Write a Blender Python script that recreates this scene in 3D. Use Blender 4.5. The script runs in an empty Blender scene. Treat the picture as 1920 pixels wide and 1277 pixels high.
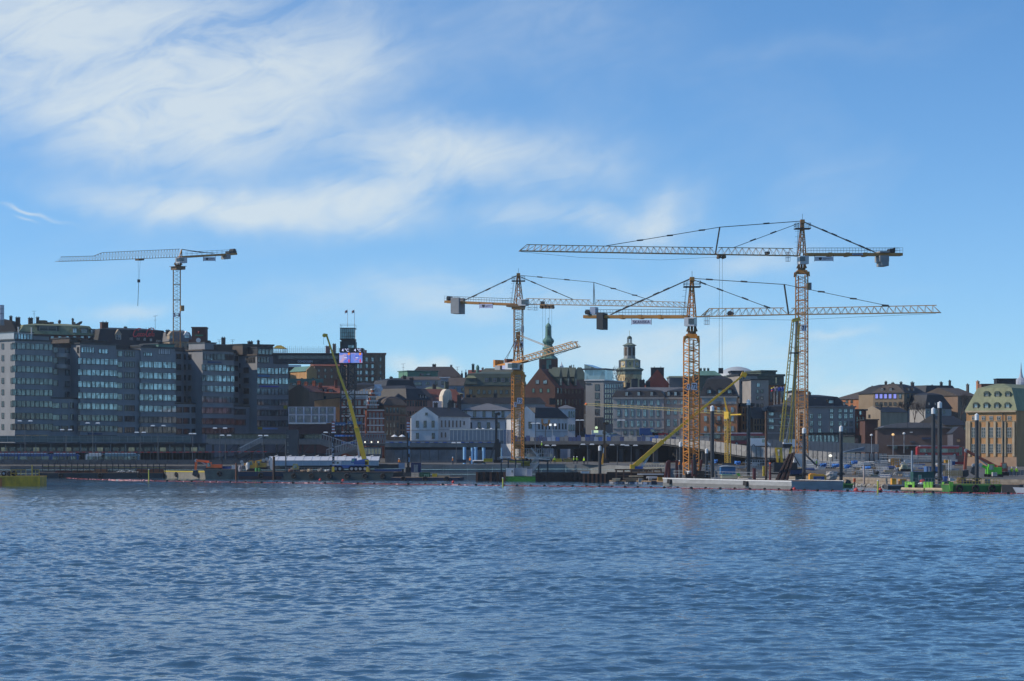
import bpy,math,random
import numpy as np
from mathutils import Vector as V,Matrix
random.seed(7)
SC=bpy.context.scene
COL=SC.collection
R=math.radians
# sky settings
SKY_K,SKY_B=1.8,0.05
SKY_TINT,SKY_STR=(0.76,1.27,1.66,1),0.108
CLOUD_COL=(6.9,7.6,7.8,1)
VEIL=0.35
CLOUDS=[(200,80,330,110,0.05,1.05),(470,160,220,70,0.10,1.15),(300,240,270,62,-0.05,.95),(120,60,200,110,0,.4),
          (880,292,185,45,-0.06,1.15),(730,345,110,55,0.5,.65),(430,388,230,32,-0.1,1.2),(630,372,120,30,0,.6),
          (60,416,55,4,-0.06,.6),(55,432,24,3,-0.06,.35),(1205,405,75,35,0.55,.85),(1040,405,150,25,0,.5),
          (900,560,280,38,0.02,.5),(1240,665,260,50,0,.6),(1420,480,110,25,0.1,.4),(775,687,50,14,0,1.0),
          (1570,722,100,30,0,.4),(1545,612,62,8,0,.3),(1060,70,200,80,0.1,.14),(1500,120,200,25,0.1,.08),(230,600,70,16,0,.5)]
WATER_COL=(.038,.09,.14,1)
HAZE=0.00006
#- camera
F=4516.0          # focal length in pixels of a 1920 px wide frame
H=7.5             # eye height above the water
YH=840.0          # horizon row
cam=bpy.data.objects.new('camera',bpy.data.cameras.new('camera'))
COL.objects.link(cam)
cam.location=(0,0,H)
cam.rotation_euler=(R(90),0,0)
cam.data.sensor_width=36.0
cam.data.lens=36.0*F/1920
cam.data.shift_y=(YH-638.5)/1920
cam.data.clip_start=0.5
cam.data.clip_end=20000
SC.camera=cam
#- light
SUN_AZ=V((-0.998,-0.06,0)).normalized()   # the sun stands to the left of the view
SUN_EL=R(35)
sun=bpy.data.objects.new('sun',bpy.data.lights.new('sun','SUN'))
COL.objects.link(sun)
sun.data.energy=3.9
sun.data.angle=R(0.53)
sun.data.color=(1.0,0.88,0.72)
sdir=V((SUN_AZ.x*math.cos(SUN_EL),SUN_AZ.y*math.cos(SUN_EL),math.sin(SUN_EL)))
sun.rotation_euler=sdir.to_track_quat('Z','Y').to_euler()
sun.location=(-200,300,300)
SC.view_settings.view_transform='Standard'
SC.view_settings.look='None'
SC.view_settings.exposure=0.0
SC.view_settings.gamma=1.0
SC.view_settings.use_curve_mapping=False
SC.cycles.use_denoising=True
SC.cycles.max_bounces=5
SC.cycles.diffuse_bounces=2
SC.cycles.glossy_bounces=3
SC.cycles.caustics_reflective=False
SC.cycles.caustics_refractive=False

world=bpy.data.worlds.new('World')
SC.world=world
world.use_nodes=True
wt=world.node_tree
wt.nodes.clear()
def wn(t,**k):
 n=wt.nodes.new(t)
 for a,b in k.items(): setattr(n,a,b)
 return n
def wm(op,a,b=None,c=None,clamp=False):
 n=wn('ShaderNodeMath',operation=op,use_clamp=clamp)
 for i,x in enumerate((a,b,c)):
  if x is None: continue
  if isinstance(x,(int,float)): n.inputs[i].default_value=x
  else: wt.links.new(x,n.inputs[i])
 return n.outputs[0]
geo=wn('ShaderNodeTexCoord')
sep=wn('ShaderNodeSeparateXYZ'); wt.links.new(geo.outputs['Generated'],sep.inputs[0])
dx,dy,dz=sep.outputs
# the sky
skyv=wn('ShaderNodeCombineXYZ')
wt.links.new(dx,skyv.inputs[0]); wt.links.new(dy,skyv.inputs[1])
wt.links.new(wm('ADD',wm('MULTIPLY',dz,SKY_K),SKY_B),skyv.inputs[2])
skyn=wn('ShaderNodeVectorMath',operation='NORMALIZE'); wt.links.new(skyv.outputs[0],skyn.inputs[0])
sky=wn('ShaderNodeTexSky',sky_type='NISHITA',sun_disc=False)
sky.sun_elevation=SUN_EL
sky.sun_rotation=math.atan2(SUN_AZ.x,SUN_AZ.y)
sky.altitude=0; sky.air_density=1.0; sky.dust_density=0.3; sky.ozone_density=2.0
wt.links.new(skyn.outputs[0],sky.inputs['Vector'])
hsv=wn('ShaderNodeMix',data_type='RGBA',blend_type='MULTIPLY'); hsv.inputs[0].default_value=1.0; hsv.inputs[7].default_value=SKY_TINT
wt.links.new(sky.outputs[0],hsv.inputs[6])
# cirrus: streaks laid out by azimuth and elevation
az=wm('ARCTAN2',dx,dy)
el=wm('ARCSINE',wm('MINIMUM',wm('MAXIMUM',dz,-1.0),1.0))
def wnoise(sx,sy,ang,scale,detail,rough,off,dist=0.0):
 c,s=math.cos(ang),math.sin(ang)
 a2=wm('ADD',wm('MULTIPLY',az,c),wm('MULTIPLY',el,s))
 e2=wm('ADD',wm('MULTIPLY',az,-s),wm('MULTIPLY',el,c))
 cb=wn('ShaderNodeCombineXYZ')
 wt.links.new(wm('MULTIPLY',a2,sx),cb.inputs[0]); wt.links.new(wm('MULTIPLY',e2,sy),cb.inputs[1])
 cb.inputs[2].default_value=off
 n=wn('ShaderNodeTexNoise')
 n.inputs['Scale'].default_value=scale; n.inputs['Detail'].default_value=detail
 n.inputs['Roughness'].default_value=rough; n.inputs['Distortion'].default_value=dist
 wt.links.new(cb.outputs[0],n.inputs['Vector'])
 return n.outputs['Fac']
fine=wnoise(1,2.6,0.30,26,12,0.62,3.1,0.9)
soft=wnoise(1,1.8,0.25,9,5,0.55,8.4,0.4)
warp=wnoise(1,1,0,14,4,0.6,1.7)
warp2=wnoise(1,1,0,14,4,0.6,5.9)
azw=wm('ADD',az,wm('MULTIPLY',wm('SUBTRACT',warp,0.5),0.055))
elw=wm('ADD',el,wm('MULTIPLY',wm('SUBTRACT',warp2,0.5),0.035))
def blob(px,py,rx,ry,ang,amp):
 a0,e0=math.atan((px-960)/F),math.atan((YH-py)/F)
 c,s=math.cos(ang),math.sin(ang)
 da,de=wm('SUBTRACT',azw,a0),wm('SUBTRACT',elw,e0)
 u=wm('MULTIPLY',wm('ADD',wm('MULTIPLY',da,c),wm('MULTIPLY',de,s)),F/rx)
 v=wm('MULTIPLY',wm('ADD',wm('MULTIPLY',da,-s),wm('MULTIPLY',de,c)),F/ry)
 r2=wm('ADD',wm('MULTIPLY',u,u),wm('MULTIPLY',v,v))
 return wm('MULTIPLY',wm('EXPONENT',wm('MULTIPLY',r2,-1.0)),amp)
dens=None
for b in CLOUDS:
 x=blob(*b); dens=x if dens is None else wm('ADD',dens,x)
# thin veil everywhere in the sky
veil=wm('MULTIPLY',wm('SUBTRACT',soft,0.50,clamp=True),VEIL)
dens=wm('ADD',dens,veil)
tex=wm('ADD',wm('MULTIPLY',wm('SUBTRACT',fine,0.33),1.7),wm('MULTIPLY',wm('SUBTRACT',soft,0.40),1.3),clamp=True)
dens=wm('MULTIPLY',dens,wm('ADD',wm('MULTIPLY',tex,1.15),0.20),clamp=True)
dens=wm('MULTIPLY',wm('SUBTRACT',1.0,wm('EXPONENT',wm('MULTIPLY',dens,-1.6))),0.97)
# pale band of thicker air low over the horizon, all the way round
low=wn('ShaderNodeMix',data_type='RGBA'); low.inputs[7].default_value=(5.2,7.2,7.4,1)
wt.links.new(wm('MULTIPLY',wm('EXPONENT',wm('MULTIPLY',wm('ABSOLUTE',el),-16.0)),0.55),low.inputs[0]); wt.links.new(hsv.outputs[2],low.inputs[6])
mixc=wn('ShaderNodeMix',data_type='RGBA')
wt.links.new(dens,mixc.inputs[0]); wt.links.new(low.outputs[2],mixc.inputs[6])
mixc.inputs[7].default_value=CLOUD_COL
# below the horizon the world is water-dark
bg=wn('ShaderNodeBackground'); bg.inputs['Strength'].default_value=SKY_STR
wt.links.new(mixc.outputs[2],bg.inputs['Color'])
wo=wn('ShaderNodeOutputWorld'); wt.links.new(bg.outputs[0],wo.inputs['Surface'])

#- helpers
Z=V((0,0,1))
def P(px,py,D): return V(((px-960)*D/F,D,H+(YH-py)*D/F))
def X(px,D): return (px-960)*D/F
def ZZ(py,D): return H+(YH-py)*D/F
def DW(py): return H*F/(py-YH)         # distance of a waterline seen at row py

_m={}
def M(name,col,rough=0.7,metal=0.0,var=0.18,scale=0.35,emit=None,spec=0.5,bump=0.0,stretch=(1,1,1)):
 """plain surface whose colour wanders a little with weathering"""
 if name in _m: return _m[name]
 m=bpy.data.materials.new(name); m.use_nodes=True
 nt=m.node_tree; b=nt.nodes['Principled BSDF']
 b.inputs['Base Color'].default_value=(*col,1); b.inputs['Roughness'].default_value=rough
 b.inputs['Metallic'].default_value=metal; b.inputs['Specular IOR Level'].default_value=spec
 if emit:
  b.inputs['Emission Color'].default_value=(*emit[0],1); b.inputs['Emission Strength'].default_value=emit[1]
 if var>0:
  g=nt.nodes.new('ShaderNodeNewGeometry')
  mp=nt.nodes.new('ShaderNodeMapping'); mp.inputs['Scale'].default_value=stretch
  n=nt.nodes.new('ShaderNodeTexNoise'); n.inputs['Scale'].default_value=scale
  n.inputs['Detail'].default_value=6; n.inputs['Roughness'].default_value=0.65
  nt.links.new(g.outputs['Position'],mp.inputs[0]); nt.links.new(mp.outputs[0],n.inputs['Vector'])
  r=nt.nodes.new('ShaderNodeMapRange')
  r.inputs[1].default_value=0.3; r.inputs[2].default_value=0.7
  r.inputs[3].default_value=1-var; r.inputs[4].default_value=1+var
  nt.links.new(n.outputs['Fac'],r.inputs[0])
  h=nt.nodes.new('ShaderNodeHueSaturation'); h.inputs['Color'].default_value=(*col,1)
  nt.links.new(r.outputs[0],h.inputs['Value']); nt.links.new(h.outputs[0],b.inputs['Base Color'])
  if bump:
   bp=nt.nodes.new('ShaderNodeBump'); bp.inputs['Strength'].default_value=bump; bp.inputs['Distance'].default_value=0.05
   nt.links.new(n.outputs['Fac'],bp.inputs['Height']); nt.links.new(bp.outputs[0],b.inputs['Normal'])
 _m[name]=m
 return m
def glassmat(name,col,metal,rough=0.12,cell=1.2,dark=0.35):
 """coated panes; blinds and rooms behind make single panes lighter or darker"""
 m=M(name,col,rough,metal,var=0,spec=0.8)
 nt=m.node_tree; b=nt.nodes['Principled BSDF']
 g=nt.nodes.new('ShaderNodeNewGeometry')
 v=nt.nodes.new('ShaderNodeTexVoronoi'); v.inputs['Scale'].default_value=1.0/cell
 mp=nt.nodes.new('ShaderNodeMapping'); mp.inputs['Scale'].default_value=(1,1,0.45)
 nt.links.new(g.outputs['Position'],mp.inputs[0]); nt.links.new(mp.outputs[0],v.inputs['Vector'])
 s=nt.nodes.new('ShaderNodeSeparateColor'); nt.links.new(v.outputs['Color'],s.inputs[0])
 r=nt.nodes.new('ShaderNodeMapRange'); r.inputs[3].default_value=1-dark; r.inputs[4].default_value=1.15
 nt.links.new(s.outputs[0],r.inputs[0])
 h=nt.nodes.new('ShaderNodeHueSaturation'); h.inputs['Color'].default_value=(*col,1)
 nt.links.new(r.outputs[0],h.inputs['Value']); nt.links.new(h.outputs[0],b.inputs['Base Color'])
 return m

class MB:
 """collects shapes, links them as ONE mesh object"""
 def __init__(s): s.v=[]; s.f=[]; s.m=[]
 def add(s,pts,faces,m=0):
  n=len(s.v); s.v.extend([tuple(p) for p in pts])
  s.f.extend([tuple(n+i for i in f) for f in faces]); s.m.extend([m]*len(faces)); return s
 def hexa(s,p,m=0): # bottom 4 then top 4
  return s.add(p,[(3,2,1,0),(4,5,6,7),(0,1,5,4),(1,2,6,5),(2,3,7,6),(3,0,4,7)],m)
 def box(s,x0,x1,y0,y1,z0,z1,m=0):
  return s.hexa([(x0,y0,z0),(x1,y0,z0),(x1,y1,z0),(x0,y1,z0),(x0,y0,z1),(x1,y0,z1),(x1,y1,z1),(x0,y1,z1)],m)
 def bar(s,p,q,w,h=None,m=0,up=Z):
  p,q=V(p),V(q); d=(q-p)
  if d.length<1e-6: return s
  d.normalize(); u=V(up)
  if abs(d.dot(u))>0.95: u=V((1,0,0)) if abs(d.x)<0.9 else V((0,1,0))
  a=d.cross(u).normalized()*(w/2); b=a.cross(d).normalized()*((h or w)/2)
  return s.hexa([p-a-b,p+a-b,p+a+b,p-a+b,q-a-b,q+a-b,q+a+b,q-a+b],m)
 def tube(s,p,q,r0,r1=None,n=8,m=0):
  p,q=V(p),V(q); r1=r0 if r1 is None else r1
  d=(q-p).normalized(); u=V((1,0,0)) if abs(d.x)<0.9 else V((0,1,0))
  a=d.cross(u).normalized(); b=d.cross(a)
  pts=[]
  for c,r in ((p,r0),(q,r1)):
   for i in range(n):
    t=2*math.pi*i/n; pts.append(c+a*(r*math.cos(t))+b*(r*math.sin(t)))
  fs=[(i,(i+1) % n,n+(i+1) % n,n+i) for i in range(n)]+[tuple(range(n-1,-1,-1)),tuple(range(n,2*n))]
  return s.add(pts,fs,m)
 def prism(s,pts,ext,m=0):
  ext=V(ext); a=[V(p) for p in pts]; n=len(a)
  return s.add(a+[p+ext for p in a],[tuple(range(n)),tuple(range(2*n-1,n-1,-1))]+[(i,n+i,n+(i+1) % n,(i+1) % n) for i in range(n)],m)
 def lathe(s,prof,n=12,c=(0,0,0),m=0,rot=0.0,seg=None):
  pts=[]; fs=[]; ms=[]
  for (r,z) in prof:
   for i in range(n):
    t=2*math.pi*i/n+rot; pts.append((c[0]+r*math.cos(t),c[1]+r*math.sin(t),c[2]+z))
  for k in range(len(prof)-1):
   for i in range(n):
    j=(i+1) % n; fs.append((k*n+i,k*n+j,(k+1)*n+j,(k+1)*n+i))
  fs.append(tuple(range(n-1,-1,-1))); L=(len(prof)-1)*n; fs.append(tuple(range(L,L+n)))
  return s.add(pts,fs,m)
 def mesh(s,name,mats):
  me=bpy.data.meshes.new(name); me.from_pydata(s.v,[],s.f)
  for m in (mats if isinstance(mats,(list,tuple)) else [mats]): me.materials.append(m)
  if any(s.m): me.polygons.foreach_set('material_index',s.m)
  me.update(); return me
 def build(s,name,mats,parent=None,loc=None,rz=0,smooth=False):
  me=s.mesh(name,mats)
  if smooth: me.polygons.foreach_set('use_smooth',[True]*len(me.polygons))
  return put(name,me,parent,loc,rz)
def put(name,me,parent=None,loc=None,rz=0):
 o=bpy.data.objects.new(name,me); COL.objects.link(o)
 if parent is not None: o.parent=parent
 if loc is not None: o.location=loc
 if rz: o.rotation_euler=(0,0,rz)
 return o
LABELS=set()
def tag(o,label,cat,group=None):
 o['label']=label; o['category']=cat
 if group: o['group']=group
 if label in LABELS and not group: print('DUP LABEL',label)
 LABELS.add(label); return o
def thing(name,label,cat,loc=(0,0,0),rz=0,group=None):
 o=bpy.data.objects.new(name,None); COL.objects.link(o)
 o.location=loc; o.rotation_euler=(0,0,rz); o.empty_display_size=1
 return tag(o,label,cat,group)
def dup(root,loc,rz=None,label=None,group=None):
 def cp(o,par):
  c=o.copy(); COL.objects.link(c); c.parent=par
  for k in o.children: cp(k,c)
  return c
 r=cp(root,None); r.location=loc
 if rz is not None: r.rotation_euler=(0,0,rz)
 if label: r['label']=label; LABELS.add(label)
 if group: r['group']=group
 return r
def structure(name,mb,mats):
 o=mb.build(name,mats); o['kind']='structure'; return o
def text(s,parent,mat,loc,rot,w,h=None,name='lettering',shear=0.0,ext=0.02,bold=0.0):
 """flat lettering fitted into a w by h field"""
 cu=bpy.data.curves.new(name,'FONT'); cu.body=s; cu.size=1; cu.extrude=0; cu.align_x='CENTER'; cu.align_y='CENTER'
 cu.shear=shear; cu.offset=bold; cu.resolution_u=3
 t=bpy.data.objects.new(name,cu); COL.objects.link(t)
 bpy.context.view_layer.update()
 me=bpy.data.meshes.new_from_object(t.evaluated_get(bpy.context.evaluated_depsgraph_get()))
 bpy.data.objects.remove(t)
 co=np.array([v.co[:] for v in me.vertices]); lo,hi=co.min(0),co.max(0)
 sx=w/(hi[0]-lo[0]); sy=(h/(hi[1]-lo[1])) if h else sx
 for v in me.vertices:
  v.co.x=(v.co.x-(lo[0]+hi[0])/2)*sx; v.co.y=(v.co.y-(lo[1]+hi[1])/2)*sy
 me.materials.clear(); me.materials.append(mat)
 o=put(name,me,parent,loc); o.rotation_euler=rot
 return o
FRONT=(R(90),0,0)     # lettering that faces the camera side of a local frame
#- palette
concrete=M('concrete',(.20,.20,.19),.85,var=.3,scale=.25)
pale_concrete=M('pale_concrete',(.34,.335,.32),.85,var=.22,scale=.5)
dark_concrete=M('dark_concrete',(.085,.09,.095),.9,var=.3,scale=.3)
panel_concrete=M('panel_concrete',(.27,.265,.255),.9,var=.25,scale=.6)
asphalt=M('asphalt',(.05,.05,.05),.9)
gravel=M('gravel',(.095,.09,.08),.95,var=.35,scale=1.2)
stone=M('quay_stone',(.25,.21,.165),.9,var=.4,scale=1.0)
hillm=M('hill_soil',(.035,.035,.03),.95,var=.4,scale=.1)
limestone=M('limestone',(.23,.238,.25),.8,var=.16,scale=.4,stretch=(1,1,.4))
limestone_warm=M('limestone_warm',(.33,.32,.31),.8,var=.12,scale=.25)
crane_yellow=M('crane_ochre',(.38,.165,.035),.5,var=.2,scale=1.5)
crane_orange=M('crane_orange',(.54,.21,.025),.5,var=.15,scale=1.5)
crane_lemon=M('crane_lemon',(.66,.42,.03),.45,var=.15,scale=1.0)
lattice_lemon=M('lattice_lemon',(.54,.38,.05),.5,var=.2,scale=1.0)
black_metal=M('black_metal',(.02,.022,.025),.5,.2,var=.2)
dark_metal=M('dark_metal',(.045,.05,.055),.5,.3,var=.25)
grey_metal=M('grey_metal',(.22,.23,.24),.5,.3,var=.2)
galv=M('galvanised',(.36,.37,.38),.45,.4,var=.2)
cable=M('cable',(.03,.035,.04),.6,var=0)
white_paint=M('white_paint',(.72,.72,.71),.5,var=.08,scale=1.0)
off_white=M('off_white',(.55,.55,.54),.6,var=.12,scale=.7)
dirty_white=M('dirty_white',(.31,.315,.315),.6,var=.22,scale=.5,stretch=(1,1,3))
counterweight=M('counterweight',(.27,.28,.29),.85,var=.12,scale=1)
red_paint=M('red_paint',(.45,.035,.03),.5,var=.15)
signal_red=M('signal_red',(.55,.04,.03),.6,var=.2,scale=2)
orange_paint=M('orange_paint',(.80,.13,.02),.5,var=.12)
amber_paint=M('amber_paint',(.70,.33,.03),.5,var=.15)
blue_paint=M('blue_paint',(.03,.09,.30),.5,var=.2)
bus_blue=M('bus_blue',(.02,.07,.22),.4,var=.1)
tarp_blue=M('tarp_blue',(.05,.20,.55),.6,var=.25,scale=1.5)
pipe_blue=M('pipe_blue',(.24,.47,.72),.5,var=.1)
navy=M('navy_hull',(.012,.02,.05),.45,var=.25)
lime=M('lime_paint',(.17,.46,.04),.5,var=.3,scale=1.5)
green_hull=M('green_hull',(.03,.14,.022),.5,var=.4,scale=1.2,stretch=(1,1,.4))
dark_green_hull=M('dark_green_hull',(.022,.04,.042),.6,var=.3)
rust=M('rust',(.14,.055,.03),.85,var=.35,scale=.9)
dark_rust=M('dark_rust',(.03,.014,.012),.9,var=.35,scale=.8)
maroon=M('maroon_steel',(.11,.022,.022),.7,var=.3)
timber=M('timber',(.24,.165,.095),.85,var=.35,scale=1.5)
pale_timber=M('pale_timber',(.46,.37,.24),.8,var=.25,scale=1.5)
rubber=M('rubber',(.012,.012,.013),.85,var=.2)
brick_red=M('brick_red',(.20,.055,.032),.85,var=.22,scale=.8)
brick_brown=M('brick_brown',(.085,.04,.03),.88,var=.2,scale=.6)
tile_red=M('tile_red',(.17,.05,.03),.8,var=.3,scale=.5)
roof_black=M('roof_black',(.017,.018,.02),.6,var=.3,scale=.3)
roof_grey=M('roof_grey',(.13,.13,.135),.6,var=.2,scale=.3)
roof_brown=M('roof_brown',(.075,.06,.05),.8,var=.25,scale=.4)
copper=M('green_copper',(.185,.205,.115),.7,var=.32,scale=.6,stretch=(1,1,.35))
copper_teal=M('teal_copper',(.09,.20,.165),.7,var=.22,scale=.35)
copper_dark=M('dark_copper',(.05,.075,.06),.75,var=.25,scale=.3)
plaster_white=M('plaster_white',(.55,.56,.57),.85,var=.2,scale=.45,stretch=(1,1,.3))
plaster_grey=M('plaster_grey',(.31,.305,.295),.85,var=.2,scale=.45,stretch=(1,1,.3))
plaster_cream=M('plaster_cream',(.42,.385,.325),.85,var=.2,scale=.45,stretch=(1,1,.3))
plaster_ochre=M('plaster_ochre',(.41,.225,.095),.85,var=.2,scale=.45,stretch=(1,1,.3))
plaster_orange=M('plaster_orange',(.42,.175,.078),.85,var=.2,scale=.45,stretch=(1,1,.3))
plaster_pink=M('plaster_pink',(.27,.145,.115),.85,var=.2,scale=.45,stretch=(1,1,.3))
plaster_brown=M('plaster_brown',(.215,.145,.10),.85,var=.2,scale=.45,stretch=(1,1,.3))
plaster_olive=M('plaster_olive',(.17,.125,.085),.85,var=.2,scale=.45,stretch=(1,1,.3))
plaster_beige=M('plaster_beige',(.32,.26,.19),.85,var=.2,scale=.45,stretch=(1,1,.3))
trim_light=M('trim_light',(.42,.41,.39),.8,var=.1)
frame_white=M('frame_white',(.36,.36,.355),.6,var=0)
frame_dark=M('frame_dark',(.035,.037,.04),.5,var=0)
g_cyan=glassmat('glass_sky',(.36,.44,.46),.5,.10,.75,.68)
g_mid=glassmat('glass_mid',(.18,.21,.20),.4,.10,.75,.65)
g_dark=glassmat('glass_dark',(.045,.05,.055),.12,.08)
g_warm=glassmat('glass_warm',(.45,.33,.20),.5,.12)
g_lit=M('lit_window',(.3,.3,.6),.3,var=0,emit=((.22,.25,.85),.55))
g_yellow=M('warm_lit_window',(.5,.3,.1),.4,var=0,emit=((1.0,.52,.16),.35))
lamp_pole=M('lamp_pole',(.10,.11,.12),.5,.3,var=.1)
lampm=M('lamp_head',(.75,.75,.73),.3,var=0)
lamp_on=M('lamp_lit',(.9,.9,.8),.3,var=0,emit=((1.0,.93,.72),1.2))
hivis=M('hivis',(.45,.75,.03),.7,var=0)
hivis_orange=M('hivis_orange',(.85,.25,.02),.7,var=0)
skin=M('skin',(.45,.28,.20),.6,var=0)

#- water
def water():
 rng=np.random.RandomState(4)
 d=[5.0]
 while d[-1]<60: d.append(d[-1]*1.12)
 while d[-1]<640: d.append(d[-1]+max(0.15,0.0015*d[-1]))
 d=np.array(sorted([-900,-200,-50,-10,0.5]+d+[700,1100,1500]))
 a=np.concatenate([np.linspace(-14.5,14.5,600),[-17,-21,-28,-38,17,21,28,38]]); a.sort()
 ta=np.tan(np.radians(a))
 D,TA=np.meshgrid(d,ta,indexing='ij')
 W=np.where(np.abs(D)<5,5,np.abs(D))
 Xg=TA*W; Yg=D.copy()
 z=np.zeros_like(Xg)
 row=np.gradient(d)[:,None]*np.ones_like(TA); colw=np.gradient(ta)[None,:]*W
 inside=(np.abs(D)>20) & (D>0) & (D<760) & (np.abs(TA)<math.tan(R(15)))
 wind=R(-78)                     # waves run towards the camera, a little slantwise
 n=150
 lam=np.exp(rng.uniform(np.log(0.45),np.log(2.8),n)); lam[-14:]=np.exp(rng.uniform(np.log(3.5),np.log(10),14))
 th=wind+rng.normal(0,0.85,n)
 ph=rng.uniform(0,2*np.pi,n)
 slope=0.0150*np.where(lam>3.45,0.55,1.0)
 for i in range(n):
  k=2*np.pi/lam[i]; kx,ky=k*math.cos(th[i]),k*math.sin(th[i])
  res=np.maximum(np.abs(kx)*colw,np.abs(ky)*row)      # phase per grid step
  att=np.clip((2.6-res)/1.4,0,1)
  p=kx*Xg+ky*Yg+ph[i]
  z+=att*slope[i]/k*(np.sin(p)+0.30*np.sin(2*p+3.14))
 gust=np.zeros_like(z)                    # cat's paws: livelier and calmer patches
 for i in range(9):
  l=rng.uniform(25,90); t=rng.uniform(0,np.pi)
  gust+=np.sin(2*np.pi/l*(Xg*math.cos(t)*0.6+Yg*math.sin(t)*0.5)+rng.uniform(0,6))
 z*=np.clip(1.0+0.12*gust,0.5,1.6)
 z=np.where(inside,z,0.0)
 nr,nc=Xg.shape
 co=np.stack([Xg,Yg,z],-1).reshape(-1,3)
 i=np.arange(nr-1)[:,None]*nc+np.arange(nc-1)[None,:]
 q=np.stack([i,i+1,i+nc+1,i+nc],-1).reshape(-1,4)
 me=bpy.data.meshes.new('water')
 me.vertices.add(len(co)); me.vertices.foreach_set('co',co.ravel())
 me.loops.add(q.size); me.loops.foreach_set('vertex_index',q.ravel())
 me.polygons.add(len(q)); me.polygons.foreach_set('loop_start',np.arange(0,q.size,4)); me.polygons.foreach_set('loop_total',np.full(len(q),4))
 me.update(); me.polygons.foreach_set('use_smooth',np.ones(len(q),bool))
 m=bpy.data.materials.new('sea_water'); m.use_nodes=True
 nt=m.node_tree; b=nt.nodes['Principled BSDF']
 b.inputs['Base Color'].default_value=WATER_COL; b.inputs['Roughness'].default_value=0.05
 b.inputs['IOR'].default_value=1.33
 g=nt.nodes.new('ShaderNodeNewGeometry')
 last=None
 # wind patches: livelier and calmer water
 pm=nt.nodes.new('ShaderNodeMapping'); pm.inputs['Scale'].default_value=(.45,1,1); pn=nt.nodes.new('ShaderNodeTexNoise'); pn.inputs['Scale'].default_value=.075; pn.inputs['Detail'].default_value=6; pn.inputs['Roughness'].default_value=.7
 nt.links.new(g.outputs['Position'],pm.inputs[0]); nt.links.new(pm.outputs[0],pn.inputs['Vector'])
 pr=nt.nodes.new('ShaderNodeMapRange'); pr.inputs[1].default_value=.36; pr.inputs[2].default_value=.64; pr.inputs[3].default_value=.35; pr.inputs[4].default_value=1.0; nt.links.new(pn.outputs['Fac'],pr.inputs[0])
 for sc,st,dist,rot in ((2.2,(0.8,1,1),.055,.2),(6,(.8,1,1),.022,.5)):
  mp=nt.nodes.new('ShaderNodeMapping'); mp.inputs['Scale'].default_value=st; mp.inputs['Rotation'].default_value=(0,0,rot)
  tx=nt.nodes.new('ShaderNodeTexNoise'); tx.inputs['Scale'].default_value=sc; tx.inputs['Detail'].default_value=3
  nt.links.new(g.outputs['Position'],mp.inputs[0]); nt.links.new(mp.outputs[0],tx.inputs['Vector'])
  bp=nt.nodes.new('ShaderNodeBump'); bp.inputs['Strength'].default_value=1.0; bp.inputs['Distance'].default_value=dist; nt.links.new(pr.outputs[0],bp.inputs['Strength'])
  nt.links.new(tx.outputs['Fac'],bp.inputs['Height'])
  if last: nt.links.new(last,bp.inputs['Normal'])
  last=bp.outputs[0]
 nt.links.new(last,b.inputs['Normal'])
 me.materials.append(m)
 o=put('water',me); o['kind']='structure'
water()

#- ground
EDGE=[(-900,640),(0,603),(770,600),(785,576),(1095,576),(1225,560),(1300,530),(1480,490),(1600,471),(1700,448),(1830,432),(2100,415),(2900,400)]
def edge_d(px):
 for (a,da),(b,db) in zip(EDGE,EDGE[1:]):
  if a<=px<=b: return da+(db-da)*(px-a)/(b-a)
 return EDGE[0][1] if px<EDGE[0][0] else EDGE[-1][1]
TOPZ=[(-900,3.0),(0,3.0),(520,3.0),(770,3.5),(1095,3.7),(1225,3.0),(1480,1.9),(1700,1.7),(1840,1.9),(2900,2.0)]
def quay_z(px):
 for (a,za),(b,zb) in zip(TOPZ,TOPZ[1:]):
  if a<=px<=b: return za+(zb-za)*(px-a)/(b-a)
 return 4.0
def hill_z(D,px=900):
 q=quay_z(px)
 t=[(560,q),(640,max(q,3.6)),(690,4.6),(735,8),(790,18),(860,24),(950,28),(1100,30),(1500,28)]
 if px>1250:
  k=min(1,(px-1250)/250); t=[(d,z*(1-.6*k) if d>700 else z) for d,z in t]
 for (a,za),(b,zb) in zip(t,t[1:]):
  if D<=a: return q
  if a<=D<=b: return za+(zb-za)*(D-a)/(b-a)
 return t[-1][1]
pxs=list(range(-900,2901,76)); ds=[None,560,600,640,690,735,790,860,950,1100,1450]
mb=MB(); idx={}
for i,px in enumerate(pxs):
 for j,D in enumerate(ds):
  e=edge_d(px)+0.3
  Dj=e if D is None else max(D,e+.5+j*.4)
  zz=quay_z(px) if D is None else hill_z(Dj,px)
  idx[i,j]=len(mb.v); mb.v.append((X(px,Dj),Dj,zz))
for i in range(len(pxs)-1):
 for j in range(len(ds)-1):
  mb.f.append((idx[i,j],idx[i+1,j],idx[i+1,j+1],idx[i,j+1])); mb.m.append(0 if j<4 else 1)
structure('ground',mb,[gravel,hillm])
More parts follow.
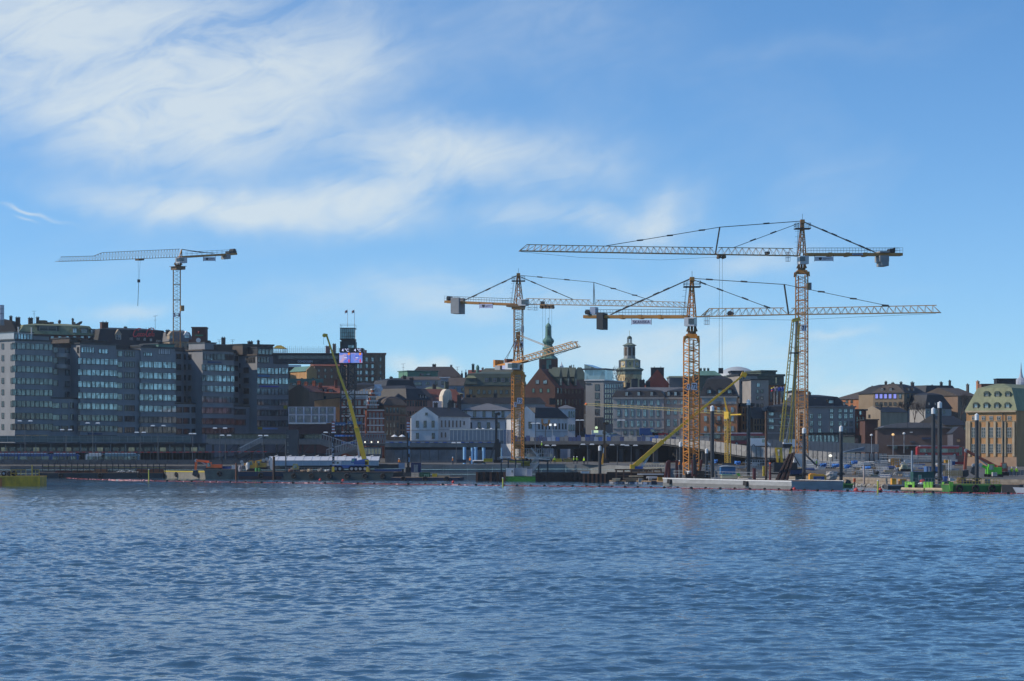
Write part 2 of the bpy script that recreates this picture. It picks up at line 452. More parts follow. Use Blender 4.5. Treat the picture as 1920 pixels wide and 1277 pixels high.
def quay_wall(a,b,mat,step=46):
 mb=MB(); pts=[]
 x=a
 while x<b: pts.append(x); x+=step
 pts.append(b)
 for p,q in zip(pts,pts[1:]):
  A=P(p,YH,edge_d(p)); B=P(q,YH,edge_d(q)); za,zb=quay_z(p),quay_z(q)
  n=V((-(B-A).y,(B-A).x,0)).normalized()*1.0
  for k,(z0,z1) in enumerate(((-1.5,.33),(.35,.66),(.68,1))):   # courses with recessed joints
   za0,za1=(za*z0 if z0>0 else z0),za*z1
   zb0,zb1=(zb*z0 if z0>0 else z0),zb*z1
   e=(B-A).normalized()*.02
   pr=V((n.x,n.y,0))*(-.05 if k==2 else 0)
   mb.hexa([V((A.x,A.y,za0))+e+pr,V((B.x,B.y,zb0))-e+pr,V((B.x,B.y,zb0))-e+n,V((A.x,A.y,za0))+e+n,
                     V((A.x,A.y,za1))+e+pr,V((B.x,B.y,zb1))-e+pr,V((B.x,B.y,zb1))-e+n,V((A.x,A.y,za1))+e+n])
 structure('quay_wall',mb,mat)
quay_wall(-900,785,dark_concrete)
mb=MB()
for k in range(34):
 x0,x1=-200+k*20.6+.3,-200+(k+1)*20.6-.3; mb.box(X(x0,605.5),X(x1,605.5),605.2,605.6,2.6,ZZ(862,605.5))
structure('quay_parapet',mb,dark_concrete)
quay_wall(785,1225,concrete)
quay_wall(1225,1480,dark_concrete)
quay_wall(1480,2900,stone)

#- facades
class Fac:
 """a vertical plane from A to B in plan; pixels are looked up on it by ray"""
 def __init__(s,A,B):
  s.A=V((A[0],A[1],0)); s.B=V((B[0],B[1],0)); s.W=(s.B-s.A).length
  s.d=(s.B-s.A)/s.W; s.back=V((-s.d.y,s.d.x,0))
 def u(s,px):
  k=(px-960)/F
  # t*k = A.x + u*dx ; t = A.y + u*dy
  u=(s.A.y*k-s.A.x)/(s.d.x-s.d.y*k)
  return u,s.A.y+u*s.d.y
 def uz(s,px,py):
  u,t=s.u(px); return u,ZZ(py,t)
 def pt(s,px,py,off=0.0):
  u,z=s.uz(px,py); p=s.A+s.d*u-s.back*off; return V((p.x,p.y,z))
_wc={}
def win_mesh(w,h,style,glass,frame):
 k=(round(w,1),round(h,1),style,glass.name,frame.name)
 if k in _wc: return _wc[k]
 w,h=max(k[0],.2),max(k[1],.2); mb=MB(); fw=min(.085,w*.12)
 mb.box(-w/2,-w/2+fw,-.1,0,0,h); mb.box(w/2-fw,w/2,-.1,0,0,h)
 mb.box(-w/2+fw,w/2-fw,-.1,0,h-fw,h)
 mb.box(-w/2-.05,w/2+.05,-.16,0,-.08,0)
 if style in ('cross','tall'): mb.box(-.045,.045,-.085,0,0,h-fw)
 if style in ('cross','tall'): mb.box(-w/2+fw,w/2-fw,-.08,0,h*.62,h*.62+.09)
 if style=='tall': mb.box(-w/2+fw,w/2-fw,-.08,0,h*.3,h*.3+.07)
 if style.startswith('band'):
  n=int(style[4:])
  for i in range(1,n): mb.box(-w/2+w*i/n-(.15 if i % 2 else .09),-w/2+w*i/n+(.15 if i % 2 else .09),-.085,0,0,h-fw)
  mb.box(-w/2+fw,w/2-fw,-.075,0,h*.74,h*.74+.07)
 if style=='arch':
  pts=[(-w/2,0,h)]+[(-w/2*math.cos(t),0,h+w/2*math.sin(t)) for t in (.5,1.05,1.57,2.1,2.6)]+[(w/2,0,h)]
  mb.prism([(x,-.1,z) for x,_,z in pts],(0,.1,0))
 pane=MB(); pane.box(-w/2+fw,w/2-fw,-.03,-.005,0,h-fw)
 if style.startswith('band') or w>2.2:
  r=(mb.mesh('window',[frame]),pane.mesh('pane',[glass]))
 else:
  n=len(mb.v); mb.v+=pane.v; mb.f+=[tuple(i+n for i in f) for f in pane.f]; mb.m+=[1]*len(pane.f)
  r=(mb.mesh('window',[frame,glass]),None)
 _wc[k]=r
 return r
def add_window(parent,x,y,z,w,h,style,glass,frame,rz=0):
 me,pane=win_mesh(w,h,style,glass,frame)
 o=put('window',me,parent,(x,y,z),rz)
 if pane: put('pane',pane,o,(0,0,0))
 return o
def roof_mesh(mb,W,dep,ze,kind,rh,ov=.35,m=0,frac=.45):
 x0,x1,y0,y1=-ov,W+ov,-ov,dep+ov
 if kind=='flat':
  mb.box(x0,x1,y0,y1,ze,ze+max(rh,.25),m)
 elif kind=='gable':
  mb.prism([(x0,y0,ze),(x0,y1,ze),(x0,(y0+y1)/2,ze+rh)],(x1-x0,0,0),m)
 elif kind=='gablef':
  mb.prism([(x0,.32,ze),(x1,.32,ze),((x0+x1)/2,.32,ze+rh)],(0,y1-.32,0),m)
 elif kind in ('hip','mansard','frustum'):
  base=[(x0,y0,ze),(x1,y0,ze),(x1,y1,ze),(x0,y1,ze)]
  if kind=='hip':
   ins=min(W,dep)*.5*frac/.45
   ins=min(ins,W*.49); yi=dep*.5-.05
   top=[(x0+ins,y0+yi,ze+rh),(x1-ins,y0+yi,ze+rh),(x1-ins,y1-yi,ze+rh),(x0+ins,y1-yi,ze+rh)]
   mb.hexa(base+top,m)
  else:
   i1=rh*frac
   mid=[(x0+i1,y0+i1,ze+rh),(x1-i1,y0+i1,ze+rh),(x1-i1,y1-i1,ze+rh),(x0+i1,y1-i1,ze+rh)]
   mb.hexa(base+mid,m)
   if kind=='mansard':
    i2=min(i1+dep*.3,W*.45,dep*.48); h2=rh+dep*.045
    mb.hexa([(a,b,c+.003) for a,b,c in mid]+[(x0+i2,y0+i2,ze+h2),(x1-i2,y0+i2,ze+h2),(x1-i2,y1-i2,ze+h2),(x0+i2,y1-i2,ze+h2)],m)
GROUPB=None
def bld(label,x0,D0,x1,D1,ye,dep,wall,roof=('flat',2),roofm=None,name='building',cat='building',wins=(),chim=(),trim=(),dorm=(),zb=None,trimm=None,group=None,frac=.45):
 """a building whose front runs from column x0 (at depth D0) to x1 (at D1) with its eaves on row ye at the left corner;
 roof heights and window rows are read off in rows at the front plane"""
 f=Fac((X(x0,D0),D0),(X(x1,D1),D1))
 ze=ZZ(ye,D0)
 zb=(hill_z(max(D0,D1),(x0+x1)/2) if D1+dep>560 else 1.5)-1.5 if zb is None else zb
 rz=math.atan2(f.d.y,f.d.x)
 t=thing(name,label,cat,(f.A.x,f.A.y,zb),rz,group)
 W,h=f.W,ze-zb
 mb=MB(); mb.box(0,W,0,dep,0,h)
 kind=roof[0]; rh=roof[1]*D0/F
 if kind=='gable':   # masonry gables fill the ends
  for xx in (.02,W-.32): mb.prism([(xx,.3,h),(xx,dep-.3,h),(xx,dep/2,h+rh-.25)],(.3,0,0))
 if kind=='gablef': mb.prism([(0,.004,h),(W,.004,h),(W,.004,h+.4),(W/2,.004,h+rh+.25),(0,.004,h+.4)],(0,.3,0))
 wallo=mb.build('wall',wall,t)
 rb=MB(); roof_mesh(rb,W,dep,h+.004,kind,rh,frac=frac)
 ro=rb.build('roof',roofm or roof_black,t)
 for c in trim:   # cornices and string courses: (row, height px, proud)
  u,z=f.uz((x0+x1)/2,c[0]); hh=c[1]*D0/F
  MB().box(-.06,W+.06,-c[2],.0-.004,z-zb-hh/2,z-zb+hh/2).build('cornice',trimm or trim_light,t)
 for w in wins:
  face,xs,rows,wpx,hpx,style,glass,frame=w
  for row in rows:
   for x in xs:
    if face=='f':
     u,z=f.uz(x,row); D=f.u(x)[1]
     if hpx*D/F+z-zb>h+rh+3: continue
     add_window(t,u,-.01,z-zb-hpx*D/F/2,wpx*D/F/abs(f.d.x),hpx*D/F,style,glass,frame)
    elif face=='l':
     g=Fac(f.A+f.back*dep,f.A); u,z=g.uz(x,row); D=g.u(x)[1]
     add_window(t,-.01,dep-u,z-zb-hpx*D/F/2,wpx*D/F/max(.2,abs(g.d.x-g.d.y*(x-960)/F)),hpx*D/F,style,glass,frame,R(-90))
    elif face=='r':
     g=Fac(f.B,f.B+f.back*dep); u,z=g.uz(x,row); D=g.u(x)[1]
     add_window(t,W+.01,u,z-zb-hpx*D/F/2,wpx*D/F/max(.2,abs(g.d.x-g.d.y*(x-960)/F)),hpx*D/F,style,glass,frame,R(90))
 for c in chim:   # (px, top row, width px, bottom row, setback m, material)
  px,yt,wp,yb,sb,cm=c
  g=Fac(f.A+f.back*sb,f.B+f.back*sb); u,z1=g.uz(px,yt); D=g.u(px)[1]; w=wp*D/F
  mb=MB(); mb.box(u-w/2,u+w/2,sb,sb+max(.7,w*.7),h-.2,z1-zb); mb.box(u-w/2-.1,u+w/2+.1,sb-.1,sb+max(.7,w*.7)+.1,z1-zb,z1-zb+.18)
  for q in (-.25,.25): mb.tube((u+q*w,sb+.4,z1-zb+.18),(u+q*w,sb+.4,z1-zb+.5),.13,n=6)
  mb.build('chimney',cm,ro)
 for d in dorm:   # (px, row, width px, height px, setback m, style, frame)
  px,py,wp,hp,sb,st,body,glass=d
  u,z=f.uz(px,py); k=frac if kind in ('mansard','frustum') else dep/2/max(rh,.1)
  sb=max(.1,(z-hp*D0/F/2-ze)*k-.3)
  g=Fac(f.A+f.back*sb,f.B+f.back*sb); u,z=g.uz(px,py); D=g.u(px)[1]; w,hh=wp*D/F,hp*D/F
  mb=MB(); mb.box(u-w/2,u+w/2,sb,sb+2.4,z-zb-hh/2,z-zb+hh/2)
  if st=='arch':
   pts=[(u-w/2*1.3*math.cos(k*math.pi/6),sb-.35,z-zb+hh/2-.15+w*.5*math.sin(k*math.pi/6)) for k in range(7)]
   mb.prism(pts,(0,2.6,0)); mb.box(u-w*.65,u-w*.45,sb-.3,sb+2,z-zb-hh/2,z-zb+hh/2-.15); mb.box(u+w*.45,u+w*.65,sb-.3,sb+2,z-zb-hh/2,z-zb+hh/2-.15)
  elif st=='gable': mb.prism([(u-w*.6,sb-.12,z-zb+hh/2),(u+w*.6,sb-.12,z-zb+hh/2),(u,sb-.12,z-zb+hh/2+w*.8)],(0,2.4,0))
  else: mb.box(u-w*.58,u+w*.58,sb-.15,sb+2.4,z-zb+hh/2,z-zb+hh/2+.14)
  dd=mb.build('dormer',body,t)
  me,pane=win_mesh(w*.78,hh*.86,'cross',glass,frame_white)
  o=put('window',me,dd,(u,sb-.01,z-zb-hh*.45))
 return t,f,zb,h
def cx(a,b,n): return [a+(b-a)*i/(n-1) for i in range(n)] if n>1 else [(a+b)/2]
#= the city
# ---- grey office blocks on the left: five wings on one long spine
BD=dict(g=g_cyan,f=frame_dark)
def band(x0,x1,rows,n,glass=g_cyan,h=11):
 return ('f',[(x0+x1)/2],rows,x1-x0,h,'band%d' % n,glass,frame_dark)
def sq(xs,rows,w,h,glass=g_dark,face='f',style='plain',frame=frame_dark):
 return (face,xs,rows,w,h,style,glass,frame)
OG='office wings of the long grey block'
OF=[
 ('grey office wing at the far left with a glazed roof storey and one sunlit flank',28,640,95,649,638,26,[band(30,92,[649.6,671.6,692.5],9,g_mid),band(30,92,[714.8,736,757.3,780,800.5],9,g_mid),sq([37,52,67,82],[822],13,14,g_warm),sq([5.5,22.5],[649,671,692,713.5,735,757,779,800],4.5,10,g_dark,'l')]),
 ('second grey office wing from the left, with two short windows under its roof',150,657,217.5,666,645,13,[sq([164.5],[656],21,10,g_cyan,style='band5'),sq([193.5],[658.5],15,8,g_cyan,style='band3'),band(152,215,[677.6,698.7,720.7,741.8],9),band(152,215,[761.9],9),band(152,215,[783.6,803.3],9,g_mid),sq([183.5],[821],62,10,g_dark,style='band8'),sq([146.5],[656],3.2,10,g_dark,'l')]),
 ('middle grey office wing with a green sheet-metal roof corner and a pale window panel',264,673,328,682,651.5,13,[sq([277],[663.7],14,7,g_cyan,style='band4'),sq([307.5],[659],19,10,M('pale_panel',(.62,.64,.66),.5),style='band6'),band(266,326,[684,704.6,725,745.5,766.4],8),band(266,326,[787,806],8,g_mid),sq([297],[825],58,9,g_dark,style='band6')]),
 ('grey office wing right of the left tower crane with its flank half in sun',380,690,438,699,657.5,14,[band(382,400,[669],3),band(401,436,[669],5,g_dark),band(382,436,[689.7,709.4,729,749,769.5],8),band(382,436,[789.8,807.5],8,g_mid),sq([346,356],[669,688,708,728,748],5.5,10,g_dark,'l')]),
 ('rightmost grey office wing, where the restaurant walkway starts',482,705,541,714,666.5,13,[band(484,503.5,[674.7],4,g_dark,10),band(484,519.5,[695.3,714.5,734.2,754,773.7,793.7],6),band(523,539.5,[695.3,714.5,734.2,754,773.7,793.7],3),sq([470],[674.7],17,10,g_dark,'l','band4'),sq([462],[694,713.5,733,752.5],10,10,g_dark,'l'),sq([449.5],[685,704,724],3,8,g_dark,'l')]),
]
WING=[]
for lab,x0,D0,x1,D1,ye,dep,wins in OF:
 WING.append(bld(lab,x0,D0,x1,D1,ye,dep,limestone,('flat',2.6),roof_brown if x0>300 else dark_metal,'office_building','office building',wins,group=OG,zb=3))
# recessed blocks between the wings, each with a lower block in front
sA=V((X(28,640),640,0)); sB=V((X(541,714),714,0)); fs=Fac(sA,sB); back=fs.back
GAPS=[(0,4.3,650,1.2,747,'dark recessed block with rounded balconies between the first two office wings',[([104],[656,676,697,718],8,10,g_dark),([126],[656.5,678,698.5,720,739.5],7,10,g_cyan)],[(103.5,12,g_mid),(120.5,10,g_dark),(134,5,g_dark)],[760,782,803]),
 (1,5.0,652,.6,655,'grey recessed block between the second and middle office wings',[],[(223.8,8,g_mid),(242,16,g_dark)],[663,683,703,723,744,765,785,806]),
 (2,8.0,657,3.0,757,'dark recessed block beside the left tower crane between two wings',[([335],[668,688,708,728,748],7,10,g_dark)],[(335,10,g_mid),(348.6,10,g_dark),(362,6,g_dark)],[768,789,808.6]),
 (3,8.0,661,3.0,762,'dark recessed block left of the rightmost office wing',[([443],[672,690,710,730,750],6,9,g_dark)],[(450,22,g_mid)],[772,791.7])]
for i,rec,yt,rl,yl,lab,upw,low,rows in GAPS:
 fa,fb=WING[i][1],WING[i+1][1]
 o=fa.B+fa.back*rec; e=fb.A+fb.back*rec
 t=thing('office_building',lab,'office building',(o.x,o.y,3),math.atan2((e-o).y,(e-o).x),group=OG)
 ff=Fac(o,e); W=ff.W; h=ZZ(yt,o.y)-3
 MB().box(.01,W-.01,0,9 if i else 6,0,h).build('wall',limestone,t); MB().box(.01,W-.01,-.2,9 if i else 6,h+.004,h+1).build('roof',roof_brown,t)
 def w_(f_,xs,r,w,hp,g,off):
  u,z=f_.uz(xs,r); D=f_.u(xs)[1]; add_window(t,u,off-.01,z-3-hp*D/F/2,min(w*D/F/f_.d.x,1.9*min(u,W-u)),hp*D/F,'band4' if w>12 else 'plain',g,frame_dark) if .2<u<W-.2 else None
 for xs,rw,w,hp,g in upw:
  for x in xs:
   for r in rw: w_(ff,x,r,w,hp,g,0)
 k=back*(rl-rec); fl=Fac(o+k,e+k); hl=ZZ(yl,(o+k).y)-3
 MB().box(.02,W-.02,rl-rec,-.01,0,hl).build('wall',limestone,t); MB().box(.02,W-.02,rl-rec-.12,-.01,hl+.004,hl+.3).build('roof',roof_brown,t)
 for x,w,g in low:
  for r in rows: w_(fl,x,r,w,10,g,rl-rec)
 if i==0:
  for r in (670,691):
   u,z=ff.uz(114,r); pts=[(u+2.0*math.cos(math.pi*q/8+math.pi),-.02+1.6*math.sin(math.pi*q/8+math.pi),z-3) for q in range(9)]
   MB().prism(pts,(0,0,1.1)).build('balcony',limestone_warm,t)
# link with the narrow forward bay between second and third wing
# roof storeys
def roofbox(w,x0,x1,y0,y1,sb,dep,mat,name='penthouse',cols=0,glass=None):
 t,f,zb,h=w; g=Fac(f.A+f.back*sb,f.B+f.back*sb)
 u0,z1=g.uz(x0,y0); u1=g.u(x1)[0]; z0=h
 mb=MB(); mb.box(u0,u1,sb,sb+dep,z0+.36,z1-zb); mb.box(u0-.25,u1+.25,sb-.25,sb+dep+.25,z1-zb+.004,z1-zb+.25,1)
 o=mb.build(name,[mat,dark_metal],t)
 if cols:
  add_window(o,(u0+u1)/2,sb-.01,z0+.5,(u1-u0)*.94,z1-zb-z0-.8,'band%d' % cols,glass,frame_dark)
roofbox(WING[0],26,62,623,636,1.5,9,galv,cols=6,glass=g_cyan)
roofbox(WING[0],63,92,630,637,2.5,8,limestone)
roofbox(WING[1],130,152,634,643,3,8,roof_brown)
roofbox(WING[1],152,200,638,643,2,8,roof_brown)
roofbox(WING[2],297,327,645,650,.6,8,copper_teal)
roofbox(WING[2],268,296,648,651,2,8,roof_grey)
roofbox(WING[3],384,405,643,656,3,7,limestone)
roofbox(WING[3],406,436,648,656,2,7,roof_brown)
roofbox(WING[4],483,512,652,665,.8,9,dark_metal,cols=4,glass=g_mid)
roofbox(WING[4],455,484,646,665,5,7,roof_brown)
# company signs on the right wings (too far to read)
def wallsign(w,x,y,wp,hp,mat,name='sign'):
 t,f,zb,h=w; u,z=f.uz(x,y); D=f.u(x)[1]; a=wp*D/F/f.d.x/2; b=hp*D/F/2
 MB().box(u-a,u+a,-.22,-.05,z-zb-b,z-zb+b).build(name,mat,t)
wallsign(WING[3],402,679.5,22,3.2,M('sign_blue',(.03,.07,.16),.5))
wallsign(WING[4],494,704.6,20,4,M('sign_blue2',(.03,.16,.36),.5))
wallsign(WING[4],504,724.5,32,2.2,M('sign_violet',(.07,.06,.42),.5))
wallsign(WING[4],534.5,763.5,5.5,6,M('sign_yellow',(.45,.36,.02),.5))
wallsign(WING[4],497,764,12,2,M('sign_grey',(.3,.32,.34),.5))
wallsign(WING[4],487,803,7,4,M('sign_yellow',(.45,.36,.02),.5))
wallsign(WING[4],506,803.5,25,3.5,M('sign_pale',(.25,.38,.62),.5))
wallsign(WING[1],178,813.5,22,3,M('sign_navy',(.02,.05,.12),.5))
# roof clutter: ducts, masts, chimneys
def roof_piece(label,cat,name,px,yb,D,fn,mats,group=None):
 z=ZZ(yb,D); mb=MB(); fn(mb,D/F); o=mb.build(name,mats,None,(X(px,D),D,z)); return tag(o,label,cat,group)
for i,(px,yt,yb) in enumerate(((34.5,614,637),(59,615,637))):
 D=642+i*3
 roof_piece(['left of two slim white flue pipes on the leftmost office roof','right of two slim white flue pipes on the leftmost office roof'][i],'flue pipe','flue_pipe',px,yb+1,D,lambda m,s: (m.tube((0,0,-.6),(0,0,(yb-yt)*s),1.1*s,n=8),m.tube((0,0,(yb-yt)*s),(0,0,(yb-yt)*s+.3),1.5*s,n=8)),off_white)

# ---- houses on the cliff behind the office wings
bld('dark mansard house at the top left corner of the city',-60,800,36,800,640,20,plaster_brown,('mansard',40),roof_black,'townhouse',chim=[(20,594,5,606,5,roof_black),(33,596,8,606,6,roof_black)],wins=[sq([-10,8,24],[648],6,9)],frac=.5)
h2=bld('long house with a green sheet-metal roof behind the first office wings',36,800,182,812,626,20,brick_brown,('mansard',18),copper,'townhouse',wins=[sq([73,85,98,112,126,140,154,168],[632],6,4,g_cyan)],
   chim=[(58,597,8,607,7,roof_black),(71,596,5,606,7,roof_black),(137,599,3,610,8,roof_black)],
   dorm=[(90,616,42,9,1.2,'flat',copper_dark,g_mid),(140,619.5,9,9,1.2,'flat',copper_dark,g_cyan),(158,620,14,9,1.2,'flat',copper_dark,g_mid),(174,621.5,9,8,1.2,'flat',copper_dark,g_cyan)],frac=.75)
bld('black-roofed house carrying the big red script sign',183,806,318,820,646,18,plaster_brown,('mansard',30),roof_black,'townhouse',wins=[],
   chim=[(197,605,13,614,6,brick_brown),(236,614,5,619,7,roof_black)],
   dorm=[(222,632,12,10,.8,'gable',plaster_beige,g_cyan),(246,635,8,5,1,'flat',roof_black,g_cyan),(259,635.5,7,5,1,'flat',roof_black,g_mid),(271,636,6,5,1,'flat',roof_black,g_cyan),(283,637,6,5,1,'flat',roof_black,g_cyan),(297,639,12,4,1,'flat',roof_black,g_cyan)],frac=.35)
bld('pale stone house with gabled dormers left of the dark clock sign tower',318,812,362,816,640,15,plaster_beige,('mansard',18),roof_grey,'townhouse',chim=[(315.5,620,7,630,4,roof_black),(342,621,7,630,4,roof_black)],wins=[sq([324,333,343,353],[648],4,7)],dorm=[(322,633,9,10,.6,'gable',plaster_beige,g_mid),(350,631,10,5,.6,'gable',white_paint,g_cyan)],frac=.4)
bld('flat brown roof storey between the clock sign tower and the yellow canopy',386,800,470,806,648,16,plaster_brown,('flat',3),roof_grey,'townhouse',wins=[sq([395,405,416],[656],6,7,g_mid)],chim=[(419.5,634,7,647,4,dark_metal),(470,641,9,647,4,roof_black)])
bld('low dark roof storey with railings behind the rightmost office wing',455,760,512,764,648,12,dark_metal,('flat',3),roof_brown,'townhouse',chim=[(485,640,4,648,3,roof_black)])
# rooftop cylinder at the very left edge
roof_piece('pale banded drum structure on the roof at the upper left edge','rooftop drum','rooftop_drum',2,602,800,lambda m,s: [m.tube((0,0,a*s),(0,0,b*s),r*s,n=16,m=k) for a,b,r,k in ((-8,2,6,1),(2,13,5.7,0),(13,14,5.9,1),(14,22,5.8,0),(22,23,6,1),(23,30,5.8,0))],[M('drum_white',(.5,.5,.58),.5),grey_metal])
roof_piece('dark ball-shaped vent on the green roof left of the script sign','roof vent','roof_vent',111.5,608,815,lambda m,s: (m.tube((0,0,-.5),(0,0,1.2*s),3.4*s,n=10),m.lathe([(.5*s,1*s),(2.6*s,2.4*s),(3.2*s,4.8*s),(2.6*s,7*s),(.4*s,8.6*s)],12)),dark_metal)
def hood(m,s):
 m.box(-8*s,3*s,-1,1,-1,3*s); m.prism([(-6*s,-.8,3*s),(-2*s,-.8,3*s),(5*s,-.8,7*s),(8*s,-.8,7.5*s),(7*s,-.8,4*s),(3*s,-.8,1*s)],(0,1.6,0)); m.tube((-6*s,0,2*s),(-6*s,0,6*s),1.5*s,n=8)
roof_piece('slanted dark duct hood on the green roof','duct hood','duct_hood',146,610,815,hood,dark_metal)
roof_piece('brown plant box on the green roof near the left edge','plant box','plant_box',80,606,812,lambda m,s: (m.box(-9*s,7*s,-2,2,-1,5*s),m.box(9*s,12*s,-1,1,-1,1.8*s),m.box(14*s,20*s,-1,1,-1.5,2.2*s)),M('plant_brown',(.12,.085,.05),.8))
for px,yt,yb,D,lab in ((64,583,604,815,'thin roof aerial near the left edge'),(291,592,622,825,'thin T-shaped aerial right of the red script sign'),(756,682,708,870,'tall thin aerial left of the green roof box'),(857.5,688,705,880,'short thin aerial right of the hipped black roof'),(411,637,648,795,'short roof mast beside the dark roof hood'),(436,637,648,795,'roof mast right of the dark roof hood')):
 roof_piece(lab,'aerial','aerial',px,yb,D,lambda m,s: (m.tube((0,0,-1),(0,0,(yb-yt)*s),.07,.05,n=5),m.bar((-4*s,0,(yb-yt)*s*.97),(4.5*s,0,(yb-yt)*s),.08),m.bar((-2.5*s,0,(yb-yt)*s*.72),(2.5*s,0,(yb-yt)*s*.74),.07)),cable)
# red script sign
D=803; f=1
t=thing('rooftop_sign','red neon script sign on the black roof left of the tower crane','sign',P(269,636,D))
neon=M('neon_red',(.50,.03,.045),.5,var=0); k_=D/F
def circ(x,y,rx,ry,a0=0,a1=360,n=12): return [(x+rx*math.cos(R(a0+(a1-a0)*i/n)),y+ry*math.sin(R(a0+(a1-a0)*i/n))) for i in range(n+1)]
for st in ([(9,12),(8.4,14.5),(6,15.4),(3,13),(1,8.5),(.6,4),(2.4,1.3),(5.5,1.2),(8,3)],[(6,15.4),(9.5,16.8),(14,16)],circ(10.8,4.8,1.9,2.6),circ(15.2,4.8,1.9,2.6,50,320),circ(19.4,4.8,1.9,2.6),[(21.2,7.2),(21.2,3),(22.2,2.2)],[(22.4,5.4),(24.4,5.7)],
           [(31.5,12.5),(31,15.4),(28.8,16),(26,12.5),(24.8,8),(24.9,3.6),(26.6,1.3),(29,2)],[(28.8,16),(33,17.6),(37,16.2),(39,13.5)],circ(31.6,4.8,1.9,2.6),[(33.8,3),(36.4,12),(35.6,13),(34.8,8),(35.2,2.6)],circ(37.6,4.8,1.7,2.6),[(39.3,7.2),(39.3,3),(40.2,2.2)]):
 mb=MB()
 for (x0,y0),(x1,y1) in zip(st,st[1:]): mb.bar(((x0-20+y0*.12)*k_,-.3,(y0+3.5)*k_),((x1-20+y1*.12)*k_,-.3,(y1+3.5)*k_),.95*k_,.3)
 mb.build('letter',neon,t)
mb=MB()
for k in range(9): mb.bar((-19*D/F+k*38/8*D/F,.25,0),(-19*D/F+k*38/8*D/F,.25,22*D/F if k>4 else 18*D/F),.1)
for zz in (4,10,16): mb.bar((-20*D/F,.3,zz*D/F),(20*D/F,.3,zz*D/F),.08)
mb.build('sign_frame',black_metal,t)
# dark clock sign tower
D=795
t=thing('sign_tower','dark brick rooftop tower with a white clock and a faded green sign','tower',P(373,660,D)); s=D/F
mb=MB(); mb.box(-13.5*s,13*s,0,5,0,45*s); mb.box(-14.6*s,14*s,-.3,5.3,45*s+.004,47*s); mb.box(-20*s,-13.6*s,1,5,0,24*s); mb.box(13.1*s,19*s,1,5,0,22*s)
mb.build('wall',brick_brown,t)
c=MB(); c.tube((-1*s,-.25,22*s),(-1*s,-.02,22*s),4.3*s,n=20); c.build('clock',M('clock_white',(.55,.57,.6),.5),t)
MB().box(-7*s,8*s,-.2,-.03,30*s,32.2*s).build('sign',M('sign_green',(.02,.16,.08),.5),t)
MB().lathe([(.01,0),(1.4*s,1*s),(2*s,2.4*s),(1.2*s,4*s),(.01,4.6*s)],8,(0,-.2,34.5*s)).build('emblem',M('emblem_red',(.3,.03,.03),.5),t)

# ---- restaurant walkway and its lift tower
D0w,D1w=697,698
wf=Fac((X(512,D0w),D0w),(X(640,D1w),D1w))
t=thing('restaurant_walkway','dark covered restaurant walkway hanging between the office wing and the lift tower','walkway',(wf.A.x,wf.A.y,ZZ(682,D0w)),math.atan2(wf.d.y,wf.d.x))
L=wf.W; hb=ZZ(664,D0w)-ZZ(682,D0w)
MB().box(0,L,0,4,0,hb).build('hull',M('walkway_slate',(.02,.023,.029),.5,var=.15),t)
mb=MB(); mb.box(-.3,L,-.5,4.4,hb+.004,hb+.35); mb.build('deck_edge',M('deck_edge',(.11,.10,.09),.6),t)
w=MB(); w.box(1.5,L-1,-.03,-.006,hb*.52,hb*.86); w.build('window',g_dark,t)
for k in range(16):
 MB().box(1.5+k*(L-2.5)/15-.08,1.5+k*(L-2.5)/15+.08,-.1,-.03,hb*.5,hb*.88).build('mullion',frame_dark,t)
text('GONDOLEN',t,M('sign_letters',(.55,.58,.64),.5,var=0),(wf.u(572)[0],-.06,hb*.24),FRONT,wf.u(586)[0]-wf.u(558)[0],4.2*700/F)
mb=MB()
for k in range(30):
 x=3+k*(L-3.2)/29
 mb.bar((x,-.4,hb+.35),(x,-.4,hb+1.5),.05); mb.bar((x,-.4,hb+1.5),(x,-.75,hb+2.2),.05)
 if k % 3==0: mb.bar((x,-.4,hb+1.5),(x,-.4,hb+2.4),.06)
for zz in (.8,1.15,1.5): mb.bar((3,-.4,hb+zz),(L,-.4,hb+zz),.045)
mb.build('railing',dark_metal,t)
# yellow canopy
cpt=wf.pt(524,659)
t=thing('canopy','yellow pitched canopy on a white frame at the start of the restaurant walkway','canopy',(cpt.x,cpt.y+3,ZZ(664,D0w)+.3),math.atan2(wf.d.y,wf.d.x))
s=D0w/F
mb=MB(); mb.hexa([(-13*s,-2,9.5*s),(13*s,-2,8.5*s),(13*s,2.2,8.5*s),(-13*s,2.2,9.5*s),(-7*s,-.5,15*s),(1*s,-.4,15.5*s),(1*s,.6,15.5*s),(-7*s,.6,15*s)]); mb.build('roof',M('canopy_yellow',(.30,.22,.03),.7),t)
mb=MB()
for x in cx(-12.5*s,12.5*s,7):
 for y in (-1.9,2.1): mb.bar((x,y,0),(x,y,9*s),.1)
for zz in (2,4,8.8): mb.bar((-12.5*s,-1.9,zz*s),(12.5*s,-1.9,zz*s),.07)
mb.build('frame',off_white,t)
# lift tower
D=688; s=D/F
t=thing('lift_tower','black steel lift tower with a glazed lookout cabin and advertising screens','tower',P(652,842,D))
def zz(y): return ZZ(y,D)-ZZ(842,D)
mb=MB(); a=13*s
for sx in (-1,1):
 for sy in (-1,1): mb.bar((sx*a,3+sy*3,0),(sx*a,3+sy*3,zz(640)),.42)
nb=7
for k in range(nb):
 z0,z1=zz(682)*k/nb,zz(682)*(k+1)/nb
 for y in (0,6):
  mb.bar((-a,y,z0),(a,y,z1),.22); mb.bar((a,y,z0),(-a,y,z1),.22); mb.bar((-a,y,z1),(a,y,z1),.28)
 for x in (-a,a): mb.bar((x,0,z0),(x,6,z1),.2)
mb.box(-2.2*s,2.2*s,2,4,0,zz(655)); mb.build('frame',black_metal,t)
MB().box(-12*s,13.5*s,.2,5.8,zz(655),zz(637)).build('shaft',dark_metal,t)
